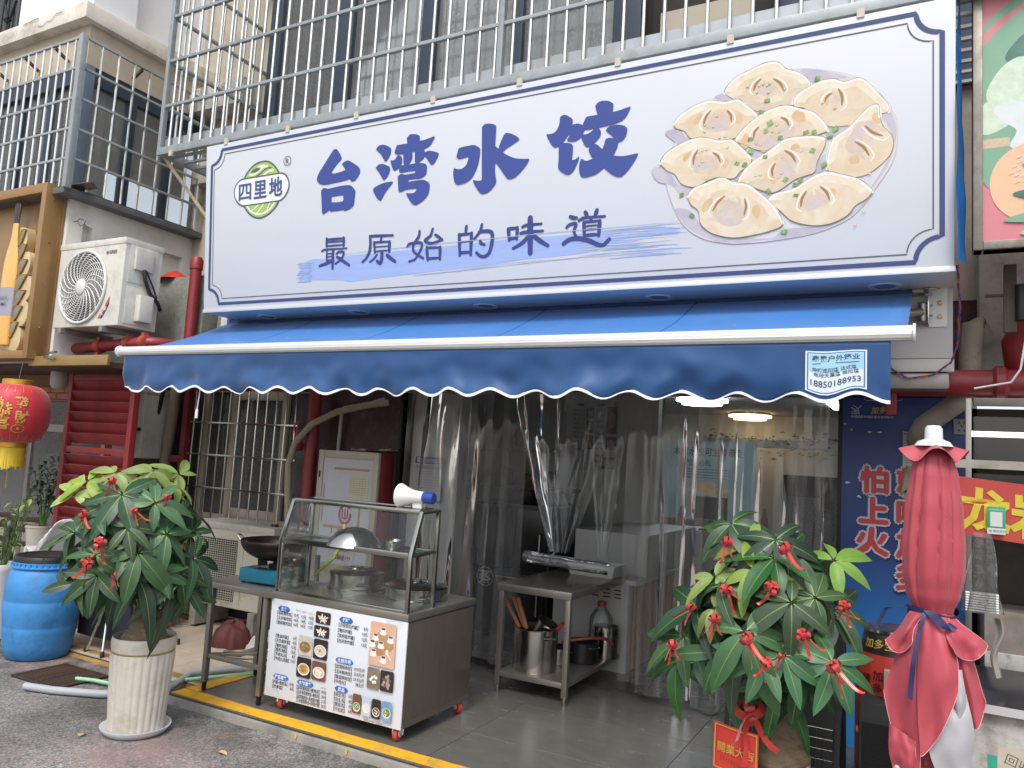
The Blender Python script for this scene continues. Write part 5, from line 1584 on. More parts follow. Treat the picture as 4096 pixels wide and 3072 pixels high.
g.build('menu_print', [M('mp_ink', '#26282c', .5), M('mp_blue', '#2f61a5', .5), M('mp_white', '#d6d9dc', .5), M('mp_grey', '#8d9298', .5), M('mp_wave', '#aab0ba', .5), M('mp_dark', '#2b2220', .5, var=.4, scale=30),
                       M('mp_cream', '#d5c7b0', .5, var=.1, scale=60), M('mp_china', '#dad8d4', .5), M('mp_pale', '#b8b2a8', .5, var=.2, scale=30), M('mp_noodle', '#a9713a', .5, var=.3, scale=60), M('mp_olive', '#6e6a45', .5, var=.3, scale=60),
                       M('mp_beige', '#c3b59c', .5, var=.2, scale=50), M('mp_gold', '#c2974f', .5, var=.2, scale=50), M('mp_brown', '#6b4533', .5, var=.3, scale=30), M('mp_peach', '#c9a186', .5, var=.06, scale=15), M('mp_sky', '#a9b8c6', .5, var=.1),
                       M('mp_board', '#7c6a58', .5, var=.3, scale=25), M('mp_meat', '#9a8a80', .5, var=.3, scale=40), M('mp_green', '#5b7d3d', .5, var=.3, scale=50), M('mp_blue2', '#6f93b3', .5, var=.2, scale=15), M('mp_tray', '#a97c55', .5, var=.2)], ct)

# things on and in the cart
def steamer(name, label, loc, r, h, lid):
    t = thing(name, label, 'steamer', loc)
    MB().lathe([(0, 0), (r+.012, 0), (r+.012, .012), (r, .016), (r, h-.012), (r+.008, h-.008), (r+.008, h), (0, h)], n=40).build('pan', STEEL, t, smooth=35)
    if lid:
        MB().lathe([(r-.01, h), (r+.004, h+.006), (r*.8, h+.022), (r*.4, h+.03), (r*.38, h+.036), (.05, h+.03), (.035, h+.036), (.035, h+.045), (0, h+.047)], n=40).build('lid', STEEL, t, smooth=35)
    for a in (-40, 140):
        c, s_ = math.cos(R(a)), math.sin(R(a))
        hb = [(r*c+.03*s_, r*s_-.03*c), ((r+.04)*c+.05*s_, (r+.04)*s_-.05*c), ((r+.04)*c-.05*s_, (r+.04)*s_+.05*c), (r*c-.03*s_, r*s_+.03*c)]
        MB().tube([(x, y, h*.45) for x, y in hb], .005, 8).build('handle', STEEL, t, smooth=40)
    return t


steamer('steamer_pan', 'stainless steamer pan with a lid at the back of the cart counter, left one', (-3.50, 4.38, .75), .185, .11, True)['label'] = 'taller lidded stainless steamer pan on the cart counter behind the glass'
steamer('steamer_pan', 'wider low stainless steamer pan at the corner of the cart counter', (-2.98, 4.36, .75), .205, .085, True)
o = MB().lathe([(.0, .12), (.02, .12), (.06, .112), (.12, .085), (.165, .03), (.18, 0), (.172, 0), (.158, .03), (.115, .078), (.0, .112)], n=36, cap=False).xf(Matrix.Translation((-3.27, 4.04, 1.0915)))
tag(o.build('mixing_bowl', STEEL, smooth=50), 'shiny steel bowl upside down on the glass shelf of the cart', 'bowl')
o = MB().lathe([(.0, .0), (.05, .0), (.08, .05), (.085, .06), (.078, .06), (.05, .01), (0, .01)], n=28, cap=False).xf(Matrix.Translation((-2.99, 4.08, 1.0915)))
tag(o.build('mixing_bowl', STEEL, smooth=50), 'small steel bowl upright on the glass shelf beside the overturned bowl', 'bowl')
o = MB().lathe([(0, 0), (.07, 0), (.085, .04), (.09, .042), (.08, .042), (0, .02)], n=28, cap=False).xf(Matrix.Translation((-3.62, 4.55, .75)))
tag(o.build('green_basin', M('green_enamel', '#3f6b3f', .5), smooth=40), 'small green basin at the back of the cart counter', 'basin')
mg = thing('megaphone', 'white megaphone with blue trim lying on top of the cart', 'megaphone', (-2.70, 4.08, 1.437))
MW = M('mega_white', '#d0cdca', .4)
MBl = M('mega_blue', '#27418f', .4)
rot = Matrix.Rotation(R(-90), 4, 'Y')
MB().lathe([(.036, .07), (.039, .12), (.042, .15), (.05, .185), (.062, .22), (.076, .25), (.079, .256), (.074, .256), (.06, .225), (.046, .185), (.03, .16), (0, .16)], n=32).xf(rot).build('horn', MW, mg, smooth=50)
MB().lathe([(0, 0), (.03, 0), (.037, .008), (.037, .07), (.036, .075)], n=28).xf(rot).build('battery_cap', MBl, mg, smooth=40)
MB().lathe([(.018, .16), (.022, .215), (.02, .235), (.0, .238)], n=20).xf(rot).build('driver', MBl, mg, smooth=40)
MB().box(-.155, -.085, -.012, .012, -.072, -.035).build('grip', MW, mg, bevel=.008)

# ================================================================ stove table
tb = thing('prep_table', 'small stainless prep table beside the cart, carrying a gas stove and wok', 'table', (-4.48, 3.88, 0))
MB().box(0, .70, 0, .56, .70, .74).build('table_top', STEEL_D, tb, bevel=.005)
for x, y in ((.10, .03), (.62, .03), (.10, .50), (.62, .50)):
    l = MB().box(x-.018, x+.018, y-.018, y+.018, .06, .70).build('leg', STEEL_D, tb, bevel=.003)
    MB().lathe([(.012, 0), (.016, .01), (.016, .05), (.02, .06)], (x, y, 0), 14).build('foot', CAST, l, smooth=40)
MB().box(.118, .602, .02, .05, .22, .25).build('stretcher', STEEL_D, tb, bevel=.003)
MB().box(.118, .602, .49, .52, .22, .25).build('stretcher', STEEL_D, tb, bevel=.003)
MB().bar((.10, .04, .235), (.35, .25, .25), .05, .02).build('stretcher', STEEL_D, tb, bevel=.003)
st = thing('gas_stove', 'teal portable gas stove under the wok', 'stove', (-4.24, 4.0, .74), R(4))
TEAL = M('stove_teal', '#1f6a86', .4, .3, var=.08)
MB().box(0, .36, 0, .27, .012, .105).build('casing', TEAL, st, bevel=.008)
MB().box(.085, .37, -.006, -.001, .02, .10).build('front_panel', TEAL, st, bevel=.003)
MB().box(-.004, .0, .02, .25, .03, .09).build('side_vent', BLACK, st)
for p in ((.02, .03), (.34, .03), (.02, .24), (.34, .24)):
    MB().cyl((p[0], p[1], 0), (p[0], p[1], .014), .015, 12).build('foot', BLACK, st)
MB().lathe([(.05, .106), (.13, .107), (.135, .113), (.11, .116), (.05, .112)], (.2, .135, 0), 32, cap=False).build('drip_pan', STEEL, st, smooth=40)
for k in range(4):
    a = R(45+90*k)
    MB().bar((.2+.055*math.cos(a), .135+.055*math.sin(a), .15), (.2+.12*math.cos(a), .135+.12*math.sin(a), .145), .012, .05).build('pan_support', CAST, st)
MB().cyl((.2, .135, .108), (.2, .135, .135), .045, 20).build('burner', CAST, st, smooth=40)
wk = thing('wok', 'dark iron wok on the teal gas stove', 'wok', (-4.05, 4.15, .895))
IRON = M('wok_iron', '#2c2522', .42, .7, var=.35, scale=6, rvar=.15)
rw = .25
pr = [(rw*math.sin(R(a)*1.0)*1.0, .145*(1-math.cos(R(a)))) for a in range(0, 91, 9)]
MB().lathe(pr+[(r_-.004 if r_ > .01 else 0, z+.004) for r_, z in reversed(pr)], n=48, cap=False).build('bowl', IRON, wk, smooth=60)
for sg, a in ((-1, 205), (1, 25)):
    c, s_ = math.cos(R(a)), math.sin(R(a))
    P_ = lambda rr, t, z: (rr*c-t*s_, rr*s_+t*c, z)
    MB().tube([P_(rw-.01, -.035, .12), P_(rw+.03, -.03, .165), P_(rw+.04, 0, .172), P_(rw+.03, .03, .165), P_(rw-.01, .035, .12)], .007, 8).build('handle', STEEL_D, wk, smooth=50)
o = MB().tube([(-3.86, 4.35, .8), (-3.80, 4.48, .92), (-3.80, 4.56, 1.05), (-3.83, 4.6, 1.15)], .012, 8).build('gas_hose', M('hose_yellow', '#b5bf1f', .5), smooth=50)
tag(o, 'bright yellow gas hose behind the cart glass', 'hose')

# ================================================================ money trees
LEAF = [M('leaf_dark', '#2c5234', .42, var=.22, scale=9, spec=.6), M('leaf_mid', '#3a6a3a', .42, var=.22, scale=9, spec=.6), M('leaf_young', '#86b53a', .45, var=.15, scale=9, spec=.5), M('leaf_grey', '#456f4c', .42, var=.2, scale=9, spec=.6)]
def leafify(m_):
    """thin blade: light passes through, every leaf a little different, fine side veins"""
    N, Lk = m_.node_tree.nodes, m_.node_tree.links
    b_ = N['Principled BSDF']
    col = b_.inputs['Base Color'].links[0].from_socket
    oi = N.new('ShaderNodeObjectInfo')
    hs_ = N.new('ShaderNodeHueSaturation')
    for nm, lo, hi in (('Hue', .455, .505), ('Saturation', .75, 1.1), ('Value', .58, 1.15)):
        mr = N.new('ShaderNodeMapRange')
        mr.inputs['To Min'].default_value, mr.inputs['To Max'].default_value = lo, hi
        ml = N.new('ShaderNodeMath')
        ml.operation = 'FRACT'
        mu = N.new('ShaderNodeMath')
        mu.operation = 'MULTIPLY'
        mu.inputs[1].default_value = {'Hue': 7.3, 'Saturation': 3.7, 'Value': 1.0}[nm]
        Lk.new(oi.outputs['Random'], mu.inputs[0])
        Lk.new(mu.outputs[0], ml.inputs[0])
        Lk.new(ml.outputs[0], mr.inputs['Value'])
        Lk.new(mr.outputs[0], hs_.inputs[nm])
    Lk.new(col, hs_.inputs['Color'])
    Lk.new(hs_.outputs[0], b_.inputs['Base Color'])
    tl = N.new('ShaderNodeBsdfTranslucent')
    Lk.new(hs_.outputs[0], tl.inputs['Color'])
    mx = N.new('ShaderNodeMixShader')
    mx.inputs[0].default_value = .3
    Lk.new(b_.outputs[0], mx.inputs[1])
    Lk.new(tl.outputs[0], mx.inputs[2])
    Lk.new(mx.outputs[0], N['Material Output'].inputs['Surface'])


for m_ in LEAF:
    leafify(m_)
VEIN = M('leaf_vein', '#6f8f4c', .5)
STEM = M('stem_green', '#4d6a2f', .5)
def leaflet(L, W, droop, fold=.25, nu=10):
    vs, fs = [], []
    for i in range(nu+1):
        t = i/nu
        w = W*(math.sin(math.pi*min(1, t**.88))**.8)*(1-.12*t)
        z = -droop*L*t**2.0
        for j, s_ in enumerate((-1, -.5, 0, .5, 1)):
            ripple = .012*L*math.sin(t*26)*abs(s_)
            vs.append((L*t, w*s_*.5, z+fold*abs(s_)*w*.5+ripple*.5))
    for i in range(nu):
        for j in range(4):
            fs.append((i*5+j, (i+1)*5+j, (i+1)*5+j+1, i*5+j+1))
    return vs, fs


def palm_leaf(n, L, droop, seed, mi):
    rg = random.Random(seed)
    mb = MB()
    for k in range(n):
        a = (k-(n-1)/2)*(2*math.pi*.86/n)+rg.uniform(-.1, .1)
        if rg.random() < .06:
            continue
        l_ = L*(1-.35*abs(k-(n-1)/2)/(n/2))*rg.uniform(.78, 1.12)
        vs, fs = leaflet(l_, l_*.365*rg.uniform(.9, 1.1), droop*rg.uniform(.7, 1.35), rg.uniform(.18, .35))
        ti = rg.uniform(-.18, .12)
        m4 = Matrix.Rotation(a, 4, 'Z') @ Matrix.Rotation(-ti, 4, 'Y') @ Matrix.Rotation(rg.uniform(-.25, .25), 4, 'X') @ Matrix.Translation((.008, 0, 0))
        mb.add([m4 @ Vector(v) for v in vs], fs, 0)
        nn = 10
        for i in range(nn-1):      # pale midrib
            t0, t1 = i/nn, (i+1)/nn
            w0, w1 = .0014*(1-t0)+.0004, .0014*(1-t1)+.0004
            q = []
            for t, w in ((t0, w0), (t1, w1)):
                z = -droop*0+0
                q.append((t, w))
            va = Vector(vs[i*5+2])
            vb = Vector(vs[(i+1)*5+2])
            up_ = Vector((0, 0, .0015))
            mb.add([m4 @ (va+up_+Vector((0, -w0, 0))), m4 @ (va+up_+Vector((0, w0, 0))), m4 @ (vb+up_+Vector((0, w1, 0))), m4 @ (vb+up_+Vector((0, -w1, 0)))], [(0, 1, 2, 3)], 1)
    return mb.mesh('leaf', [LEAF[mi], VEIN], smooth=50)


LEAVES = {(mi, v): palm_leaf((5, 6, 7)[v % 3], (.225, .245, .21)[v % 3], (.5, .95, .3, .7, 1.1)[v % 5], 10*mi+v, mi) for mi in range(4) for v in range(8)}


def trunk_mesh(h, r0, r1):
    def f(u, v):
        a = 2*math.pi*u
        z = h*v
        r_ = (r0*(1-v)**1.0+r1*v)*(1+.20*math.exp(-((v-.25)/.2)**2))
        r_ *= 1+.10*math.sin(3*a+5*v)+.05*wob(math.cos(a)*2, math.sin(a)*2, v*9)+.03*math.sin(z*160)*(.5+.5*wob(u*8, v*5))
        return (r_*math.cos(a)+.02*math.sin(v*4), r_*math.sin(a), z)
    return MB().grid(f, 36, 40, close_u=True)


def place_leaf(t, base, head, scale, mi, v, face, spin):
    """leaf head at 'head', its disc facing direction face"""
    q = Vector(face).normalized()
    eul = (q.to_track_quat('Z', 'Y').to_matrix() @ Matrix.Rotation(spin, 3, 'Z')).to_euler()
    link('leaf', LEAVES[(mi, v)], t, head, eul, scale)
    b, h = Vector(base), Vector(head)
    m1 = b.lerp(h, .5)+Vector((0, 0, .05))
    MB().tube([b, b.lerp(m1, .6), m1.lerp(h, .5), h], [.004, .0035, .003, .0025], 5).build('leaf_stalk', STEM, t, smooth=50)


BARK = M('pachira_bark', '#7a6a54', .9, var=.3, scale=14, stretch=(1, 1, 2.5), bump=.8, bscale=35, dirt='#4b3f31', damt=.7, dscale=9)
SOIL = M('pot_soil', '#5a4636', .95, var=.3, scale=30, bump=.6, bscale=60)

def money_tree(t, ctr, rad, pot_top, trunk_h, heads, rg, n_fill, young_top, cam_dir):
    """heads: list of (x,y,z,mat,scale) hand placed; the rest fill the crown"""
    cz = ctr[2]
    base = Vector((0, 0, pot_top+trunk_h))
    stems = []
    for k in range(5):
        a = 2*math.pi*k/5+.4
        tip = Vector((ctr[0]+.10*math.cos(a), ctr[1]+.10*math.sin(a), cz+rad[2]*.45))
        b0 = base+Vector((.03*math.cos(a), .03*math.sin(a), -.02))
        mid = b0.lerp(tip, .5)+Vector((.02*math.cos(a*2), .02*math.sin(a*2), 0))
        MB().tube([b0, mid, tip], [.014, .010, .006], 7).build('stem', M('stem_bark', '#5d5a3c', .7, var=.2), t, smooth=50)
        stems.append((b0, mid, tip))
    alls = list(heads)
    for i in range(n_fill):
        z_ = 1-2*(i+.5)/n_fill
        a = i*2.39996+rg.uniform(-.3, .3)
        rr = math.sqrt(max(0, 1-z_*z_))
        k = rg.uniform(.62, 1.0)
        p = (ctr[0]+rad[0]*rr*math.cos(a)*k, ctr[1]+rad[1]*rr*math.sin(a)*k, cz+rad[2]*z_*k)
        mi = 2 if (z_ > young_top and rg.random() < .8) else rg.choice((0, 0, 1, 3))
        alls.append((*p, mi, rg.uniform(.85, 1.2)))
    for i, (x, y, z, mi, s_) in enumerate(alls):
        out = Vector((x-ctr[0], y-ctr[1], 0))
        f = out.normalized()*.55 if out.length > .02 else Vector((0, 0, 0))
        f = f+Vector((0, 0, .75+.3*(z-cz)/rad[2]))
        if i < len(heads):
            f = f*.5+Vector(cam_dir)*.75+Vector((0, 0, .25))
        b0, mid, tip = min(stems, key=lambda s: (Vector((x, y, z))-s[2]).length)
        fr_ = max(.15, min(1, (z-.12-mid.z)/(tip.z-mid.z+1e-6)))
        place_leaf(t, mid.lerp(tip, fr_), (x, y, z), s_, mi, rg.choice((0, 2, 5, 7)) if i < len(heads) else rg.randrange(8), f, rg.uniform(0, 6.28))


# fluted pot, left
def fluted_pot(t, r_top, r_bot, h, flutes, mat):
    n = flutes*8
    prof = [(0, .01), (r_bot*.96, .01), (r_bot, .02)]
    body = MB()
    zs = [.0, .03, .1, .25, .45, .65, .80, .84]
    pr_ = [(r_bot+(r_top-r_bot)*(z/.84)**.8, z*h) for z in zs]
    body.lathe([(0, 0)]+pr_, n=n, fn=lambda r_, a, i: r_*(1+(.034*abs(math.cos(a*flutes/2)) if 2 <= i <= 7 else 0)))
    body.build('pot_body', mat, t, smooth=60)
    MB().lathe([(r_top*1.0, .845*h), (r_top*1.015, .85*h), (r_top*1.005, .862*h)], n=48, cap=False).build('gilt_ring', M('pot_gilt', '#8f7c4c', .5, .3), t, smooth=40)
    MB().lathe([(r_top*1.005, .862*h), (r_top*1.03, .90*h), (r_top*1.035, .96*h), (r_top*1.0, 1.0*h), (r_top*.93, .985*h), (r_top*.90, .93*h), (r_top*.88, .86*h)], n=48, cap=False).build('rim', mat, t, smooth=50)
    MB().lathe([(0, .925*h), (r_top*.4, .93*h), (r_top*.9, .915*h)], n=32, cap=False).build('soil', SOIL, t, smooth=50)


CER = M('pot_white', '#bab5a9', .38, var=.08, scale=5, dirt='#857d6e', damt=.6, dscale=4)
mt = thing('money_tree', 'money tree in a tall fluted white pot standing out on the road', 'potted plant', (-4.20, 3.26, -.06))
fluted_pot(mt, .178, .15, .57, 26, CER)
MB().lathe([(0, .004), (.17, .004), (.195, .03), (.2, .045), (.192, .045), (.165, .015), (0, .015)], n=40, cap=False).build('saucer', M('saucer_white', '#c4c5cc', .4), mt, smooth=50)
trunk_mesh(.22, .125, .07).xf(Matrix.Translation((.0, 0, .50))).build('trunk', BARK, mt, smooth=60)
rg = random.Random(21)
cd = Vector((4.2, -3.26, 0)).normalized()
side = Vector((cd.y*-1, cd.x, 0))*-1
side = Vector((.79, .61, 0))*1.0     # to the right in the picture
def CP(h, v, d):   # right, up, toward street
    p = Vector((.61, .79, 0))*0
    rt = Vector((-cd.y, cd.x, 0))
    return tuple(rt*h+cd*d+Vector((0, 0, v)))


hd = []
for h, v, d, mi, s_ in ((-.10, 1.44, .25, 0, 1.2), (.08, 1.40, .28, 3, 1.15), (.16, 1.22, .30, 3, 1.25), (-.05, 1.26, .34, 1, 1.1), (-.2, 1.36, .2, 0, 1.0), (.02, 1.12, .36, 3, 1.2), (-.2, 1.1, .3, 1, 1.0),
                        (.22, 1.34, .15, 0, 1.1), (-.18, .98, .28, 1, 1.1), (.14, 1.0, .30, 1, 1.05), (-.30, .92, .18, 1, 1.0), (.26, .98, .22, 0, 1.1), (.33, 1.05, .1, 0, 1.05), (.3, 1.2, .1, 0, 1.1), (-.33, 1.2, .1, 1, .95),
                        (-.30, 1.5, .05, 2, .95), (-.36, 1.42, .05, 2, .9), (.05, 1.58, .1, 2, 1.05), (.2, 1.56, 0, 2, 1.0), (-.15, 1.56, .1, 2, 1.0), (.32, .86, .12, 0, 1.0)):
    hd.append((*CP(h-.10, v-.01, d), mi, s_*1.05))
money_tree(mt, (-.07, -.09, 1.17), (.38, .38, .42), .5, .20, hd, rg, 34, .62, cd)

# ribbon bows
RIB = M('ribbon_red', '#b32a28', .35, var=.15, scale=30, sheen=.3)
RIBG = M('ribbon_gold', '#c79a46', .35, .6)
def bow_mesh(s):
    mb = MB()
    for k in range(6):
        a = k*math.pi/3+.2
        tilt = .35 if k % 2 else .9
        def f(u, v, a=a, tilt=tilt):
            t = u*2*math.pi
            rr = .032*(1-math.cos(t))/2+.004
            zz = .014*math.sin(t)
            w = (v-.5)*.022
            p = Vector((rr*math.cos(tilt)-zz*math.sin(tilt)*.3, w, rr*math.sin(tilt)+zz))
            return (Matrix.Rotation(a, 3, 'Z') @ p)*s
        mb.grid(f, 10, 1, 0)
    for k, a in enumerate((.6, 2.2, 3.6)):
        def g_(u, v, a=a, k=k):
            L = .075+.02*k
            p = Vector((L*u*.6, (v-.5)*.016*(1-.2*u)+.01*math.sin(u*5+k)*u, -L*u*.9+.012*math.sin(u*6)))
            return (Matrix.Rotation(a, 3, 'Z') @ p)*s
        mb.grid(g_, 8, 1, 0)
        def g2(u, v, a=a, k=k):
            q = Vector(g_(u, .46+.08*v))
            return q+Vector((0, 0, .0012))
        mb.grid(g2, 8, 1, 1)
    return mb.mesh('ribbon_bow', [RIB, RIBG], smooth=60)


BOW = bow_mesh(1.0)
def put_bow(world, s, label, group, rz):
    o = link('ribbon_bow', BOW, None, world, (R(-40), 0, rz), s)
    tag(o, label, 'ribbon', group)


for i, (h, v, d, s_) in enumerate(((-.16, 1.50, .18, 1.0), (-.28, 1.30, .2, 1.15), (-.02, 1.34, .30, .9), (-.18, 1.16, .34, 1.35), (-.24, 1.04, .30, 1.3), (.14, 1.42, .25, .9), (-.08, .98, .33, .9))):
    p = Vector(CP(h-.10, v, d+.05))+Vector((-4.20, 3.26, -.06))
    put_bow(p, s_*.85, 'small red ribbon bow tied in the money tree by the road', 'bows in the roadside money tree', R(50)+i)

# ================================================================ clear strip curtain
PVC = glass_mat('pvc_strip', (.95, .95, .94), (.95), .06, haze=.065, ior=1.45, bump=.12, bscale=4)
cu = thing('strip_curtain', 'clear plastic strip curtain hanging across the shop opening', 'curtain', (-4.1, 5.64, 0))
MB().box(.0, 3.6, .0, .05, 2.255, 2.275).build('top_rail', STEEL_D, cu)
def strip(x0, w, zb, k, amp):
    ph = k*1.7
    def f(u, v):
        fold = math.sin(u*math.pi*2*1.2+ph)*amp*(.25+.75*math.sin(min(1, v*1.3)*math.pi*.5))
        fold += .010*wob(u*3+k*5, v*4)+.018*wob(k*3.1, v*2.2)+.006*math.sin(v*9+u*7+k)
        x = x0+w*u+.012*wob(k*2.3, v*1.7)*v
        return (x, fold*.9+(.012 if k % 2 else -.004), 2.255-(2.255-zb)*v)
    MB().grid(f, 14, 36).build('strip', PVC, cu, smooth=80)


sx = 0.0
k = 0
for x0 in [0.02+.165*i for i in range(7)]:
    strip(x0, .23, .05+.04*random.random(), k, .010)
    k += 1
for x0 in [2.10+.135*i for i in range(11)]:
    strip(x0, .20, random.choice((.02, .06, .12, .2)), k, .030)
    k += 1
# gathered strips, tied above the table
def gather(x0, x1, kx, seed, zk):
    def f(u, v):
        t = v**1.5
        x = (x0+(x1-x0)*u)*(1-t)+(kx+.07*(u-.5))*t
        fold = .04*math.sin(u*math.pi*5+seed)*(.15+.85*v)*(1-.5*t)+.02*wob(u*9+seed, v*5)
        bulge = .05*math.sin(math.pi*v)*math.sin(u*9+seed)
        return (x+bulge*.5, -.015+fold-.10*t, 2.255-(2.255-zk)*v)
    MB().grid(f, 40, 30).build('gathered_strip', PVC, cu, smooth=80)


gather(1.12, 1.55, 1.58, 1, 1.02)
gather(1.5, 1.98, 1.66, 4, 1.02)
gather(1.75, 2.12, 1.98, 7, 1.0)
PVC2 = glass_mat('pvc_roll', (.80, .81, .80), 1.0, .08, haze=.10, ior=1.55, bump=.6, bscale=12)
MB().grid(lambda u, v: (1.36+.68*v, -.16+.05*math.cos(u*2*math.pi)*(1+.1*wob(v*6, u*4)), .965-.02*v+.045*math.sin(u*2*math.pi)*(1+.12*wob(v*5, u*3, 4))), 24, 24, close_u=True).build('rolled_strip', PVC2, cu, smooth=80)
MB().tube([(1.60, -.215, .97), (1.61, -.16, 1.025), (1.62, -.1, .97), (1.61, -.16, .915), (1.60, -.215, .97)], .008, 6).build('tie', PVC2, cu, smooth=60)

# ================================================================ work table
wt = thing('work_table', 'stainless work table with a lower shelf standing in the shop opening', 'table', (-2.80, 5.17, 0))
MB().box(0, .60, 0, 1.2, .735, .79).build('table_top', STEEL_D, wt, bevel=.005)
MB().box(.02, .58, .02, 1.18, .115, .155).build('shelf', STEEL_D, wt, bevel=.004)
for x, y in ((.03, .03), (.57, .03), (.03, 1.16), (.57, 1.16)):
    l = MB().box(x-.02, x+.02, y-.02, y+.02, .055, .735).build('leg', STEEL_D, wt, bevel=.003)
    MB().lathe([(.014, 0), (.018, .008), (.014, .03), (.024, .055)], (x, y, 0), 14).build('foot', STEEL, l, smooth=40)
def cookpot(name, label, loc, r, h, mat, handles=True):
    t = thing(name, label, 'pot', loc)
    MB().lathe([(0, 0), (r*.97, 0), (r, .01), (r, h-.005), (r+.006, h), (r-.004, h), (r-.004, .012), (0, .012)], n=36, cap=False).build('pot_body', mat, t, smooth=40)
    if handles:
        for a in (-28, 152):
            c, s_ = math.cos(R(a)), math.sin(R(a))
            MB().tube([(r*c+.04*s_, r*s_-.04*c, h*.8), ((r+.035)*c+.035*s_, (r+.035)*s_-.035*c, h*.83), ((r+.035)*c-.035*s_, (r+.035)*s_+.035*c, h*.83), (r*c-.04*s_, r*s_+.04*c, h*.8)], .006, 8).build('handle', STEEL, t, smooth=40)
    return t


cookpot('stock_pot', 'big stainless stock pot full of utensils on the shelf of the work table', (-2.57, 5.40, .155), .165, .31, STEEL)
cookpot('black_pot', 'black pot on the shelf of the work table', (-2.37, 5.86, .155), .12, .16, M('black_enamel', '#1d1d1f', .35))
cookpot('tall_pot', 'tall narrow stainless pot at the far end of the work table shelf', (-2.28, 6.12, .155), .10, .25, STEEL, False)
cookpot('small_pot', 'small lidded steel pot between the stock pot and the black pot', (-2.52, 5.70, .155), .10, .12, STEEL)
WOODH = M('wood_handle', '#8a5a3a', .6, var=.2, scale=12)
for i, (dx, dy, lean, col) in enumerate(((-.10, .0, -.22, WOODH), (-.075, .02, -.17, WOODH), (-.05, -.01, -.13, WOODH), (.10, .02, .2, M('red_spatula', '#8e2f2a', .5)))):
    t = thing('utensil', ['brown wooden-handled ladle leaning furthest out of the stock pot', 'brown wooden-handled ladle in the middle of the stock pot bunch', 'brown wooden-handled ladle nearest the rim middle of the stock pot', 'red-handled spatula leaning in the stock pot'][i], 'utensil', (-2.57+dx, 5.40+dy, .3))
    zt = .36 if i < 3 else .22
    MB().tube([(0, 0, -.08), (lean*.2, 0, .16)], .006, 6).build('shaft', STEEL, t)
    MB().tube([(lean*.2, 0, .14), (lean*.9*zt/.36, .0, zt)], .016, 8).build('handle', col, t, smooth=40)
o = MB().lathe([(.075, 0), (.08, .12), (.085, .125), (.078, .125), (.07, .01), (0, .01)], n=28, cap=False).xf(Matrix.Translation((-2.53, 5.40, .40)) @ Matrix.Rotation(R(28), 4, 'Y'))
tag(o.build('strainer_cup', STEEL, smooth=40), 'steel strainer cup tilted in the stock pot', 'strainer')
def tray(sx_, sy_, h):
    mb = MB()
    a = [(0, 0), (sx_, 0), (sx_, sy_), (0, sy_)]
    i_ = .025
    bt = [(i_, i_), (sx_-i_, i_), (sx_-i_, sy_-i_), (i_, sy_-i_)]
    vs = [(x, y, 0) for x, y in bt]+[(x, y, h) for x, y in a]+[(x+(.008 if x == 0 else -.008), y+(.008 if y == 0 else -.008), h) for x, y in a]+[(x, y, .006) for x, y in bt]
    fs = [(0, 3, 2, 1), (12, 13, 14, 15)]
    for k_ in range(4):
        n_ = (k_+1) % 4
        fs += [(k_, n_, 4+n_, 4+k_), (4+k_, 4+n_, 8+n_, 8+k_), (8+k_, 8+n_, 12+n_, 12+k_)]
    return mb.add(vs, fs)


o = tray(.42, .30, .10).xf(Matrix.Translation((-2.62, 6.02, .79)))
tag(o.build('food_tray', M('tray_white', '#b7b7b2', .45), bevel=.012), 'white plastic food tray on the work table', 'tray')
wb = thing('water_bottle', 'large empty clear water bottle with a red cap under the work table', 'bottle', (-2.36, 6.2, .155))
MB().lathe([(0, 0), (.09, 0), (.1, .01)]+[(.1-.004*(i % 2), .03+.025*i) for i in range(10)]+[(.095, .29), (.06, .35), (.03, .38), (.03, .41)], n=28).build('bottle_body', glass_mat('pet', (.92, .93, .93), .9, .06, haze=.22), wb, smooth=50)
MB().lathe([(.036, .385), (.036, .41), (.03, .425), (0, .425)], n=20).build('cap', M('cap_red', '#9c2d2d', .45), wb, smooth=40)
o = MB().tube([(-2.45, 5.62, .33), (-2.38, 5.6, .36), (-2.25, 5.7, .38), (-2.18, 5.85, .36), (-2.16, 5.95, .30)], .012, 8).build('red_tube', M('tube_red', '#8e3b33', .5), smooth=50)
tag(o, 'red rubber tube looped over the pots on the work table shelf', 'tube')

# ================================================================ inside the shop
WOODT = M('slat_wood', '#a08064', .6, var=.12, scale=6, stretch=(4, 4, .4))
cb = thing('slatted_counter', 'white counter with an upright wood-slat side panel behind the work table', 'counter', (-2.85, 6.3, 0))
CWH = M('counter_white', '#a9a8a5', .5, var=.05)
MB().box(0, .68, 0, 1.9, 0, .72).build('carcass', CWH, cb)
MB().box(-.02, .75, -.0, 1.95, .72, .76).build('worktop', CWH, cb, bevel=.004)
MB().box(.05, .74, .3, 1.9, .76, 1.12).build('upstand', CWH, cb, bevel=.006)
slm = MB().box(0, .02, 0, .02, .01, .71).mesh('slat', WOODT, bevel=.003, seg=1)
for k in range(34):
    link('slat', slm, cb, (.682, .14+.05*k, 0))
for r_ in range(3):
    for c_ in range(3):
        for z0 in (.28, .60):
            MB().box(.36+.10*c_, .42+.10*c_, -.003, .0, z0+.03*r_, z0+.03*r_+.01).build('vent_slot', BLACK, cb)
c2 = thing('service_counter', 'white service counter deeper inside the shop with a till and bottles', 'counter', (-2.42, 8.25, 0))
MB().box(0, 1.3, 0, .6, 0, 1.04).build('carcass', CWH, c2)
MB().box(-.02, 1.32, -.03, .62, 1.04, 1.08).build('worktop', M('counter_top_pale', '#b5b5b3', .4), c2, bevel=.005)
till = thing('cash_till', 'black till screen standing on the service counter', 'till', (-2.0, 8.35, 1.08))
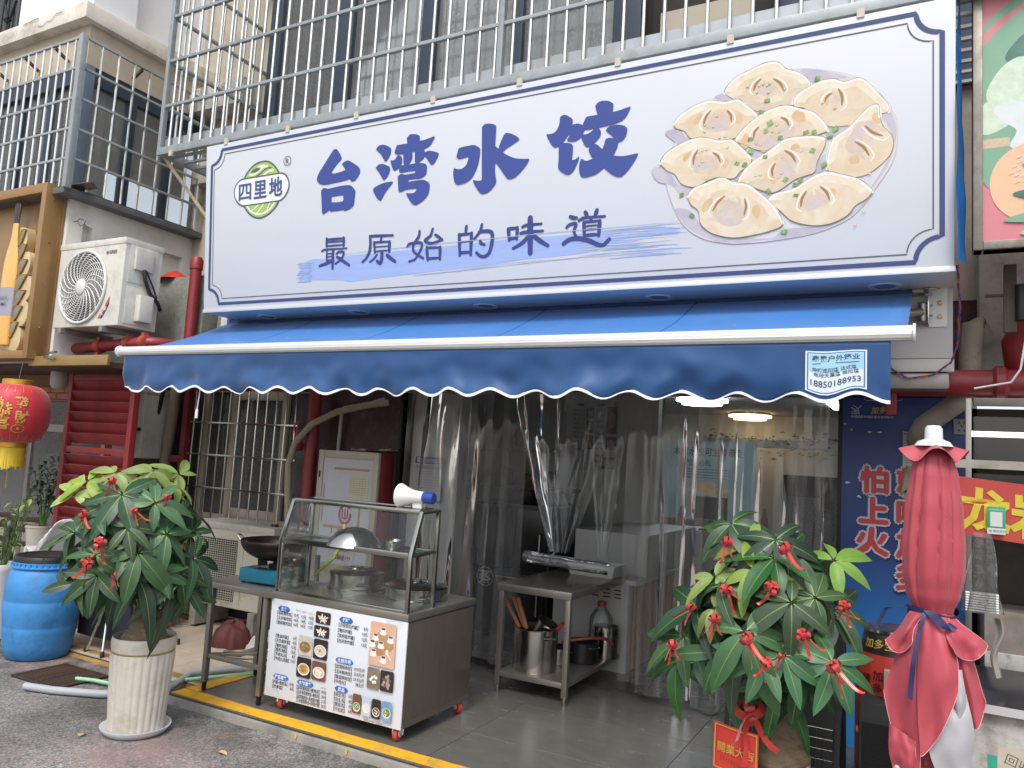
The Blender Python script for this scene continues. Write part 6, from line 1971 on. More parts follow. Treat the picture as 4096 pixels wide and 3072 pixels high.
MB().box(-.12, .12, 0, .16, 0, .02).build('base', BLACK, till, bevel=.005)
MB().bar((0, .08, .02), (0, .06, .14), .04, .03).build('stand', BLACK, till)
MB().box(-.17, .17, .03, .055, .12, .36).build('screen', BLACK, till, bevel=.006)
for i, (x, h, r_, col, lbl) in enumerate(((-2.33, .24, .04, '#7a1f1c', 'dark red sauce bottle on the service counter'), (-1.75, .2, .045, '#c3c3c0', 'white dispenser bottle on the service counter'), (-1.6, .16, .05, '#3a4a74', 'blue jar on the service counter'), (-1.45, .28, .035, '#9a6a2c', 'amber bottle on the service counter'))):
    o = MB().lathe([(0, 0), (r_, 0), (r_, h*.6), (r_*.45, h*.75), (r_*.4, h*.92), (r_*.45, h), (0, h)], n=18).xf(Matrix.Translation((x, 8.4, 1.08))).build('bottle', M('bottle_%d' % i, col, .35), smooth=40)
    tag(o, lbl, 'bottle')
sc_ = thing('steam_cabinet', 'dark steam cabinet with a round white character badge on its door', 'steam cabinet', (-3.85, 6.5, 0))
DST = M('dark_steel', '#2e2d2d', .35, .6, var=.15, scale=5)
MB().box(0, .85, 0, .65, .08, 1.30).build('body', DST, sc_, bevel=.006)
MB().box(.03, .82, -.02, .0, .70, 1.26).build('door', M('dark_door', '#211f1f', .25, .3), sc_, bevel=.005)
MB().box(.03, .82, -.02, .0, .12, .66).build('door', MATS['dark_door'], sc_, bevel=.005)
for z in (.95, .4):
    MB().tube([(.76, -.02, z-.1), (.76, -.05, z-.09), (.76, -.05, z+.09), (.76, -.02, z+.1)], .008, 8).build('handle', STEEL, sc_, smooth=40)
g = Gfx((.2, -.02, .60), (1, 0, 0), (0, 0, 1), lift=.004)
g.poly([[(.09*math.cos(t*.2618), .09*math.sin(t*.2618)) for t in range(24)], [(.084*math.cos(t*.2618), .084*math.sin(t*.2618)) for t in range(24)]], 0)
g.text('蒸', 0, -.05, .13, 0, bold=.02, align='C').stroke([(.12, .02), (.4, .02)], .006, 0).stroke([(.12, -.02), (.36, -.02)], .004, 0)
g.build('badge_print', [M('badge_white', '#b5b5b3', .5)], sc_)
for x, y in ((.06, .06), (.79, .06), (.06, .59), (.79, .59)):
    MB().cyl((x, y, 0), (x, y, .08), .02, 10).build('foot', CAST, sc_)
cookpot('steam_pot', 'large dark pot with a lid on top of the steam cabinet', (-3.45, 6.8, 1.30), .2, .12, DST)
bx_ = thing('storage_locker', 'tan storage locker beside the steam cabinet', 'locker', (-4.2, 6.35, 0))
MB().box(0, .32, 0, .6, .05, 1.30).build('body', M('locker_tan', '#7d6450', .6, var=.1), bx_, bevel=.005)
MB().box(.02, .30, -.012, .0, .08, 1.26).build('door', MATS['locker_tan'], bx_, bevel=.004)
MB().cyl((.27, -.012, .7), (.27, -.03, .7), .012, 10).build('knob', STEEL, bx_)
for x in (.03, .29):
    MB().cyl((x, .05, 0), (x, .05, .05), .015, 8).build('foot', CAST, bx_)
uc = thing('wall_cupboards', 'row of pale wall cupboards with black wavy handles inside the shop', 'cupboard', (-4.95, 7.6, 1.82))
CUP = M('cupboard_pale', '#8f928c', .5, var=.04)
MB().box(0, 1.34, .02, .40, 0, .80).build('carcass', CUP, uc)
for k_ in range(4):
    d = MB().box(.005+.335*k_, .33+.335*k_, 0, .02, .005, .795).build('door', CUP, uc, bevel=.003)
    hx = .30+.335*k_ if k_ % 2 == 0 else .035+.335*k_
    MB().tube([(hx, 0, .06), (hx, -.03, .08), (hx+.012, -.03, .12), (hx-.012, -.03, .18), (hx, -.03, .22), (hx, 0, .24)], .006, 8).build('handle', BLACK, d, smooth=50)
sh_ = thing('wall_shelf', 'wall shelf with kitchen jars under the pale cupboards', 'shelf', (-4.95, 7.72, 1.40))
MB().box(0, 1.6, 0, .28, 0, .025).build('board', CUP, sh_, bevel=.003)
for x in (.1, 1.5):
    MB().bar((x, .26, -.2), (x, .05, 0), .02, .02).build('bracket', BLACK, sh_)
for i, (x, h, col) in enumerate(((.25, .16, '#6d6156'), (.45, .12, '#8c8a80'), (.75, .2, '#4a5a44'), (1.0, .14, '#8d7d5c'), (1.3, .18, '#5c4a48'))):
    o = MB().lathe([(0, 0), (.055, 0), (.06, .01), (.06, h-.03), (.045, h-.02), (.048, h), (0, h)], n=18).xf(Matrix.Translation((-4.95+x, 7.85, 1.426))).build('jar', M('jar_%d' % i, col, .4), smooth=40)
    tag(o, ('brown squat', 'pale grey low', 'tall dark green', 'mustard', 'plum coloured')[i]+' jar on the shelf under the pale cupboards', 'jar', 'jars on the kitchen shelf')
# printed menu on the inner wall
wm = thing('wall_menu', 'white printed menu sheet on the inner wall of the shop', 'menu', (-3.50, 7.995, 1.64))
MB().box(0, .56, -.008, .0, 0, .78).build('sheet', M('sheet_pale', '#a6a9ad', .5), wm)
g = Gfx((0, -.008, 0), (1, 0, 0), (0, 0, 1), lift=.002)
for (a, b) in ((.05, .72), (.31, .72), (.05, .22), (.31, .40), (.31, .16)):
    g.rect(a, b, a+.09, b+.03, 1)
for k_ in range(9):
    g.text('猪肉馅 15元', .03, .66-.05*k_, .035, 0, width=.13)
    g.text('炖罐 12元', .29, .66-.06*k_ if k_ < 8 else .1, .03, 0, width=.1)
for (a, b, c_, d_) in ((.18, .58, .27, .7), (.18, .42, .27, .56), (.18, .24, .27, .4), (.42, .42, .54, .72), (.42, .24, .54, .38), (.36, .03, .44, .16), (.45, .03, .54, .16)):
    g.rect(a, b, c_, d_, 2).up(3).ell((a+c_)/2, (b+d_)/2, (c_-a)*.35, (d_-b)*.3, 3)
g.build('menu_print', [M('wm_ink', '#303238', .6), M('wm_blue', '#34507f', .6), M('wm_dark', '#3a302c', .6), M('wm_food', '#8c7a66', .6)], wm)
w2 = thing('wall_notice', 'narrow pale notice sheet beside the printed wall menu', 'notice', (-3.74, 7.995, 1.78))
MB().box(0, .17, -.006, 0, 0, .52).build('sheet', M('sheet_grey', '#97999b', .6), w2)
g = Gfx((0, -.006, 0), (1, 0, 0), (0, 0, 1), lift=.002)
g.poly(crom([(.07, .40), (.085, .46), (.1, .40), (.1, .36), (.07, .36)]), 1)
for k_ in range(5):
    g.stroke([(.03, .3-.05*k_), (.14, .3-.05*k_)], .006, 0, cap=False)
g.build('notice_print', [MATS['wm_ink'], M('notice_red', '#8c3a36', .6)], w2)
# gas safety notice on the pillar
gn = thing('gas_notice', 'white safety notice with navy bands on the white pillar', 'notice', (-4.05, 5.785, 1.29))
MB().box(0, .29, -.008, 0, 0, .40).build('sheet', M('sheet_white', '#adadb2', .5), gn)
g = Gfx((0, -.008, 0), (1, 0, 0), (0, 0, 1), lift=.002)
g.rect(.0, .34, .29, .40, 0).rect(0, 0, .29, .022, 0).rect(.0, .29, .15, .325, 3).rect(.15, .29, .29, .325, 4).rect(.02, .35, .05, .395, 2)
g.text('餐饮场所燃气安全公示牌', .06, .355, .036, 2, bold=.01, width=.22)
g.text('负责情况', .04, .297, .024, 1, align='L').text('上报方式', .18, .297, .024, 1, align='L')
for k_ in range(9):
    g.stroke([(.02, .27-.024*k_), (.27, .27-.024*k_)], .0018, 1, cap=False)
g.text('举报电话：', .015, .032, .02, 1, bold=.01).text('监制单位', .16, .032, .02, 1, bold=.01)
g.build('notice_print', [M('gn_navy', '#27335f', .5), M('gn_ink', '#3c3c44', .5), M('gn_white', '#b9bac0', .5), M('gn_tan', '#a6967c', .5), M('gn_blue', '#7d93b3', .5)], gn)
# big poster at the back
po = thing('wall_poster', 'large pale blue poster of a cook holding up a plate, inside the shop', 'poster', (-3.45, 11.4, 1.0))
MB().box(0, 1.35, 0, .02, 0, 1.15).build('sheet', M('poster_blue', '#8ea3ad', .6, var=.05), po)
g = Gfx((0, 0, 0), (1, 0, 0), (0, 0, 1), lift=.003, step=.0006)
g.text('本店水饺可', .14, .95, .13, 0, bold=.02, width=.58).text('生鲜', .72, .95, .13, 1, bold=.02, width=.22).text('带走', .96, .95, .13, 0, bold=.02, width=.2)
g.text('饺用心包', .35, .80, .10, 2, bold=.02, width=.36)
for k_ in range(4):
    g.stroke([(.28, .74-.04*k_), (.95, .74-.04*k_)], .008, 0, cap=False)
g.ell(.68, .44, .30, .10, 3).ell(.68, .48, .24, .08, 4)
g.poly(crom([(.40, .40), (.46, .40), (.48, .2), (.56, .1), (.5, .02), (.42, .12)]), 5).poly(crom([(.98, .40), (.9, .40), (.88, .2), (.82, .1), (.88, .02), (.96, .12)]), 5)
g.ell(.69, .22, .09, .11, 5).poly(crom([(.58, .26), (.6, .34), (.69, .36), (.78, .34), (.8, .26), (.69, .29)]), 0)
g.poly(crom([(.52, .02), (.56, .1), (.69, .12), (.82, .1), (.86, .02)]), 6)
g.build('poster_print', [M('po_ink', '#33404e', .6), M('po_red', '#a3443c', .6), M('po_blue', '#3f5688', .6), M('po_plate', '#b9b1a2', .6), M('po_food', '#c4a878', .6, var=.2), M('po_skin', '#b58e74', .6), M('po_white', '#a9b3ba', .6)], po)
# plant shelf
vs_ = thing('plant_shelf', 'high shelf trailing green vines at the back of the shop', 'shelf', (-3.0, 11.9, 2.12))
MB().box(0, 2.6, 0, .2, 0, .12).build('board', M('shelf_pale', '#9a9c98', .6), vs_, bevel=.004)
vl_ = MB()
rg2 = random.Random(4)
for i in range(260):
    x, y, z = rg2.uniform(0, 2.6), rg2.uniform(-.08, .15), .12+rg2.uniform(-.30, .14)*abs(math.sin(i*.37))
    s_ = rg2.uniform(.03, .06)
    m4 = Matrix.Translation((x, y, z)) @ Matrix.Rotation(rg2.uniform(0, 6), 4, 'Z') @ Matrix.Rotation(rg2.uniform(-1.2, 1.2), 4, 'X')
    vl_.add([m4 @ Vector(p) for p in ((0, 0, 0), (s_, -s_*.5, .005), (s_*1.8, 0, -.01), (s_, s_*.5, .005))], [(0, 1, 2, 3)])
o = vl_.build('vines', M('vine_green', '#2f5a34', .5, var=.3), vs_)
o['kind'] = 'stuff'
# ceiling lamps
def crystal_lamp(x, y, col, e, label):
    t = thing('ceiling_lamp', label, 'lamp', (x, y, 2.64))
    lm = M('lamp_glow_%d' % int(e*10), col, .4, emit=e)
    MB().lathe([(.0, 0), (.30, 0), (.30, -.035)], n=40, cap=False).build('base', STEEL, t, smooth=30)
    MB().lathe([(.29, -.036), (.31, -.04), (.31, -.07), (.24, -.075), (.24, -.11), (.0, -.115)], n=40, cap=False, fn=lambda r_, a, i: r_*(1+.015*math.cos(a*40))).build('crystal_shade', lm, t, smooth=20)


crystal_lamp(-2.42, 9.5, '#e8f4fa', 10, 'cold white crystal ceiling lamp in the shop')
crystal_lamp(-2.32, 12.0, '#ffd79a', 2.6, 'warm crystal ceiling lamp deeper in the shop')
o = MB().box(-1.02, -.92, 9.6, 10.7, 2.60, 2.635).build('tube_light', M('tube_glow', '#e8f1f5', .4, emit=8), bevel=.008)
tag(o, 'slim white tube light on the shop ceiling near the right wall', 'lamp')
# tall dark drinks fridge by the right wall
fg = thing('drinks_fridge', 'tall dark drinks fridge against the right wall of the shop', 'fridge', (-1.0, 6.6, 0))
MB().box(0, .62, 0, .6, .05, 1.72).build('body', DST, fg, bevel=.01)
MB().box(.03, .59, -.02, 0, .12, 1.55).build('door', GLASS_D, fg)
MB().tube([(.06, -.02, .7), (.06, -.06, .72), (.06, -.06, 1.1), (.06, -.02, 1.12)], .01, 8).build('handle', STEEL, fg, smooth=40)
for x, y in ((.05, .05), (.57, .05), (.05, .55), (.57, .55)):
    MB().cyl((x, y, 0), (x, y, .05), .02, 8).build('foot', CAST, fg)

# ================================================================ blue advertisement panel on the pier
ap = thing('advert_panel', 'tall dark blue advertisement panel with red and white characters, right of the shop opening', 'advert', (-.478, 5.62, 0))
def bluegrad():
    m = M('advert_blue', '#20366f', .4, var=.05, scale=2, dirt='#2b427c', damt=.5)
    N, Lk = m.node_tree.nodes, m.node_tree.links
    b = N['Principled BSDF']
    old = b.inputs['Base Color'].links[0].from_socket
    tc = N.new('ShaderNodeTexCoord')
    sp_ = N.new('ShaderNodeSeparateXYZ')
    Lk.new(tc.outputs['Object'], sp_.inputs[0])
    mr = N.new('ShaderNodeMapRange')     # the print itself runs from navy to azure
    mr.inputs['From Min'].default_value, mr.inputs['From Max'].default_value = 1.25, .45
    Lk.new(sp_.outputs['Z'], mr.inputs['Value'])
    mx = N.new('ShaderNodeMix')
    mx.data_type = 'RGBA'
    Lk.new(mr.outputs[0], mx.inputs[0])
    Lk.new(old, mx.inputs[6])
    mx.inputs[7].default_value = (*lin('#2d7fc4'), 1)
    Lk.new(mx.outputs[2], b.inputs['Base Color'])
    return m


MB().box(0, .75, 0, .028, 0, 2.26).build('board', bluegrad(), ap)
AR, AW_, AY, AS = M('ad_red', '#b23a3c', .45), M('ad_white', '#aeb2bd', .45), M('ad_yellow', '#c7a824', .45), M('ad_shadow', '#1b2344', .45)
g = Gfx((.478, 0, 0), (1, 0, 0), (0, 0, 1), lift=.002, step=.0004)
for ch, x0, z0, x1, z1 in (('怕', -.365, 1.63, -.195, 1.79), ('上', -.37, 1.425, -.195, 1.59), ('火', -.39, 1.228, -.19, 1.395), ('就', -.148, 1.63, .02, 1.79), ('喝', -.148, 1.425, .02, 1.59), ('加', -.148, 1.228, .02, 1.395), ('多', -.148, 1.03, .02, 1.2)):
    h = (z1-z0)*1.12
    w = x1-x0
    xm = (x0+x1)/2
    zb_ = z0+.10*h
    g.step = .00008
    g.fat(ch, xm+.007, zb_-.007, h, 3, .019, width=w*.93)
    g.up(2).fat(ch, xm, zb_, h, 1, .021, width=w*.93)
    g.up(2).fat(ch, xm, zb_, h, 0, .009, width=w*.92)
g.text('加多宝', -.305, 2.155, .052, 2, bold=.01, width=.13, shear=.2)
g.text('CGA', -.424, 2.145, .032, 1, bold=.02, width=.05, shear=.2)
g.stroke(crom([(-.425, 2.19), (-.40, 2.178), (-.375, 2.19), (-.365, 2.203)], False), .005, 1).stroke(crom([(-.415, 2.203), (-.39, 2.19), (-.38, 2.172), (-.40, 2.168), (-.41, 2.18)], False), .004, 1)
g.text('中国国家体操队官方合作伙伴', -.425, 2.122, .018, 1, bold=.01, width=.255)
g.stroke([(-.34, 2.26), (-.345, 2.245), (-.33, 2.238), (-.14, 2.238), (-.122, 2.245), (-.12, 2.26)], .003, 1)
rng = random.Random(17)
for k in range(11):   # torn paper remnants
    x, z = rng.choice(((-.42, 2.04), (-.31, 2.03), (-.43, 2.0), (-.27, 1.99), (-.46, 2.08), (-.37, 1.60), (-.30, 1.61), (-.44, 1.69), (-.25, 2.03)))
    s_ = rng.uniform(.006, .018)
    g.poly([(x+s_*math.cos(t)*rng.uniform(.5, 1.4), z+s_*.6*math.sin(t)*rng.uniform(.4, 1.3)) for t in [i*.9 for i in range(7)]], 1)
g.build('advert_print', [AR, AW_, AY, AS], ap)
nt_ = thing('licence_sheet', 'white licence sheet pinned to the blue panel behind the closed umbrella', 'notice', (-.115, 5.61, 1.80))
MB().box(0, .16, 0, .004, 0, .24).build('sheet', M('paper_w', '#b5b4b2', .7), nt_)
g = Gfx((0, 0, 0), (1, 0, 0), (0, 0, 1), lift=.002)
g.text('东山街道临时经营证', .02, .205, .014, 0, width=.12)
for k in range(11):
    g.stroke([(.015, .18-.014*k), (.145-.02*(k % 3), .18-.014*k)], .002, 0, cap=False)
for c in ((.012, .225), (.148, .225)):
    g.ell(c[0], c[1], .006, .006, 1, 8)
g.build('notice_print', [M('ink_dk', '#44444a', .7), M('ink_rd', '#994a44', .7)], nt_)
sk = thing('wall_socket', 'square white power socket on the blue panel', 'socket', (.17, 5.60, 2.03))
MB().box(0, .09, 0, .02, 0, .10).build('plate', M('socket_w', '#8f8f94', .5, var=.06), sk, bevel=.004)
for x, z, a in ((.03, .075, 20), (.06, .075, -20), (.045, .055, 0), (.03, .025, 40), (.06, .025, -40)):
    MB().box(-.004, .004, -.001, .001, -.007, .007).xf(Matrix.Translation((x, -.001, z)) @ Matrix.Rotation(R(a), 4, 'Y')).build('slot', BLACK, sk)

# ================================================================ pipes over the neighbour's stall
rp = thing('fire_main', 'thick red horizontal pipe running right from the awning end', 'pipe', (-.17, 5.2, 2.31))
MB().tube([(0, 0, 0), (3.2, 0, 0)], .079, 24).build('pipe', RED_PIPE, rp, smooth=50)
MB().box(-.03, .03, -.05, .05, -.20, .12).build('bracket', RED_PIPE, rp, bevel=.004)
MB().lathe([(.08, 0), (.1, .02), (.1, .06), (.08, .08)], n=24).xf(Matrix.Translation((.52, 0, 0)) @ Matrix.Rotation(R(90), 4, 'Y')).build('coupling', RED_PIPE, rp, smooth=40)
MB().box(.53, .59, -.03, .03, -.115, -.075).build('coupling_lug', RED_PIPE, rp, bevel=.006)
o = MB().tube([(.60, 5.35, 2.30), (.52, 5.33, 2.42), (.50, 5.3, 2.55), (.56, 5.25, 2.68), (.72, 5.2, 2.72), (1.5, 5.2, 2.72)], .10, 20).build('fire_elbow', RED_PIPE, smooth=60)
tag(o, 'big red elbow pipe above the neighbouring stall', 'pipe')
PVCD = M('pvc_dirty', '#8f8575', .6, var=.12, scale=5, dirt='#4d4236', damt=.7, dscale=4)
o = MB().tube([(.33, 5.42, 2.6), (.28, 5.36, 2.68), (.255, 5.32, 2.66), (.25, 5.3, 2.55), (.245, 5.3, 2.3), (.20, 5.32, 2.22), (.0, 5.35, 2.06), (-.03, 5.42, 2.0), (-.03, 5.55, 1.98)], .062, 18).build('waste_pipe', PVCD, smooth=60)
tag(o, 'dirty white waste pipe bending down behind the red main over the blue panel', 'pipe')
for i, (col, ph) in enumerate((('#a33a3f', 0), ('#2c3f86', math.pi))):
    pts = []
    path = [(.16, 4.72, 2.90), (.175, 4.8, 2.7), (.17, 4.9, 2.5), (.14, 4.95, 2.4), (.05, 4.98, 2.33), (-.08, 4.98, 2.31), (-.17, 4.98, 2.37), (-.19, 4.98, 2.44)]
    n = 60
    for k in range(n+1):
        t = k/n*(len(path)-1)
        a_, f_ = int(min(t, len(path)-2)), t-int(min(t, len(path)-2))
        p = Vector(path[a_]).lerp(Vector(path[a_+1]), f_)
        pts.append(p+Vector((.004*math.cos(k*1.3+ph), .004*math.sin(k*1.3+ph), .002*math.sin(k*1.3+ph))))
    o = MB().tube(pts, .004, 6).build('twisted_wire', M('wire_%d' % i, col, .5), smooth=60)
    tag(o, ['red strand of the twisted cable hanging below the sign corner', 'blue strand of the twisted cable hanging below the sign corner'][i], 'cable')
o = MB().tube([(.50, 4.85, 2.62), (.48, 4.85, 2.5), (.46, 4.88, 2.35), (.42, 4.9, 2.28), (.25, 4.95, 2.25)], .006, 6).build('white_cable', WHITEPL, smooth=60)
tag(o, 'thin white cable looping beside the big red elbow pipe', 'cable')
tp_ = MB().grid(lambda u, v: (.150+.05*u*(.3+.7*v)+.012*wob(v*6, u*3), 4.50+.12*u+.01*wob(v*9, u*4, 3), 4.40-1.52*v-.05*u*math.sin(v*3)), 8, 40).build('blue_tarp', M('tarp_blue', '#1f5f9f', .45, var=.12, scale=6), smooth=60)
tag(tp_, 'strip of blue tarpaulin hanging down the right end of the shop sign', 'tarpaulin')

# ================================================================ neighbour's sign
ns = thing('neighbour_sign', 'framed vegetable sign of the neighbouring stall, pink and green', 'sign', (.225, 4.55, 2.93))
FRS = M('worn_chrome', '#7f7a72', .4, .8, var=.25, scale=9, dirt='#5f5648', damt=.6, dscale=8)
MB().box(0, 2, .02, .1, 0, 1.6).build('panel', M('sign_pink', '#c1747c', .45, var=.05, scale=2), ns)
for b4 in ((0, .045, 0, 1.6), (.045, 2, 0, .045), (.045, 2, 1.555, 1.6)):
    MB().box(b4[0], b4[1], 0, .11, b4[2], b4[3]).build('frame', FRS, ns, bevel=.005)
g = Gfx((.045, .02, .045), (1, 0, 0), (0, 0, 1), lift=.002)
def cl(pts):
    return [(max(.001, min(1.9, x)), max(.001, min(1.5, y))) for x, y in pts]


g.poly(cl(crom([(0, 1.15), (.08, 1.26), (.25, 1.36), (.5, 1.42), (.5, .2), (.2, .25), (0, .32)])), 1)
g.poly(cl(crom([(0, 1.13), (.07, 1.2), (.2, 1.28), (.2, 1.26), (.07, 1.15), (0, 1.07)])), 0)
g.poly(cl(crom([(.1, .98), (.16, 1.08), (.25, 1.14), (.4, 1.2), (.5, 1.2), (.5, .9), (.3, .85), (.18, .93)])), 2)
g.poly(cl(crom([(.02, .82), (.08, .93), (.16, .98), (.24, .95), (.3, .85), (.25, .76), (.12, .73), (.03, .75)])), 3)
g.poly(cl(crom([(0, .74), (.07, .76), (.14, .70), (.12, .62), (0, .58)])), 3)
g.poly(cl(crom([(.05, .72), (.16, .74), (.3, .78), (.5, .75), (.5, .5), (.28, .50), (.20, .47), (.12, .50), (.15, .58), (.09, .64)])), 4)
g.rect(0, .50, .12, .55, 5)
g.ell(.22, .30, .19, .21, 6, 32)
for k in range(40):
    a, r_ = k*2.4, .017*math.sqrt(k)
    g.stroke([(.22+r_*math.cos(a), .36+r_*math.sin(a)), (.22+r_*math.cos(a)+.02, .36+r_*math.sin(a)+.008)], .004, 4)
for a in (0.2, 1.5, 2.6, 3.9, 5.2):
    g.poly(crom([(.235, .36), (.235+.035*math.cos(a-.3), .36+.035*math.sin(a-.3)), (.235+.075*math.cos(a), .36+.075*math.sin(a)), (.235+.035*math.cos(a+.4), .36+.035*math.sin(a+.4))]), 1)
g.poly(cl(crom([(.13, .24), (.22, .26), (.34, .22), (.5, .2), (.5, .12), (.33, .15), (.24, .19)])), 2).poly(cl(crom([(.09, .10), (.2, .14), (.35, .15), (.5, .14), (.5, .08), (.3, .08)])), 1).poly(cl(crom([(.16, .03), (.28, .08), (.5, .08), (.5, .01), (.3, .0)])), 7)
g.build('sign_print', [M('ns_pink', '#c1747c', .45), M('ns_green', '#6f9a7f', .45, var=.05), M('ns_dark', '#3f6a5c', .45, var=.35, scale=16), M('ns_cabbage', '#b9c9b4', .5, var=.12, scale=22), M('ns_white', '#c4c9cc', .5, var=.06, scale=9), M('ns_tan', '#b7a58c', .5, var=.15, scale=40), M('ns_peach', '#d6ab8a', .5, var=.04), M('ns_leaf', '#8bb389', .45)], ns)
# fan of the stall, hanging below the sign
fb = thing('stall_bracket', 'rusty lamp bracket below the neighbour\'s sign', 'bracket', (.42, 4.95, 2.72))
MB().box(-.03, .03, -.02, .02, -.16, .22).build('plate', M('rust_br', '#5c5148', .7, .4, var=.3), fb, bevel=.003)
MB().cyl((.05, -.03, -.1), (.05, -.03, .1), .03, 12).build('lamp_holder', BLACK, fb, bevel=.006)
MB().bar((-.03, 0, .05), (-.12, 0, .05), .015, .015).build('arm', MATS['rust_br'], fb)

# ================================================================ neighbour's stall
stl = thing('market_stall', 'worn white stall counter with a dark stone top, next to the shop', 'stall', (.05, 4.0, 0))
WORN = M('worn_white_board', '#a9a8a2', .7, var=.12, scale=4, dirt='#5b5046', damt=.9, dscale=3.2, bump=.2)
MB().box(0, 2.6, 0, .04, 0, .76).build('front_board', WORN, stl, bevel=.004)
MB().box(-.02, 2.6, -.03, .8, .76, .79).build('stone_top', M('dark_stone', '#35363a', .22, var=.25, scale=6), stl, bevel=.004)
MB().box(-.024, 2.6, -.036, -.030, .755, .79).build('edge_strip', M('edge_white', '#c0c0be', .4, .3), stl)
MB().box(0, .04, .04, .8, 0, .76).build('side_board', WORN, stl, bevel=.004)
g = Gfx((0, 0, 0), (1, 0, 0), (0, 0, 1), lift=.002)
g.rect(.20, .46, .235, .58, 0).rect(.235, .38, .44, .62, 1)
g.text('回收', .26, .56, .05, 2, ang=-.3)
g.poly([(.05, .25), (.4, .30), (.4, .22), (.05, .17)], 3).poly([(.16, .34), (.22, .35), (.22, .10), (.16, .10)], 3).rect(.46, .22, .8, .52, 4).rect(.52, .30, .56, .34, 1)
g.text('青春', .47, .47, .05, 1, bold=.01)
for k in range(14):
    x, z = rng.uniform(.05, 1.2), rng.uniform(.1, .74)
    g.stroke([(x, z), (x+rng.uniform(.03, .12), z-rng.uniform(.01, .06))], .003, 5, taper=True, cap=False)
g.build('stickers', [M('tape_green', '#2f9a7c', .5), M('paper_worn', '#b3ab9a', .8, var=.15, scale=9), M('mark_ink', '#4a443e', .8), M('paint_red', '#a5483a', .7, var=.15), M('sticker_blue', '#2b4a85', .5), M('scratch_dark', '#5f5346', .9)], stl)
MB().box(.16, 2.6, 1.65, 1.70, 0, 2.2).build('back_panel', M('stall_dark', '#38322e', .85, var=.45, scale=3), stl)
MB().box(.26, 2.6, 1.2, 1.6, .6, 1.02).build('shelf_box', M('stall_box', '#7d766e', .8, var=.35, scale=6, dirt='#6e3b30', damt=.6), stl, bevel=.006)
for k in range(3):
    MB().box(.26+.33*k, .56+.33*k, 1.18, 1.2, .64, .80).build('drawer', WORN, stl, bevel=.004)
MB().box(.16, .19, 1.0, 1.05, .8, 2.2).build('window_post', STEEL_D, stl, bevel=.003)
for z in (2.16,):
    MB().box(.2, 2.6, 1.0, 1.04, z, z+.045).build('window_rail', M('rail_dim', '#6f6b64', .6, .2, var=.2), stl, bevel=.003)
MB().grid(lambda u, v: (.2+2.4*u, 1.02, 1.45+.65*v), 1, 1).build('pane', glass_mat('stall_glass', (.55, .58, .58), 1, .03, ior=1.6), stl)
MB().box(.2, 2.6, 1.2, 1.24, 2.0, 2.03).build('tube_light', M('stall_tube', '#f0f5f6', .4, emit=2), stl)
MB().box(-.03, .0, .27, .30, .79, 1.95).build('pole', M('taped_pole', '#a39a83', .7, var=.2, scale=20), stl, bevel=.004)
MB().box(0, 2.6, .285, .30, 1.795, 1.835).build('cross_rail', M('taped_rail', '#8f897c', .6, var=.15, scale=14, dirt='#6b6154', damt=.7, dscale=9), stl)
bn = thing('red_banner', 'red cloth banner with big yellow characters tied across the stall', 'banner', (-.02, 4.27, 1.50))
def bwarp(x, y, k):
    return Vector((x, -.01*math.sin(x*5)-k+.008*wob(x*6, y*5), y-.10*(x)*(1-x*.2)))


MB().grid(lambda u, v: tuple(bwarp(u*1.5, .27*v, 0)), 30, 6).build('cloth', M('banner_red', '#a33a33', .6, var=.1, scale=4), bn, smooth=60)
g = Gfx((0, 0, 0), (1, 0, 0), (0, 0, 1), lift=.003, warp=bwarp)
g.text('龙岩', .17, .045, .21, 0, bold=.035, width=.41)
g.build('banner_lettering', [M('banner_yellow', '#b9a92a', .6, var=.12, scale=12)], bn)
for x, z in ((.025, .25), (.015, .02)):
    MB().lathe([(.004, 0), (.009, .001), (.009, .004), (.004, .004)], n=12, cap=False).xf(Matrix.Translation((x, -.012, z)) @ Matrix.Rotation(R(90), 4, 'X')).build('eyelet', M('brass', '#9a8350', .4, .8), bn)
pc = thing('payment_placard', 'green and white payment placard fixed on the red banner', 'placard', (.265, 4.235, 1.495))
MB().box(0, .072, 0, .004, 0, .125).build('card', M('pay_green', '#1f8d6b', .4), pc, bevel=.0015)
g = Gfx((0, 0, 0), (1, 0, 0), (0, 0, 1), lift=.0012)
g.rect(.012, .035, .060, .102, 0).rect(0, 0, .072, .028, 0).ell(.013, .014, .006, .005, 1, 12)
g.text('微信支付', .022, .009, .013, 2, bold=.01).text('推荐使用微信支付', .036, .109, .009, 0, align='C', width=.055)
g.build('card_print', [M('pay_white', '#b9bdba', .4), M('pay_green2', '#2f9a76', .4), M('pay_ink', '#585c5a', .4)], pc)
o = MB().grid(lambda u, v: (-.045+.03*math.cos(u*6.28)*(1-.7*v)+.04*v*math.sin(u*12), 4.26-.02+.02*math.sin(u*6.28), 1.79-.16*v*(1+.3*math.sin(u*9))), 12, 8).build('cloth_tie', M('strip_green', '#5d6a58', .7, var=.3, scale=20), smooth=60)
tag(o, 'greenish cloth strip tied round the taped pole of the stall', 'tie')
o = MB().tube([(-.055, 4.25, 1.78), (-.06, 4.25, 1.37)], .007, 8).build('yellow_stick', M('stick_yellow', '#b98a2a', .6), smooth=40)
tag(o, 'thin yellow stick beside the taped pole', 'stick')
bg_ = thing('bag_of_cups', 'clear plastic bag of white napkins hanging from the banner', 'bag', (.24, 4.18, 1.14))
def bagf(u, v):
    a = u*2*math.pi
    w = .035+.045*v**.8
    return (w*math.cos(a)*(1+.12*math.sin(a*3+v*7)), .03*(.4+.6*v)*math.sin(a)*(1+.2*math.sin(a*5)), .36-.36*v)


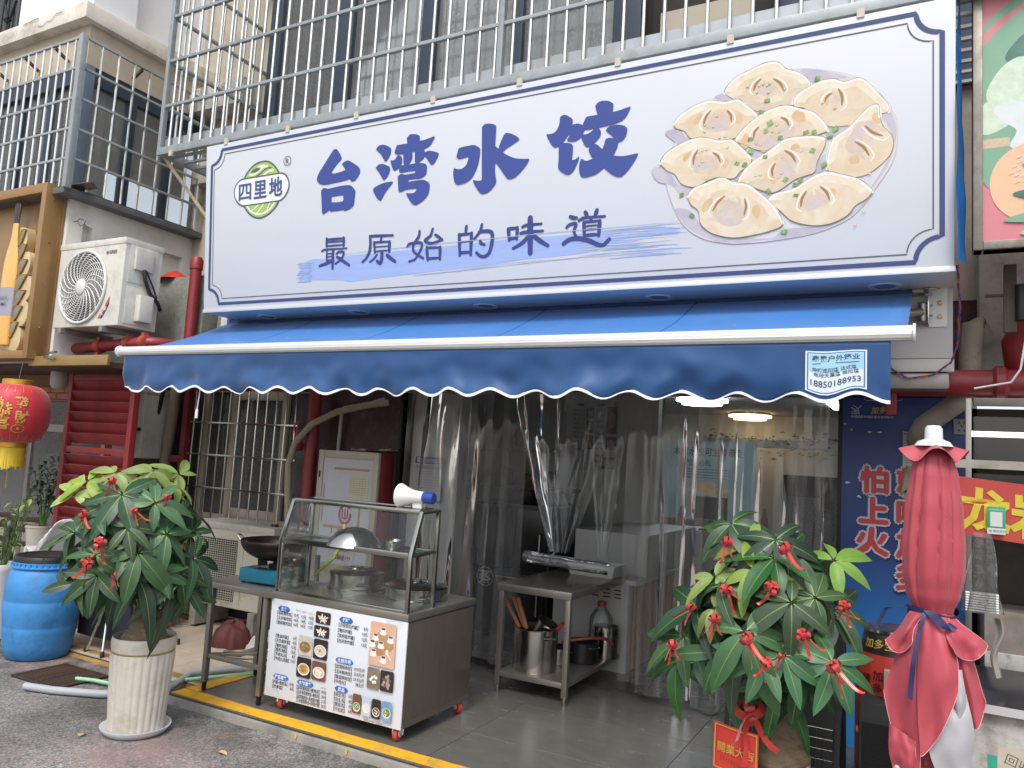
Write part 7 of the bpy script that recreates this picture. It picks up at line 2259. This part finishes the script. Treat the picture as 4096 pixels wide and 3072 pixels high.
MB().grid(bagf, 36, 20, close_u=True).build('bag_film', glass_mat('bag_film', (.90, .90, .91), .9, .1, haze=.05, ior=1.45, bump=.4, bscale=20), bg_, smooth=80)
for k in range(8):
    MB().box(-.065, .065, -.018, .018, .005+.011*k, .013+.011*k).build('napkin', M('napkin_white', '#dddcd8', .8), bg_, bevel=.003)
o = MB().grid(lambda u, v: (.285+.03*u+.012*math.sin(v*7), 4.2+.015*math.sin(u*5+v*4), 1.12-.26*v), 8, 14).build('cloth_rag', M('rag_pale', '#8f8a82', .85, var=.1), smooth=60)
tag(o, 'pale rag hanging below the bag of napkins', 'rag')

# ================================================================ closed umbrella
um = thing('patio_umbrella', 'closed red market umbrella tied with a navy band, silver lining showing', 'umbrella', (.04, 3.7, -.06))
UR = M('umbrella_red', '#a23c48', .55, var=.10, scale=3, sheen=.15, bump=.03, bscale=300)
UL = M('umbrella_lining', '#b4b2b6', .4, .25, var=.05, scale=4)
MB().cyl((0, 0, .05), (0, 0, 1.95), .02, 14).build('pole', M('pole_beige', '#a9a38f', .5), um, smooth=40)
MB().lathe([(0, 0), (.2, 0), (.22, .03), (.2, .05), (.05, .07), (.04, .2), (0, .2)], n=32).build('base', CONC, um, smooth=40)
MB().lathe([(.075, 1.925), (.06, 1.945), (.035, 1.955), (.033, 2.0), (.025, 2.012), (0, 2.014)], n=24).build('finial', M('finial_white', '#c9ced6', .4), um, smooth=50)
MB().grid(lambda u, v: (lambda a, r_: (r_*math.cos(a), r_*math.sin(a), 1.94-.055*v+.028*v*math.sin(a*4+1.2)))(u*2*math.pi, .03+(.088+.016*math.sin(u*2*math.pi*4+.6))*v), 64, 6, close_u=True).build('vent_cap', UR, um, smooth=60)
def env(z):
    pts = [(1.93, .035), (1.88, .075), (1.80, .092), (1.65, .108), (1.5, .118), (1.40, .118), (1.32, .105), (1.25, .078)]
    for i in range(len(pts)-1):
        if pts[i+1][0] <= z <= pts[i][0]:
            t = (pts[i][0]-z)/(pts[i][0]-pts[i+1][0])
            t = t*t*(3-2*t)
            return pts[i][1]*(1-t)+pts[i+1][1]*t
    return pts[-1][1] if z < 1.3 else pts[0][1]


LOBES = [(.0, .62), (.62, 1.25), (1.25, 1.7), (1.7, 2.5), (2.5, 3.05), (3.05, 3.75), (3.75, 4.2), (4.2, 4.95), (4.95, 5.45), (5.45, 6.2832)]
def folds(a, z, s=0):
    """soft lobes of cloth between sharp valleys, of unequal width, wandering with height"""
    w = (a+.22*wob(z*1.5, s)+.10*math.sin(z*3.3+s)) % (2*math.pi)
    for i, (p, q) in enumerate(LOBES):
        if p <= w < q:
            x = (w-p)/(q-p)
            dep = .75+.5*wob(i*3.3+s, z*1.7)
            return dep*(max(0, 1-(2*x-1)**2)**.55-.62)*(1.5 if i % 3 == 0 else 1)+.10*math.sin(x*9+z*6+i)
    return 0


def upper(u, v):
    a = u*2*math.pi
    z = 1.93-.68*v
    k = .20*(.35+.65*math.sin(math.pi*min(1, v*1.05)**.8)+.5*max(0, v-.75))
    r_ = env(z)*(.95+k*folds(a+.25*v, z))
    return (r_*math.cos(a), r_*math.sin(a), z)


MB().grid(upper, 160, 40, close_u=True).build('canopy', UR, um, smooth=70)
def lower(u, v):
    a = u*2*math.pi
    hem = .60+.13*math.sin(a*2+2.4)+.06*math.sin(a*5)
    z = 1.25-(1.25-hem)*v
    rr = .078+.060*math.sin(min(1, v*1.6)*math.pi/2)-.05*max(0, v-.5)/.5
    r_ = rr*(.93+.24*folds(a+.3*v, z*.7, 3)*min(1, .3+v))
    return (r_*math.cos(a), r_*math.sin(a), z)


MB().grid(lower, 160, 30, close_u=True).build('canopy_skirt', UR, um, smooth=70)
HEM = M('hem_thread', '#cf9a96', .6)
# loose corners of cloth: outer red, inner silver
def flap(pts3, mat, name, n=18, bulge=.03, wav=.012, ph=0, sag=.05):
    """four corners: top left, top right, bottom right, bottom left; the hem sags in a curve"""
    P = [Vector(p) for p in pts3]
    nrm = Vector((.0, -1, .1)).normalized()
    def f(u, v):
        p = P[0].lerp(P[1], u).lerp(P[3].lerp(P[2], u), v)
        q = p+nrm*(bulge*math.sin(math.pi*u)*math.sin(math.pi*min(1, v*1.1+.05))+wav*v*math.sin(u*8+v*3+ph)+.008*wob(u*4+ph, v*4))
        q.z -= sag*v*v*math.sin(math.pi*u)**.7
        q.x += .012*math.sin(v*4+ph)*v*(u-.5)*2
        return q
    if mat != UL:
        e = [f(i/n, 1)+nrm*.002 for i in range(n+1)]
        e2 = [f(1, i/n)+nrm*.002 for i in range(n+1)]
        MB().tube(e, .0013, 4).tube(e2, .0013, 4).build('hem_stitch', HEM, um)
    return MB().grid(f, n, n).build(name, mat, um, smooth=80)


# wide front panel, its hem running diagonally; the silver underside shows below it
flap([(-.05, -.085, 1.24), (.055, -.085, 1.24), (.095, -.175, .98), (-.05, -.195, .72)], UR, 'loose_flap', bulge=.045, sag=.04)
flap([(.05, -.118, 1.05), (.10, -.105, 1.05), (.115, -.118, .86), (.04, -.13, .86)], UL, 'lining_flap', bulge=.03, sag=.02)
flap([(-.045, -.150, .88), (.115, -.10, .96), (.150, -.09, .74), (.02, -.145, .62)], UL, 'lining_flap', bulge=.03, wav=.012, sag=.10)
flap([(.03, -.07, 1.24), (.09, -.02, 1.22), (.195, -.05, .93), (.115, -.09, .86)], UR, 'loose_flap', bulge=.03, ph=1, sag=.06)
flap([(-.10, -.05, 1.22), (-.03, -.09, 1.23), (-.055, -.165, .66), (-.165, -.08, .92)], UR, 'loose_flap', bulge=.05, ph=4, sag=.10)
flap([(-.155, -.10, .80), (-.06, -.15, .76), (-.065, -.165, .62), (-.145, -.115, .62)], UR, 'loose_flap', bulge=.02, sag=.02)
flap([(-.14, -.10, .66), (-.07, -.145, .66), (-.06, -.15, .56), (-.13, -.11, .58)], UL, 'lining_flap', bulge=.02, sag=.03)
flap([(-.07, -.10, .80), (.07, -.10, .80), (.08, -.09, .54), (-.02, -.11, .46)], M('umbrella_red_dark', '#86222a', .5), 'loose_flap', bulge=.02, sag=.05)
# ruff of cloth above the tie
flap([(-.085, -.06, 1.245), (-.035, -.085, 1.245), (-.08, -.15, 1.14), (-.165, -.08, 1.12)], UR, 'ruff', bulge=.04, ph=3)
flap([(.015, -.085, 1.24), (.08, -.05, 1.235), (.185, -.06, 1.15), (.075, -.15, 1.13)], UR, 'ruff', bulge=.04, wav=.02, ph=5)
NAVY = M('navy_tie', '#1f2450', .5, var=.2)
bt = MB()
bt.grid(lambda u, v: (lambda a: (.094*math.cos(a), .094*math.sin(a), 1.255+.03*math.sin(a*2)*.4-.03*v))(u*2*math.pi), 40, 2, close_u=True)
bt.build('tie_band', NAVY, um, smooth=60)
def tail(path, w):
    P = [Vector(p) for p in path]
    def f(u, v):
        t = v*(len(P)-1)
        i = int(min(t, len(P)-2))
        p = P[i].lerp(P[i+1], t-i)
        return p+Vector((w*(u-.5), .004*math.sin(v*9), w*.6*(u-.5)*math.sin(v*5)))
    MB().grid(f, 2, 24).build('tie_tail', NAVY, um, smooth=60)


tail([(-.03, -.10, 1.25), (-.05, -.15, 1.18), (-.07, -.17, 1.05), (-.08, -.17, .92)], .018)
tail([(-.03, -.10, 1.25), (-.10, -.12, 1.275), (-.17, -.10, 1.25), (-.21, -.10, 1.16)], .014)
tail([(-.02, -.10, 1.26), (.02, -.14, 1.23), (.05, -.14, 1.20), (.07, -.13, 1.22)], .03)

# ================================================================ big drink-can display and speaker
cn = thing('can_display', 'large red display can with a black lid band and yellow characters, behind the umbrella', 'display can', (-.13, 4.75, 0))
CANR = M('can_red', '#a8322b', .4, var=.05, scale=3)
MB().lathe([(0, 0), (.17, 0), (.19, .03), (.19, .74), (.16, .82)], n=48).build('body', CANR, cn, smooth=40)
MB().lathe([(.168, .80), (.163, .815), (.15, .90), (.145, .905)], n=48, cap=False).build('neck_band', M('can_black', '#1f1a18', .4), cn, smooth=40)
MB().lathe([(.145, .90), (.152, .91), (.150, .925), (.14, .922), (.0, .915)], n=48).build('rim', STEEL, cn, smooth=40)
g = Gfx((0, 0, 0), (1, 0, 0), (0, 0, 1), lift=.002, warp=lambda x, y, k: Vector(((.165-.15*(y-.815)+k)*math.cos(R(-112)+x/.155), (.165-.15*(y-.815)+k)*math.sin(R(-112)+x/.155), y)))
g.text('加多宝凉茶', -.09, .835, .052, 0, bold=.01, width=.27)
g.build('band_lettering', [M('can_yellow', '#c2a83a', .5)], cn)
g = Gfx((0, 0, 0), (1, 0, 0), (0, 0, 1), lift=.002, warp=lambda x, y, k: Vector(((.192+k)*math.cos(R(-112)+x/.19), (.192+k)*math.sin(R(-112)+x/.19), y)))
for i, ch in enumerate('加多宝凉茶'):
    g.text(ch, .0, .68-.062*i, .055, 0, bold=.01, align='C')
for i, ch in enumerate('精制而成'):
    g.text(ch, -.06, .66-.062*i, .05, 0, bold=.01, align='C')
g.build('side_lettering', [M('can_ink', '#3a1512', .5)], cn)
sp2 = thing('party_speaker', 'dark grey portable speaker standing in front of the display can', 'speaker', (-.15, 4.42, 0))
MB().box(-.13, .13, 0, .22, .03, .60).build('cabinet', M('speaker_grey', '#2c2d2e', .6, var=.1), sp2, bevel=.015)
MB().box(-.115, .115, -.008, .0, .06, .50).build('grille', M('speaker_mesh', '#232425', .7, .3, bump=.9, bscale=220), sp2, bevel=.006)
MB().cyl((-.13, .06, .44), (-.145, .06, .44), .02, 14).build('knob', M('knob_orange', '#b5522c', .5), sp2, bevel=.003)
for x, y in ((-.1, .03), (.1, .03), (-.1, .19), (.1, .19)):
    MB().cyl((x, y, 0), (x, y, .03), .018, 10).build('foot', BLACK, sp2)
o = MB().box(-.02, .30, 0, .1, .0, .14).xf(Matrix.Translation((-.15, 4.5, .605))).build('cardboard_box', M('box_worn', '#9a948a', .8, var=.2, dirt='#6b5f50', damt=.6), bevel=.004)
tag(o, 'worn pale box lying on top of the portable speaker', 'box')

# ================================================================ second money tree
t2 = thing('money_tree', 'money tree hung with red bows and a red greeting card, beside the blue panel', 'potted plant', (-.67, 4.0, 0))
MB().lathe([(0, 0), (.15, 0), (.16, .02), (.185, .2), (.20, .33), (.212, .34), (.214, .36), (.206, .37), (.19, .36), (.185, .30)], n=48, cap=False).build('pot_body', CER, t2, smooth=50)
MB().lathe([(0, .335), (.1, .34), (.187, .325)], n=32, cap=False).build('soil', M('moss_soil', '#5e4d34', .95, var=.3, scale=30, bump=.6, bscale=60), t2, smooth=50)
trunk_mesh(.27, .115, .075).xf(Matrix.Translation((.06, 0, .32))).build('trunk', BARK, t2, smooth=60)
cd2 = Vector((.165, -.986, 0))
rt2 = Vector((.986, .165, 0))
RHEADS = [(-0.178, 1.433, 0.05, 0, 1.1), (-0.202, 1.362, 0.1, 1, 0.9), (0.034, 1.381, 0.15, 0, 1.2), (-0.073, 1.363, 0.12, 2, 0.8), (-0.241, 1.183, 0.2, 2, 1.0), (-0.067, 1.245, 0.25, 2, 1.15), (0.3, 1.302, 0.0, 2, 1.05), (0.105, 1.132, 0.35, 3, 1.15), (-0.237, 1.054, 0.3, 2, 0.95), (0.209, 1.148, 0.22, 1, 1.1), (-0.088, 0.987, 0.4, 3, 1.35), (-0.009, 0.883, 0.38, 3, 1.3), (-0.325, 1.012, 0.1, 0, 1.2), (0.079, 0.902, 0.36, 3, 1.2), (0.283, 0.895, 0.3, 3, 1.3), (0.125, 0.98, 0.3, 1, 1.1), (-0.393, 0.864, 0.1, 1, 1.2), (-0.417, 0.739, 0.1, 1, 1.1), (0.082, 1.33, 0.1, 0, 1.3), (0.164, 1.234, 0.05, 0, 1.2), (-0.205, 1.097, 0.15, 0, 1.1), (-0.04, 1.128, 0.15, 0, 1.2), (-0.196, 0.844, 0.25, 1, 1.3), (0.3, 1.079, 0.05, 0, 1.2), (-0.324, 0.794, 0.15, 3, 1.2), (0.165, 0.822, 0.25, 0, 1.2), (-0.084, 0.776, 0.25, 1, 1.0)]
RBOWS = [(-0.187, 1.367, 0.15, 1.3), (0.082, 1.369, 0.22, 1.5), (-0.174, 1.165, 0.28, 1.3), (0.019, 1.195, 0.28, 1.5), (-0.35, 1.048, 0.2, 1.2), (-0.224, 1.034, 0.33, 1.2), (-0.069, 0.995, 0.47, 1.5), (0.155, 1.032, 0.38, 1.3), (0.001, 0.906, 0.44, 1.2), (0.062, 0.926, 0.36, 0.8), (-0.427, 0.86, 0.2, 1.2), (0.285, 0.914, 0.36, 1.5), (0.331, 1.141, 0.15, 1.2)]
hd = []
for x, z, d, mi, s_ in RHEADS:
    hd.append((*(Vector((x, 0, z+.02))+cd2*d), mi, s_*1.0))
money_tree(t2, (0, -.04, 1.02), (.34, .30, .38), .32, .25, hd, random.Random(33), 26, .9, cd2)
for i, (x, z, d, s_) in enumerate(RBOWS):
    p = Vector((x, 0, z))+cd2*(d+.06)+Vector((-.67, 4.0, 0))
    put_bow(p, s_*.72, 'small red ribbon bow tied in the money tree by the blue panel', 'bows in the money tree by the blue panel', i*1.3)
o = link('ribbon_bow', BOW, None, (-.69, 3.80, .60), (R(-60), 0, .4), 2.2)
tag(o, 'large red gold-striped bow above the greeting card', 'ribbon')
gc = thing('greeting_card', 'red opening-day greeting card with gold border hung on the money tree pot', 'card', (-.855, 3.78, .345))
def cwarp(x, y, k):
    return Vector((x-.12*y*0, -k-.02*math.sin(x*12)+.10*(y-.1)*.4, y-.10*x))


MB().grid(lambda u, v: tuple(cwarp(.205*u, .205*v, 0)), 12, 8).build('card', M('card_red', '#bd3226', .5, var=.05), gc, smooth=60)
g = Gfx((0, 0, 0), (1, 0, 0), (0, 0, 1), lift=.002, warp=cwarp)
for a, b in (((.008, .008), (.197, .008)), ((.197, .008), (.197, .197)), ((.197, .197), (.008, .197)), ((.008, .197), (.008, .008))):
    for k in range(13):
        t0, t1 = k/13, (k+.7)/13
        g.stroke([(a[0]+(b[0]-a[0])*t, a[1]+(b[1]-a[1])*t) for t in (t0, t1)], .006, 0)
g.text('開業大吉', .105, .088, .046, 0, bold=.015, align='C', width=.165)
for k in range(11):
    x, y = .035+.013*k, .062-.0015*k
    g.stroke(crom([(x, y+.008), (x+.006, y+.002), (x+.002, y-.006), (x+.009, y-.008)], False), .0022, 1)
for k in range(4):
    x, y = .125+.013*k, .030
    g.stroke(crom([(x, y+.007), (x+.007, y+.003), (x+.001, y-.004), (x+.008, y-.007)], False), .0022, 1)
g.build('card_print', [M('card_gold', '#c6a04c', .4, .4), M('card_ink', '#4d2b33', .6)], gc)
# folded black stand behind the tree
fs_ = thing('folding_stand', 'black folding display stand with a wire rack behind the money tree', 'stand', (-.95, 4.55, 0))
for x in (0, .56):
    MB().bar((x, -.12, 0), (x+.02, .02, .95), .03, .02).build('leg', BLACK, fs_)
    MB().bar((x+.02, .16, 0), (x+.02, .02, .95), .03, .02).build('leg', BLACK, fs_)
MB().bar((0, .02, .95), (.6, .02, .95), .03, .02).build('top_bar', BLACK, fs_)
MB().grid(lambda u, v: (.03+.54*u, -.10+.11*v, .12+.78*v), 1, 1).build('board', M('board_black', '#1f1f20', .5), fs_)
wr3 = MB()
for k in range(14):
    wr3.tube([(.03+.04*k, -.14, .12), (.03+.04*k, -.11, .42)], .0025, 4)
for k in range(7):
    wr3.tube([(.03, -.14+.03*k/6, .12+.05*k), (.55, -.14+.03*k/6, .12+.05*k)], .0025, 4)
wr3.build('wire_rack', STEEL, fs_)['kind'] = 'stuff'

# ================================================================ left clutter: folded table, chairs, crates, shrubs
ft = thing('folded_table', 'dark folding table stood on edge behind the roadside money tree', 'folded table', (-6.15, 4.12, -.02))
MB().box(0, .64, 0, .03, .10, 1.0).build('table_top', M('table_dark', '#26262a', .3, var=.1), ft, bevel=.012, seg=3)
MB().box(-.004, .644, .003, .026, .096, 1.004).build('edge_band', M('edge_blueblack', '#1f2430', .4, .3), ft, bevel=.012, seg=3)
for p, q in (((.23, -.06, 0), (.40, .0, .5)), ((.48, -.09, 0), (.38, .0, .5)), ((.56, .55, 0), (.45, .04, .6))):
    l = MB().tube([p, q], .012, 10).build('leg', STEEL_BAR, ft, smooth=40)
    MB().lathe([(.016, 0), (.016, .04), (.012, .045)], p, 12).build('rubber_foot', BLACK, l, smooth=40)
CRW = M('crate_wood', '#8a6a4c', .8, var=.25, scale=7, stretch=(1, 1, 5))
for ci, (x, y, w, h, lb_) in enumerate(((-6.90, 5.02, .75, .80, 'tall slatted wooden crate standing beside the cream air conditioner'), (-6.55, 4.62, .5, .42, 'low slatted wooden crate behind the folded table'))):
    cr_ = thing('wooden_crate', lb_, 'crate', (x, y, -.02))
    slat = MB().box(0, .06, 0, .012, 0, h).mesh('slat', CRW, bevel=.002, seg=1)
    for k in range(int(w/.075)):
        link('slat', slat, cr_, (.075*k, 0, random.uniform(-.0, .01)))
        link('slat', slat, cr_, (.075*k, .33, 0))
    for z in (.05, h*.5, h-.08):
        MB().box(-.005, w, .012, .028, z, z+.05).build('rail', CRW, cr_, bevel=.002, seg=1)
        MB().box(-.005, w, .314, .33, z, z+.05).build('rail', CRW, cr_, bevel=.002, seg=1)
o = MB().grid(lambda u, v: (lambda a, r_: (-5.25+r_*math.cos(a)*1.3, 4.95+r_*math.sin(a), .2*math.cos(v*math.pi/2)*(1+.25*wob(u*5, v*4))-.02))(u*2*math.pi,   .15*math.sin(v*math.pi/2)*(1+.2*wob(math.cos(u*6.28)*2, math.sin(u*6.28)*2))), 40, 14, close_u=True).build('red_sack', M('sack_red', '#4a1c19', .7, var=.2, bump=.4, bscale=20), smooth=70)
tag(o, 'slumped dark red sack beside the crate', 'sack')
o = MB().grid(lambda u, v: (lambda a, r_: (-4.72+r_*math.cos(a)*1.4, 4.95+r_*math.sin(a), .16*math.cos(v*math.pi/2)*(1+.5*wob(u*9, v*7))-.0))(u*2*math.pi, .2*math.sin(v*math.pi/2)*(1+.35*wob(math.cos(u*6.28)*4, math.sin(u*6.28)*4))), 40, 14, close_u=True).build('plastic_bag', M('bag_white', '#a9a7a0', .5, var=.2, bump=.5, bscale=30), smooth=50)
tag(o, 'crumpled pale plastic bag on the paving by the cream air conditioner', 'bag')
# stacked white plastic chairs
def chair_shell():
    mb = MB()
    def f(u, v):
        x = (u-.5)*.40
        if v < .5:
            t = v/.5
            return (x*(1-.05*t), .40*(1-t), .42+.02*math.cos((u-.5)*3))
        t = (v-.5)/.5
        return (x*(1-.25*t*t), -.16*t, .42+.42*t*(1-.12*(2*u-1)**4)+.0)
    mb.grid(f, 12, 20)
    return mb.mesh('shell', WHITEPL, smooth=60)


SHELL = chair_shell()
LEGM = MB().bar((0, 0, 0), (-.02, .02, .42), .035, .03).mesh('leg', WHITEPL, bevel=.004)
for k in range(4):
    t = thing('plastic_chair', 'white plastic chair in the nested stack behind the blue barrel', 'chair', (-6.98+.045*k, 4.30-.01*k, .02+.05*k), R(40), 'stack of white plastic chairs')
    t.rotation_euler = (R(10), R(6), R(62+3*k))
    c = link('shell', SHELL, t)
    s_ = c.modifiers.new('t', 'SOLIDIFY')
    s_.thickness = .006
    for p in ((-.17, .02), (.17, .02), (-.17, .36), (.17, .36)):
        link('leg', LEGM, t, (p[0], p[1], 0))
# dark dining chairs behind the glass
CHD = M('chair_dark', '#2b211c', .5, var=.15)
for k, (x, y) in enumerate(((-7.75, 4.75), (-8.3, 4.8))):
    t = thing('wooden_chair', ['dark wooden chair by the restaurant window, beside the louvred screen', 'dark wooden chair further along the restaurant window'][k], 'chair', (x, y-.35, -.02), R(20))
    MB().box(-.2, .2, -.2, .2, .42, .46).build('seat', CHD, t, bevel=.008)
    for p in ((-.18, -.18), (.18, -.18), (-.18, .18), (.18, .18)):
        MB().box(p[0]-.018, p[0]+.018, p[1]-.018, p[1]+.018, 0, .42 if p[1] < 0 else .88).build('leg', CHD, t, bevel=.003)
    for z in (.60, .74, .84):
        MB().box(-.165, .165, .165, .195, z, z+.05).build('back_rail', CHD, t, bevel=.004)
def shrub(name, label, loc, r_, h, n, mats, potmat, ph, pr_):
    t = thing(name, label, 'potted plant', loc)
    MB().lathe([(0, 0), (pr_*.8, 0), (pr_, ph*.9), (pr_*1.06, ph*.92), (pr_*1.06, ph), (pr_*.95, ph), (pr_*.9, ph*.85), (0, ph*.85)], n=28, cap=False).build('pot_body', potmat, t, smooth=40)
    rg = random.Random(int(abs(loc[0]*100)))
    lf = MB()
    for k in range(9):
        a = k*2.4
        tip = Vector((r_*.7*math.cos(a), r_*.7*math.sin(a), ph+h*rg.uniform(.55, 1)))
        MB().tube([(0, 0, ph*.8), tip*.5+Vector((0, 0, ph*.3)), tip], [.008, .006, .003], 5).build('stem', STEM, t, smooth=50)
        for j in range(n//9):
            p = Vector((0, 0, ph)).lerp(tip, rg.uniform(.3, 1.05))+Vector((rg.uniform(-1, 1), rg.uniform(-1, 1), rg.uniform(-.6, .6)))*r_*.3
            L = rg.uniform(.05, .085)
            vs, fs = leaflet(L, L*.5, .4, .3, 5)
            m4 = Matrix.Translation(p) @ Matrix.Rotation(rg.uniform(0, 6.28), 4, 'Z') @ Matrix.Rotation(rg.uniform(-.7, .7), 4, 'Y')
            lf.add([m4 @ Vector(v) for v in vs], fs, rg.randrange(len(mats)))
    lf.build('foliage', mats, t, smooth=50)['kind'] = 'stuff'
    return t


shrub('potted_shrub', 'leafy green shrub in a white pot beside the blue barrel', (-6.98, 3.92, -.05), .26, .62, 110, [LEAF[1], LEAF[2], LEAF[3]], WHITEPL, .62, .14)
shrub('potted_shrub', 'dark leaved plant with a red ribbon in a pale pot against the louvred screen', (-7.58, 4.6, .55), .17, .65, 140, [M('leaf_black', '#1c2a1f', .4, var=.3), LEAF[0]], CER, .26, .14)
o = MB().prism([(0, 0), (.05, .1), (.06, .2), (.0, .3), (-.06, .2), (-.05, .1)], (-7.35, 4.9, 1.05), (1, 0, 0), (0, 0, 1), (0, .008, 0)).build('wooden_pendant', M('pendant_tan', '#9a8570', .7), bevel=.002)
tag(o, 'tan leaf-shaped wooden pendant hanging in the restaurant window', 'pendant')
# litter
for i, (x, y, lb_) in enumerate(((-3.55, 3.32, 'dry yellow leaf lying on the road near the kerb'), (-4.35, 3.0, 'small pale leaf on the road at the foot of the fluted pot'), (-3.0, 3.28, 'tiny brown leaf scrap on the road before the cart'))):
    vs, fs = leaflet(.07, .04, .1, .4, 5)
    o = MB().add(vs, fs).xf(Matrix.Translation((x, y, -.052)) @ Matrix.Rotation(i*2.1, 4, 'Z')).build('fallen_leaf', M('dry_leaf', '#b3a070', .8, var=.2), smooth=50)
    tag(o, lb_, 'leaf')
ci = MB().cyl((-2.42, 3.50, -.05), (-2.36, 3.50, -.05), .004, 8)
o = ci.build('cigarette_end', WHITEPL)
tag(o, 'white cigarette end on the road below the yellow kerb line', 'cigarette end')
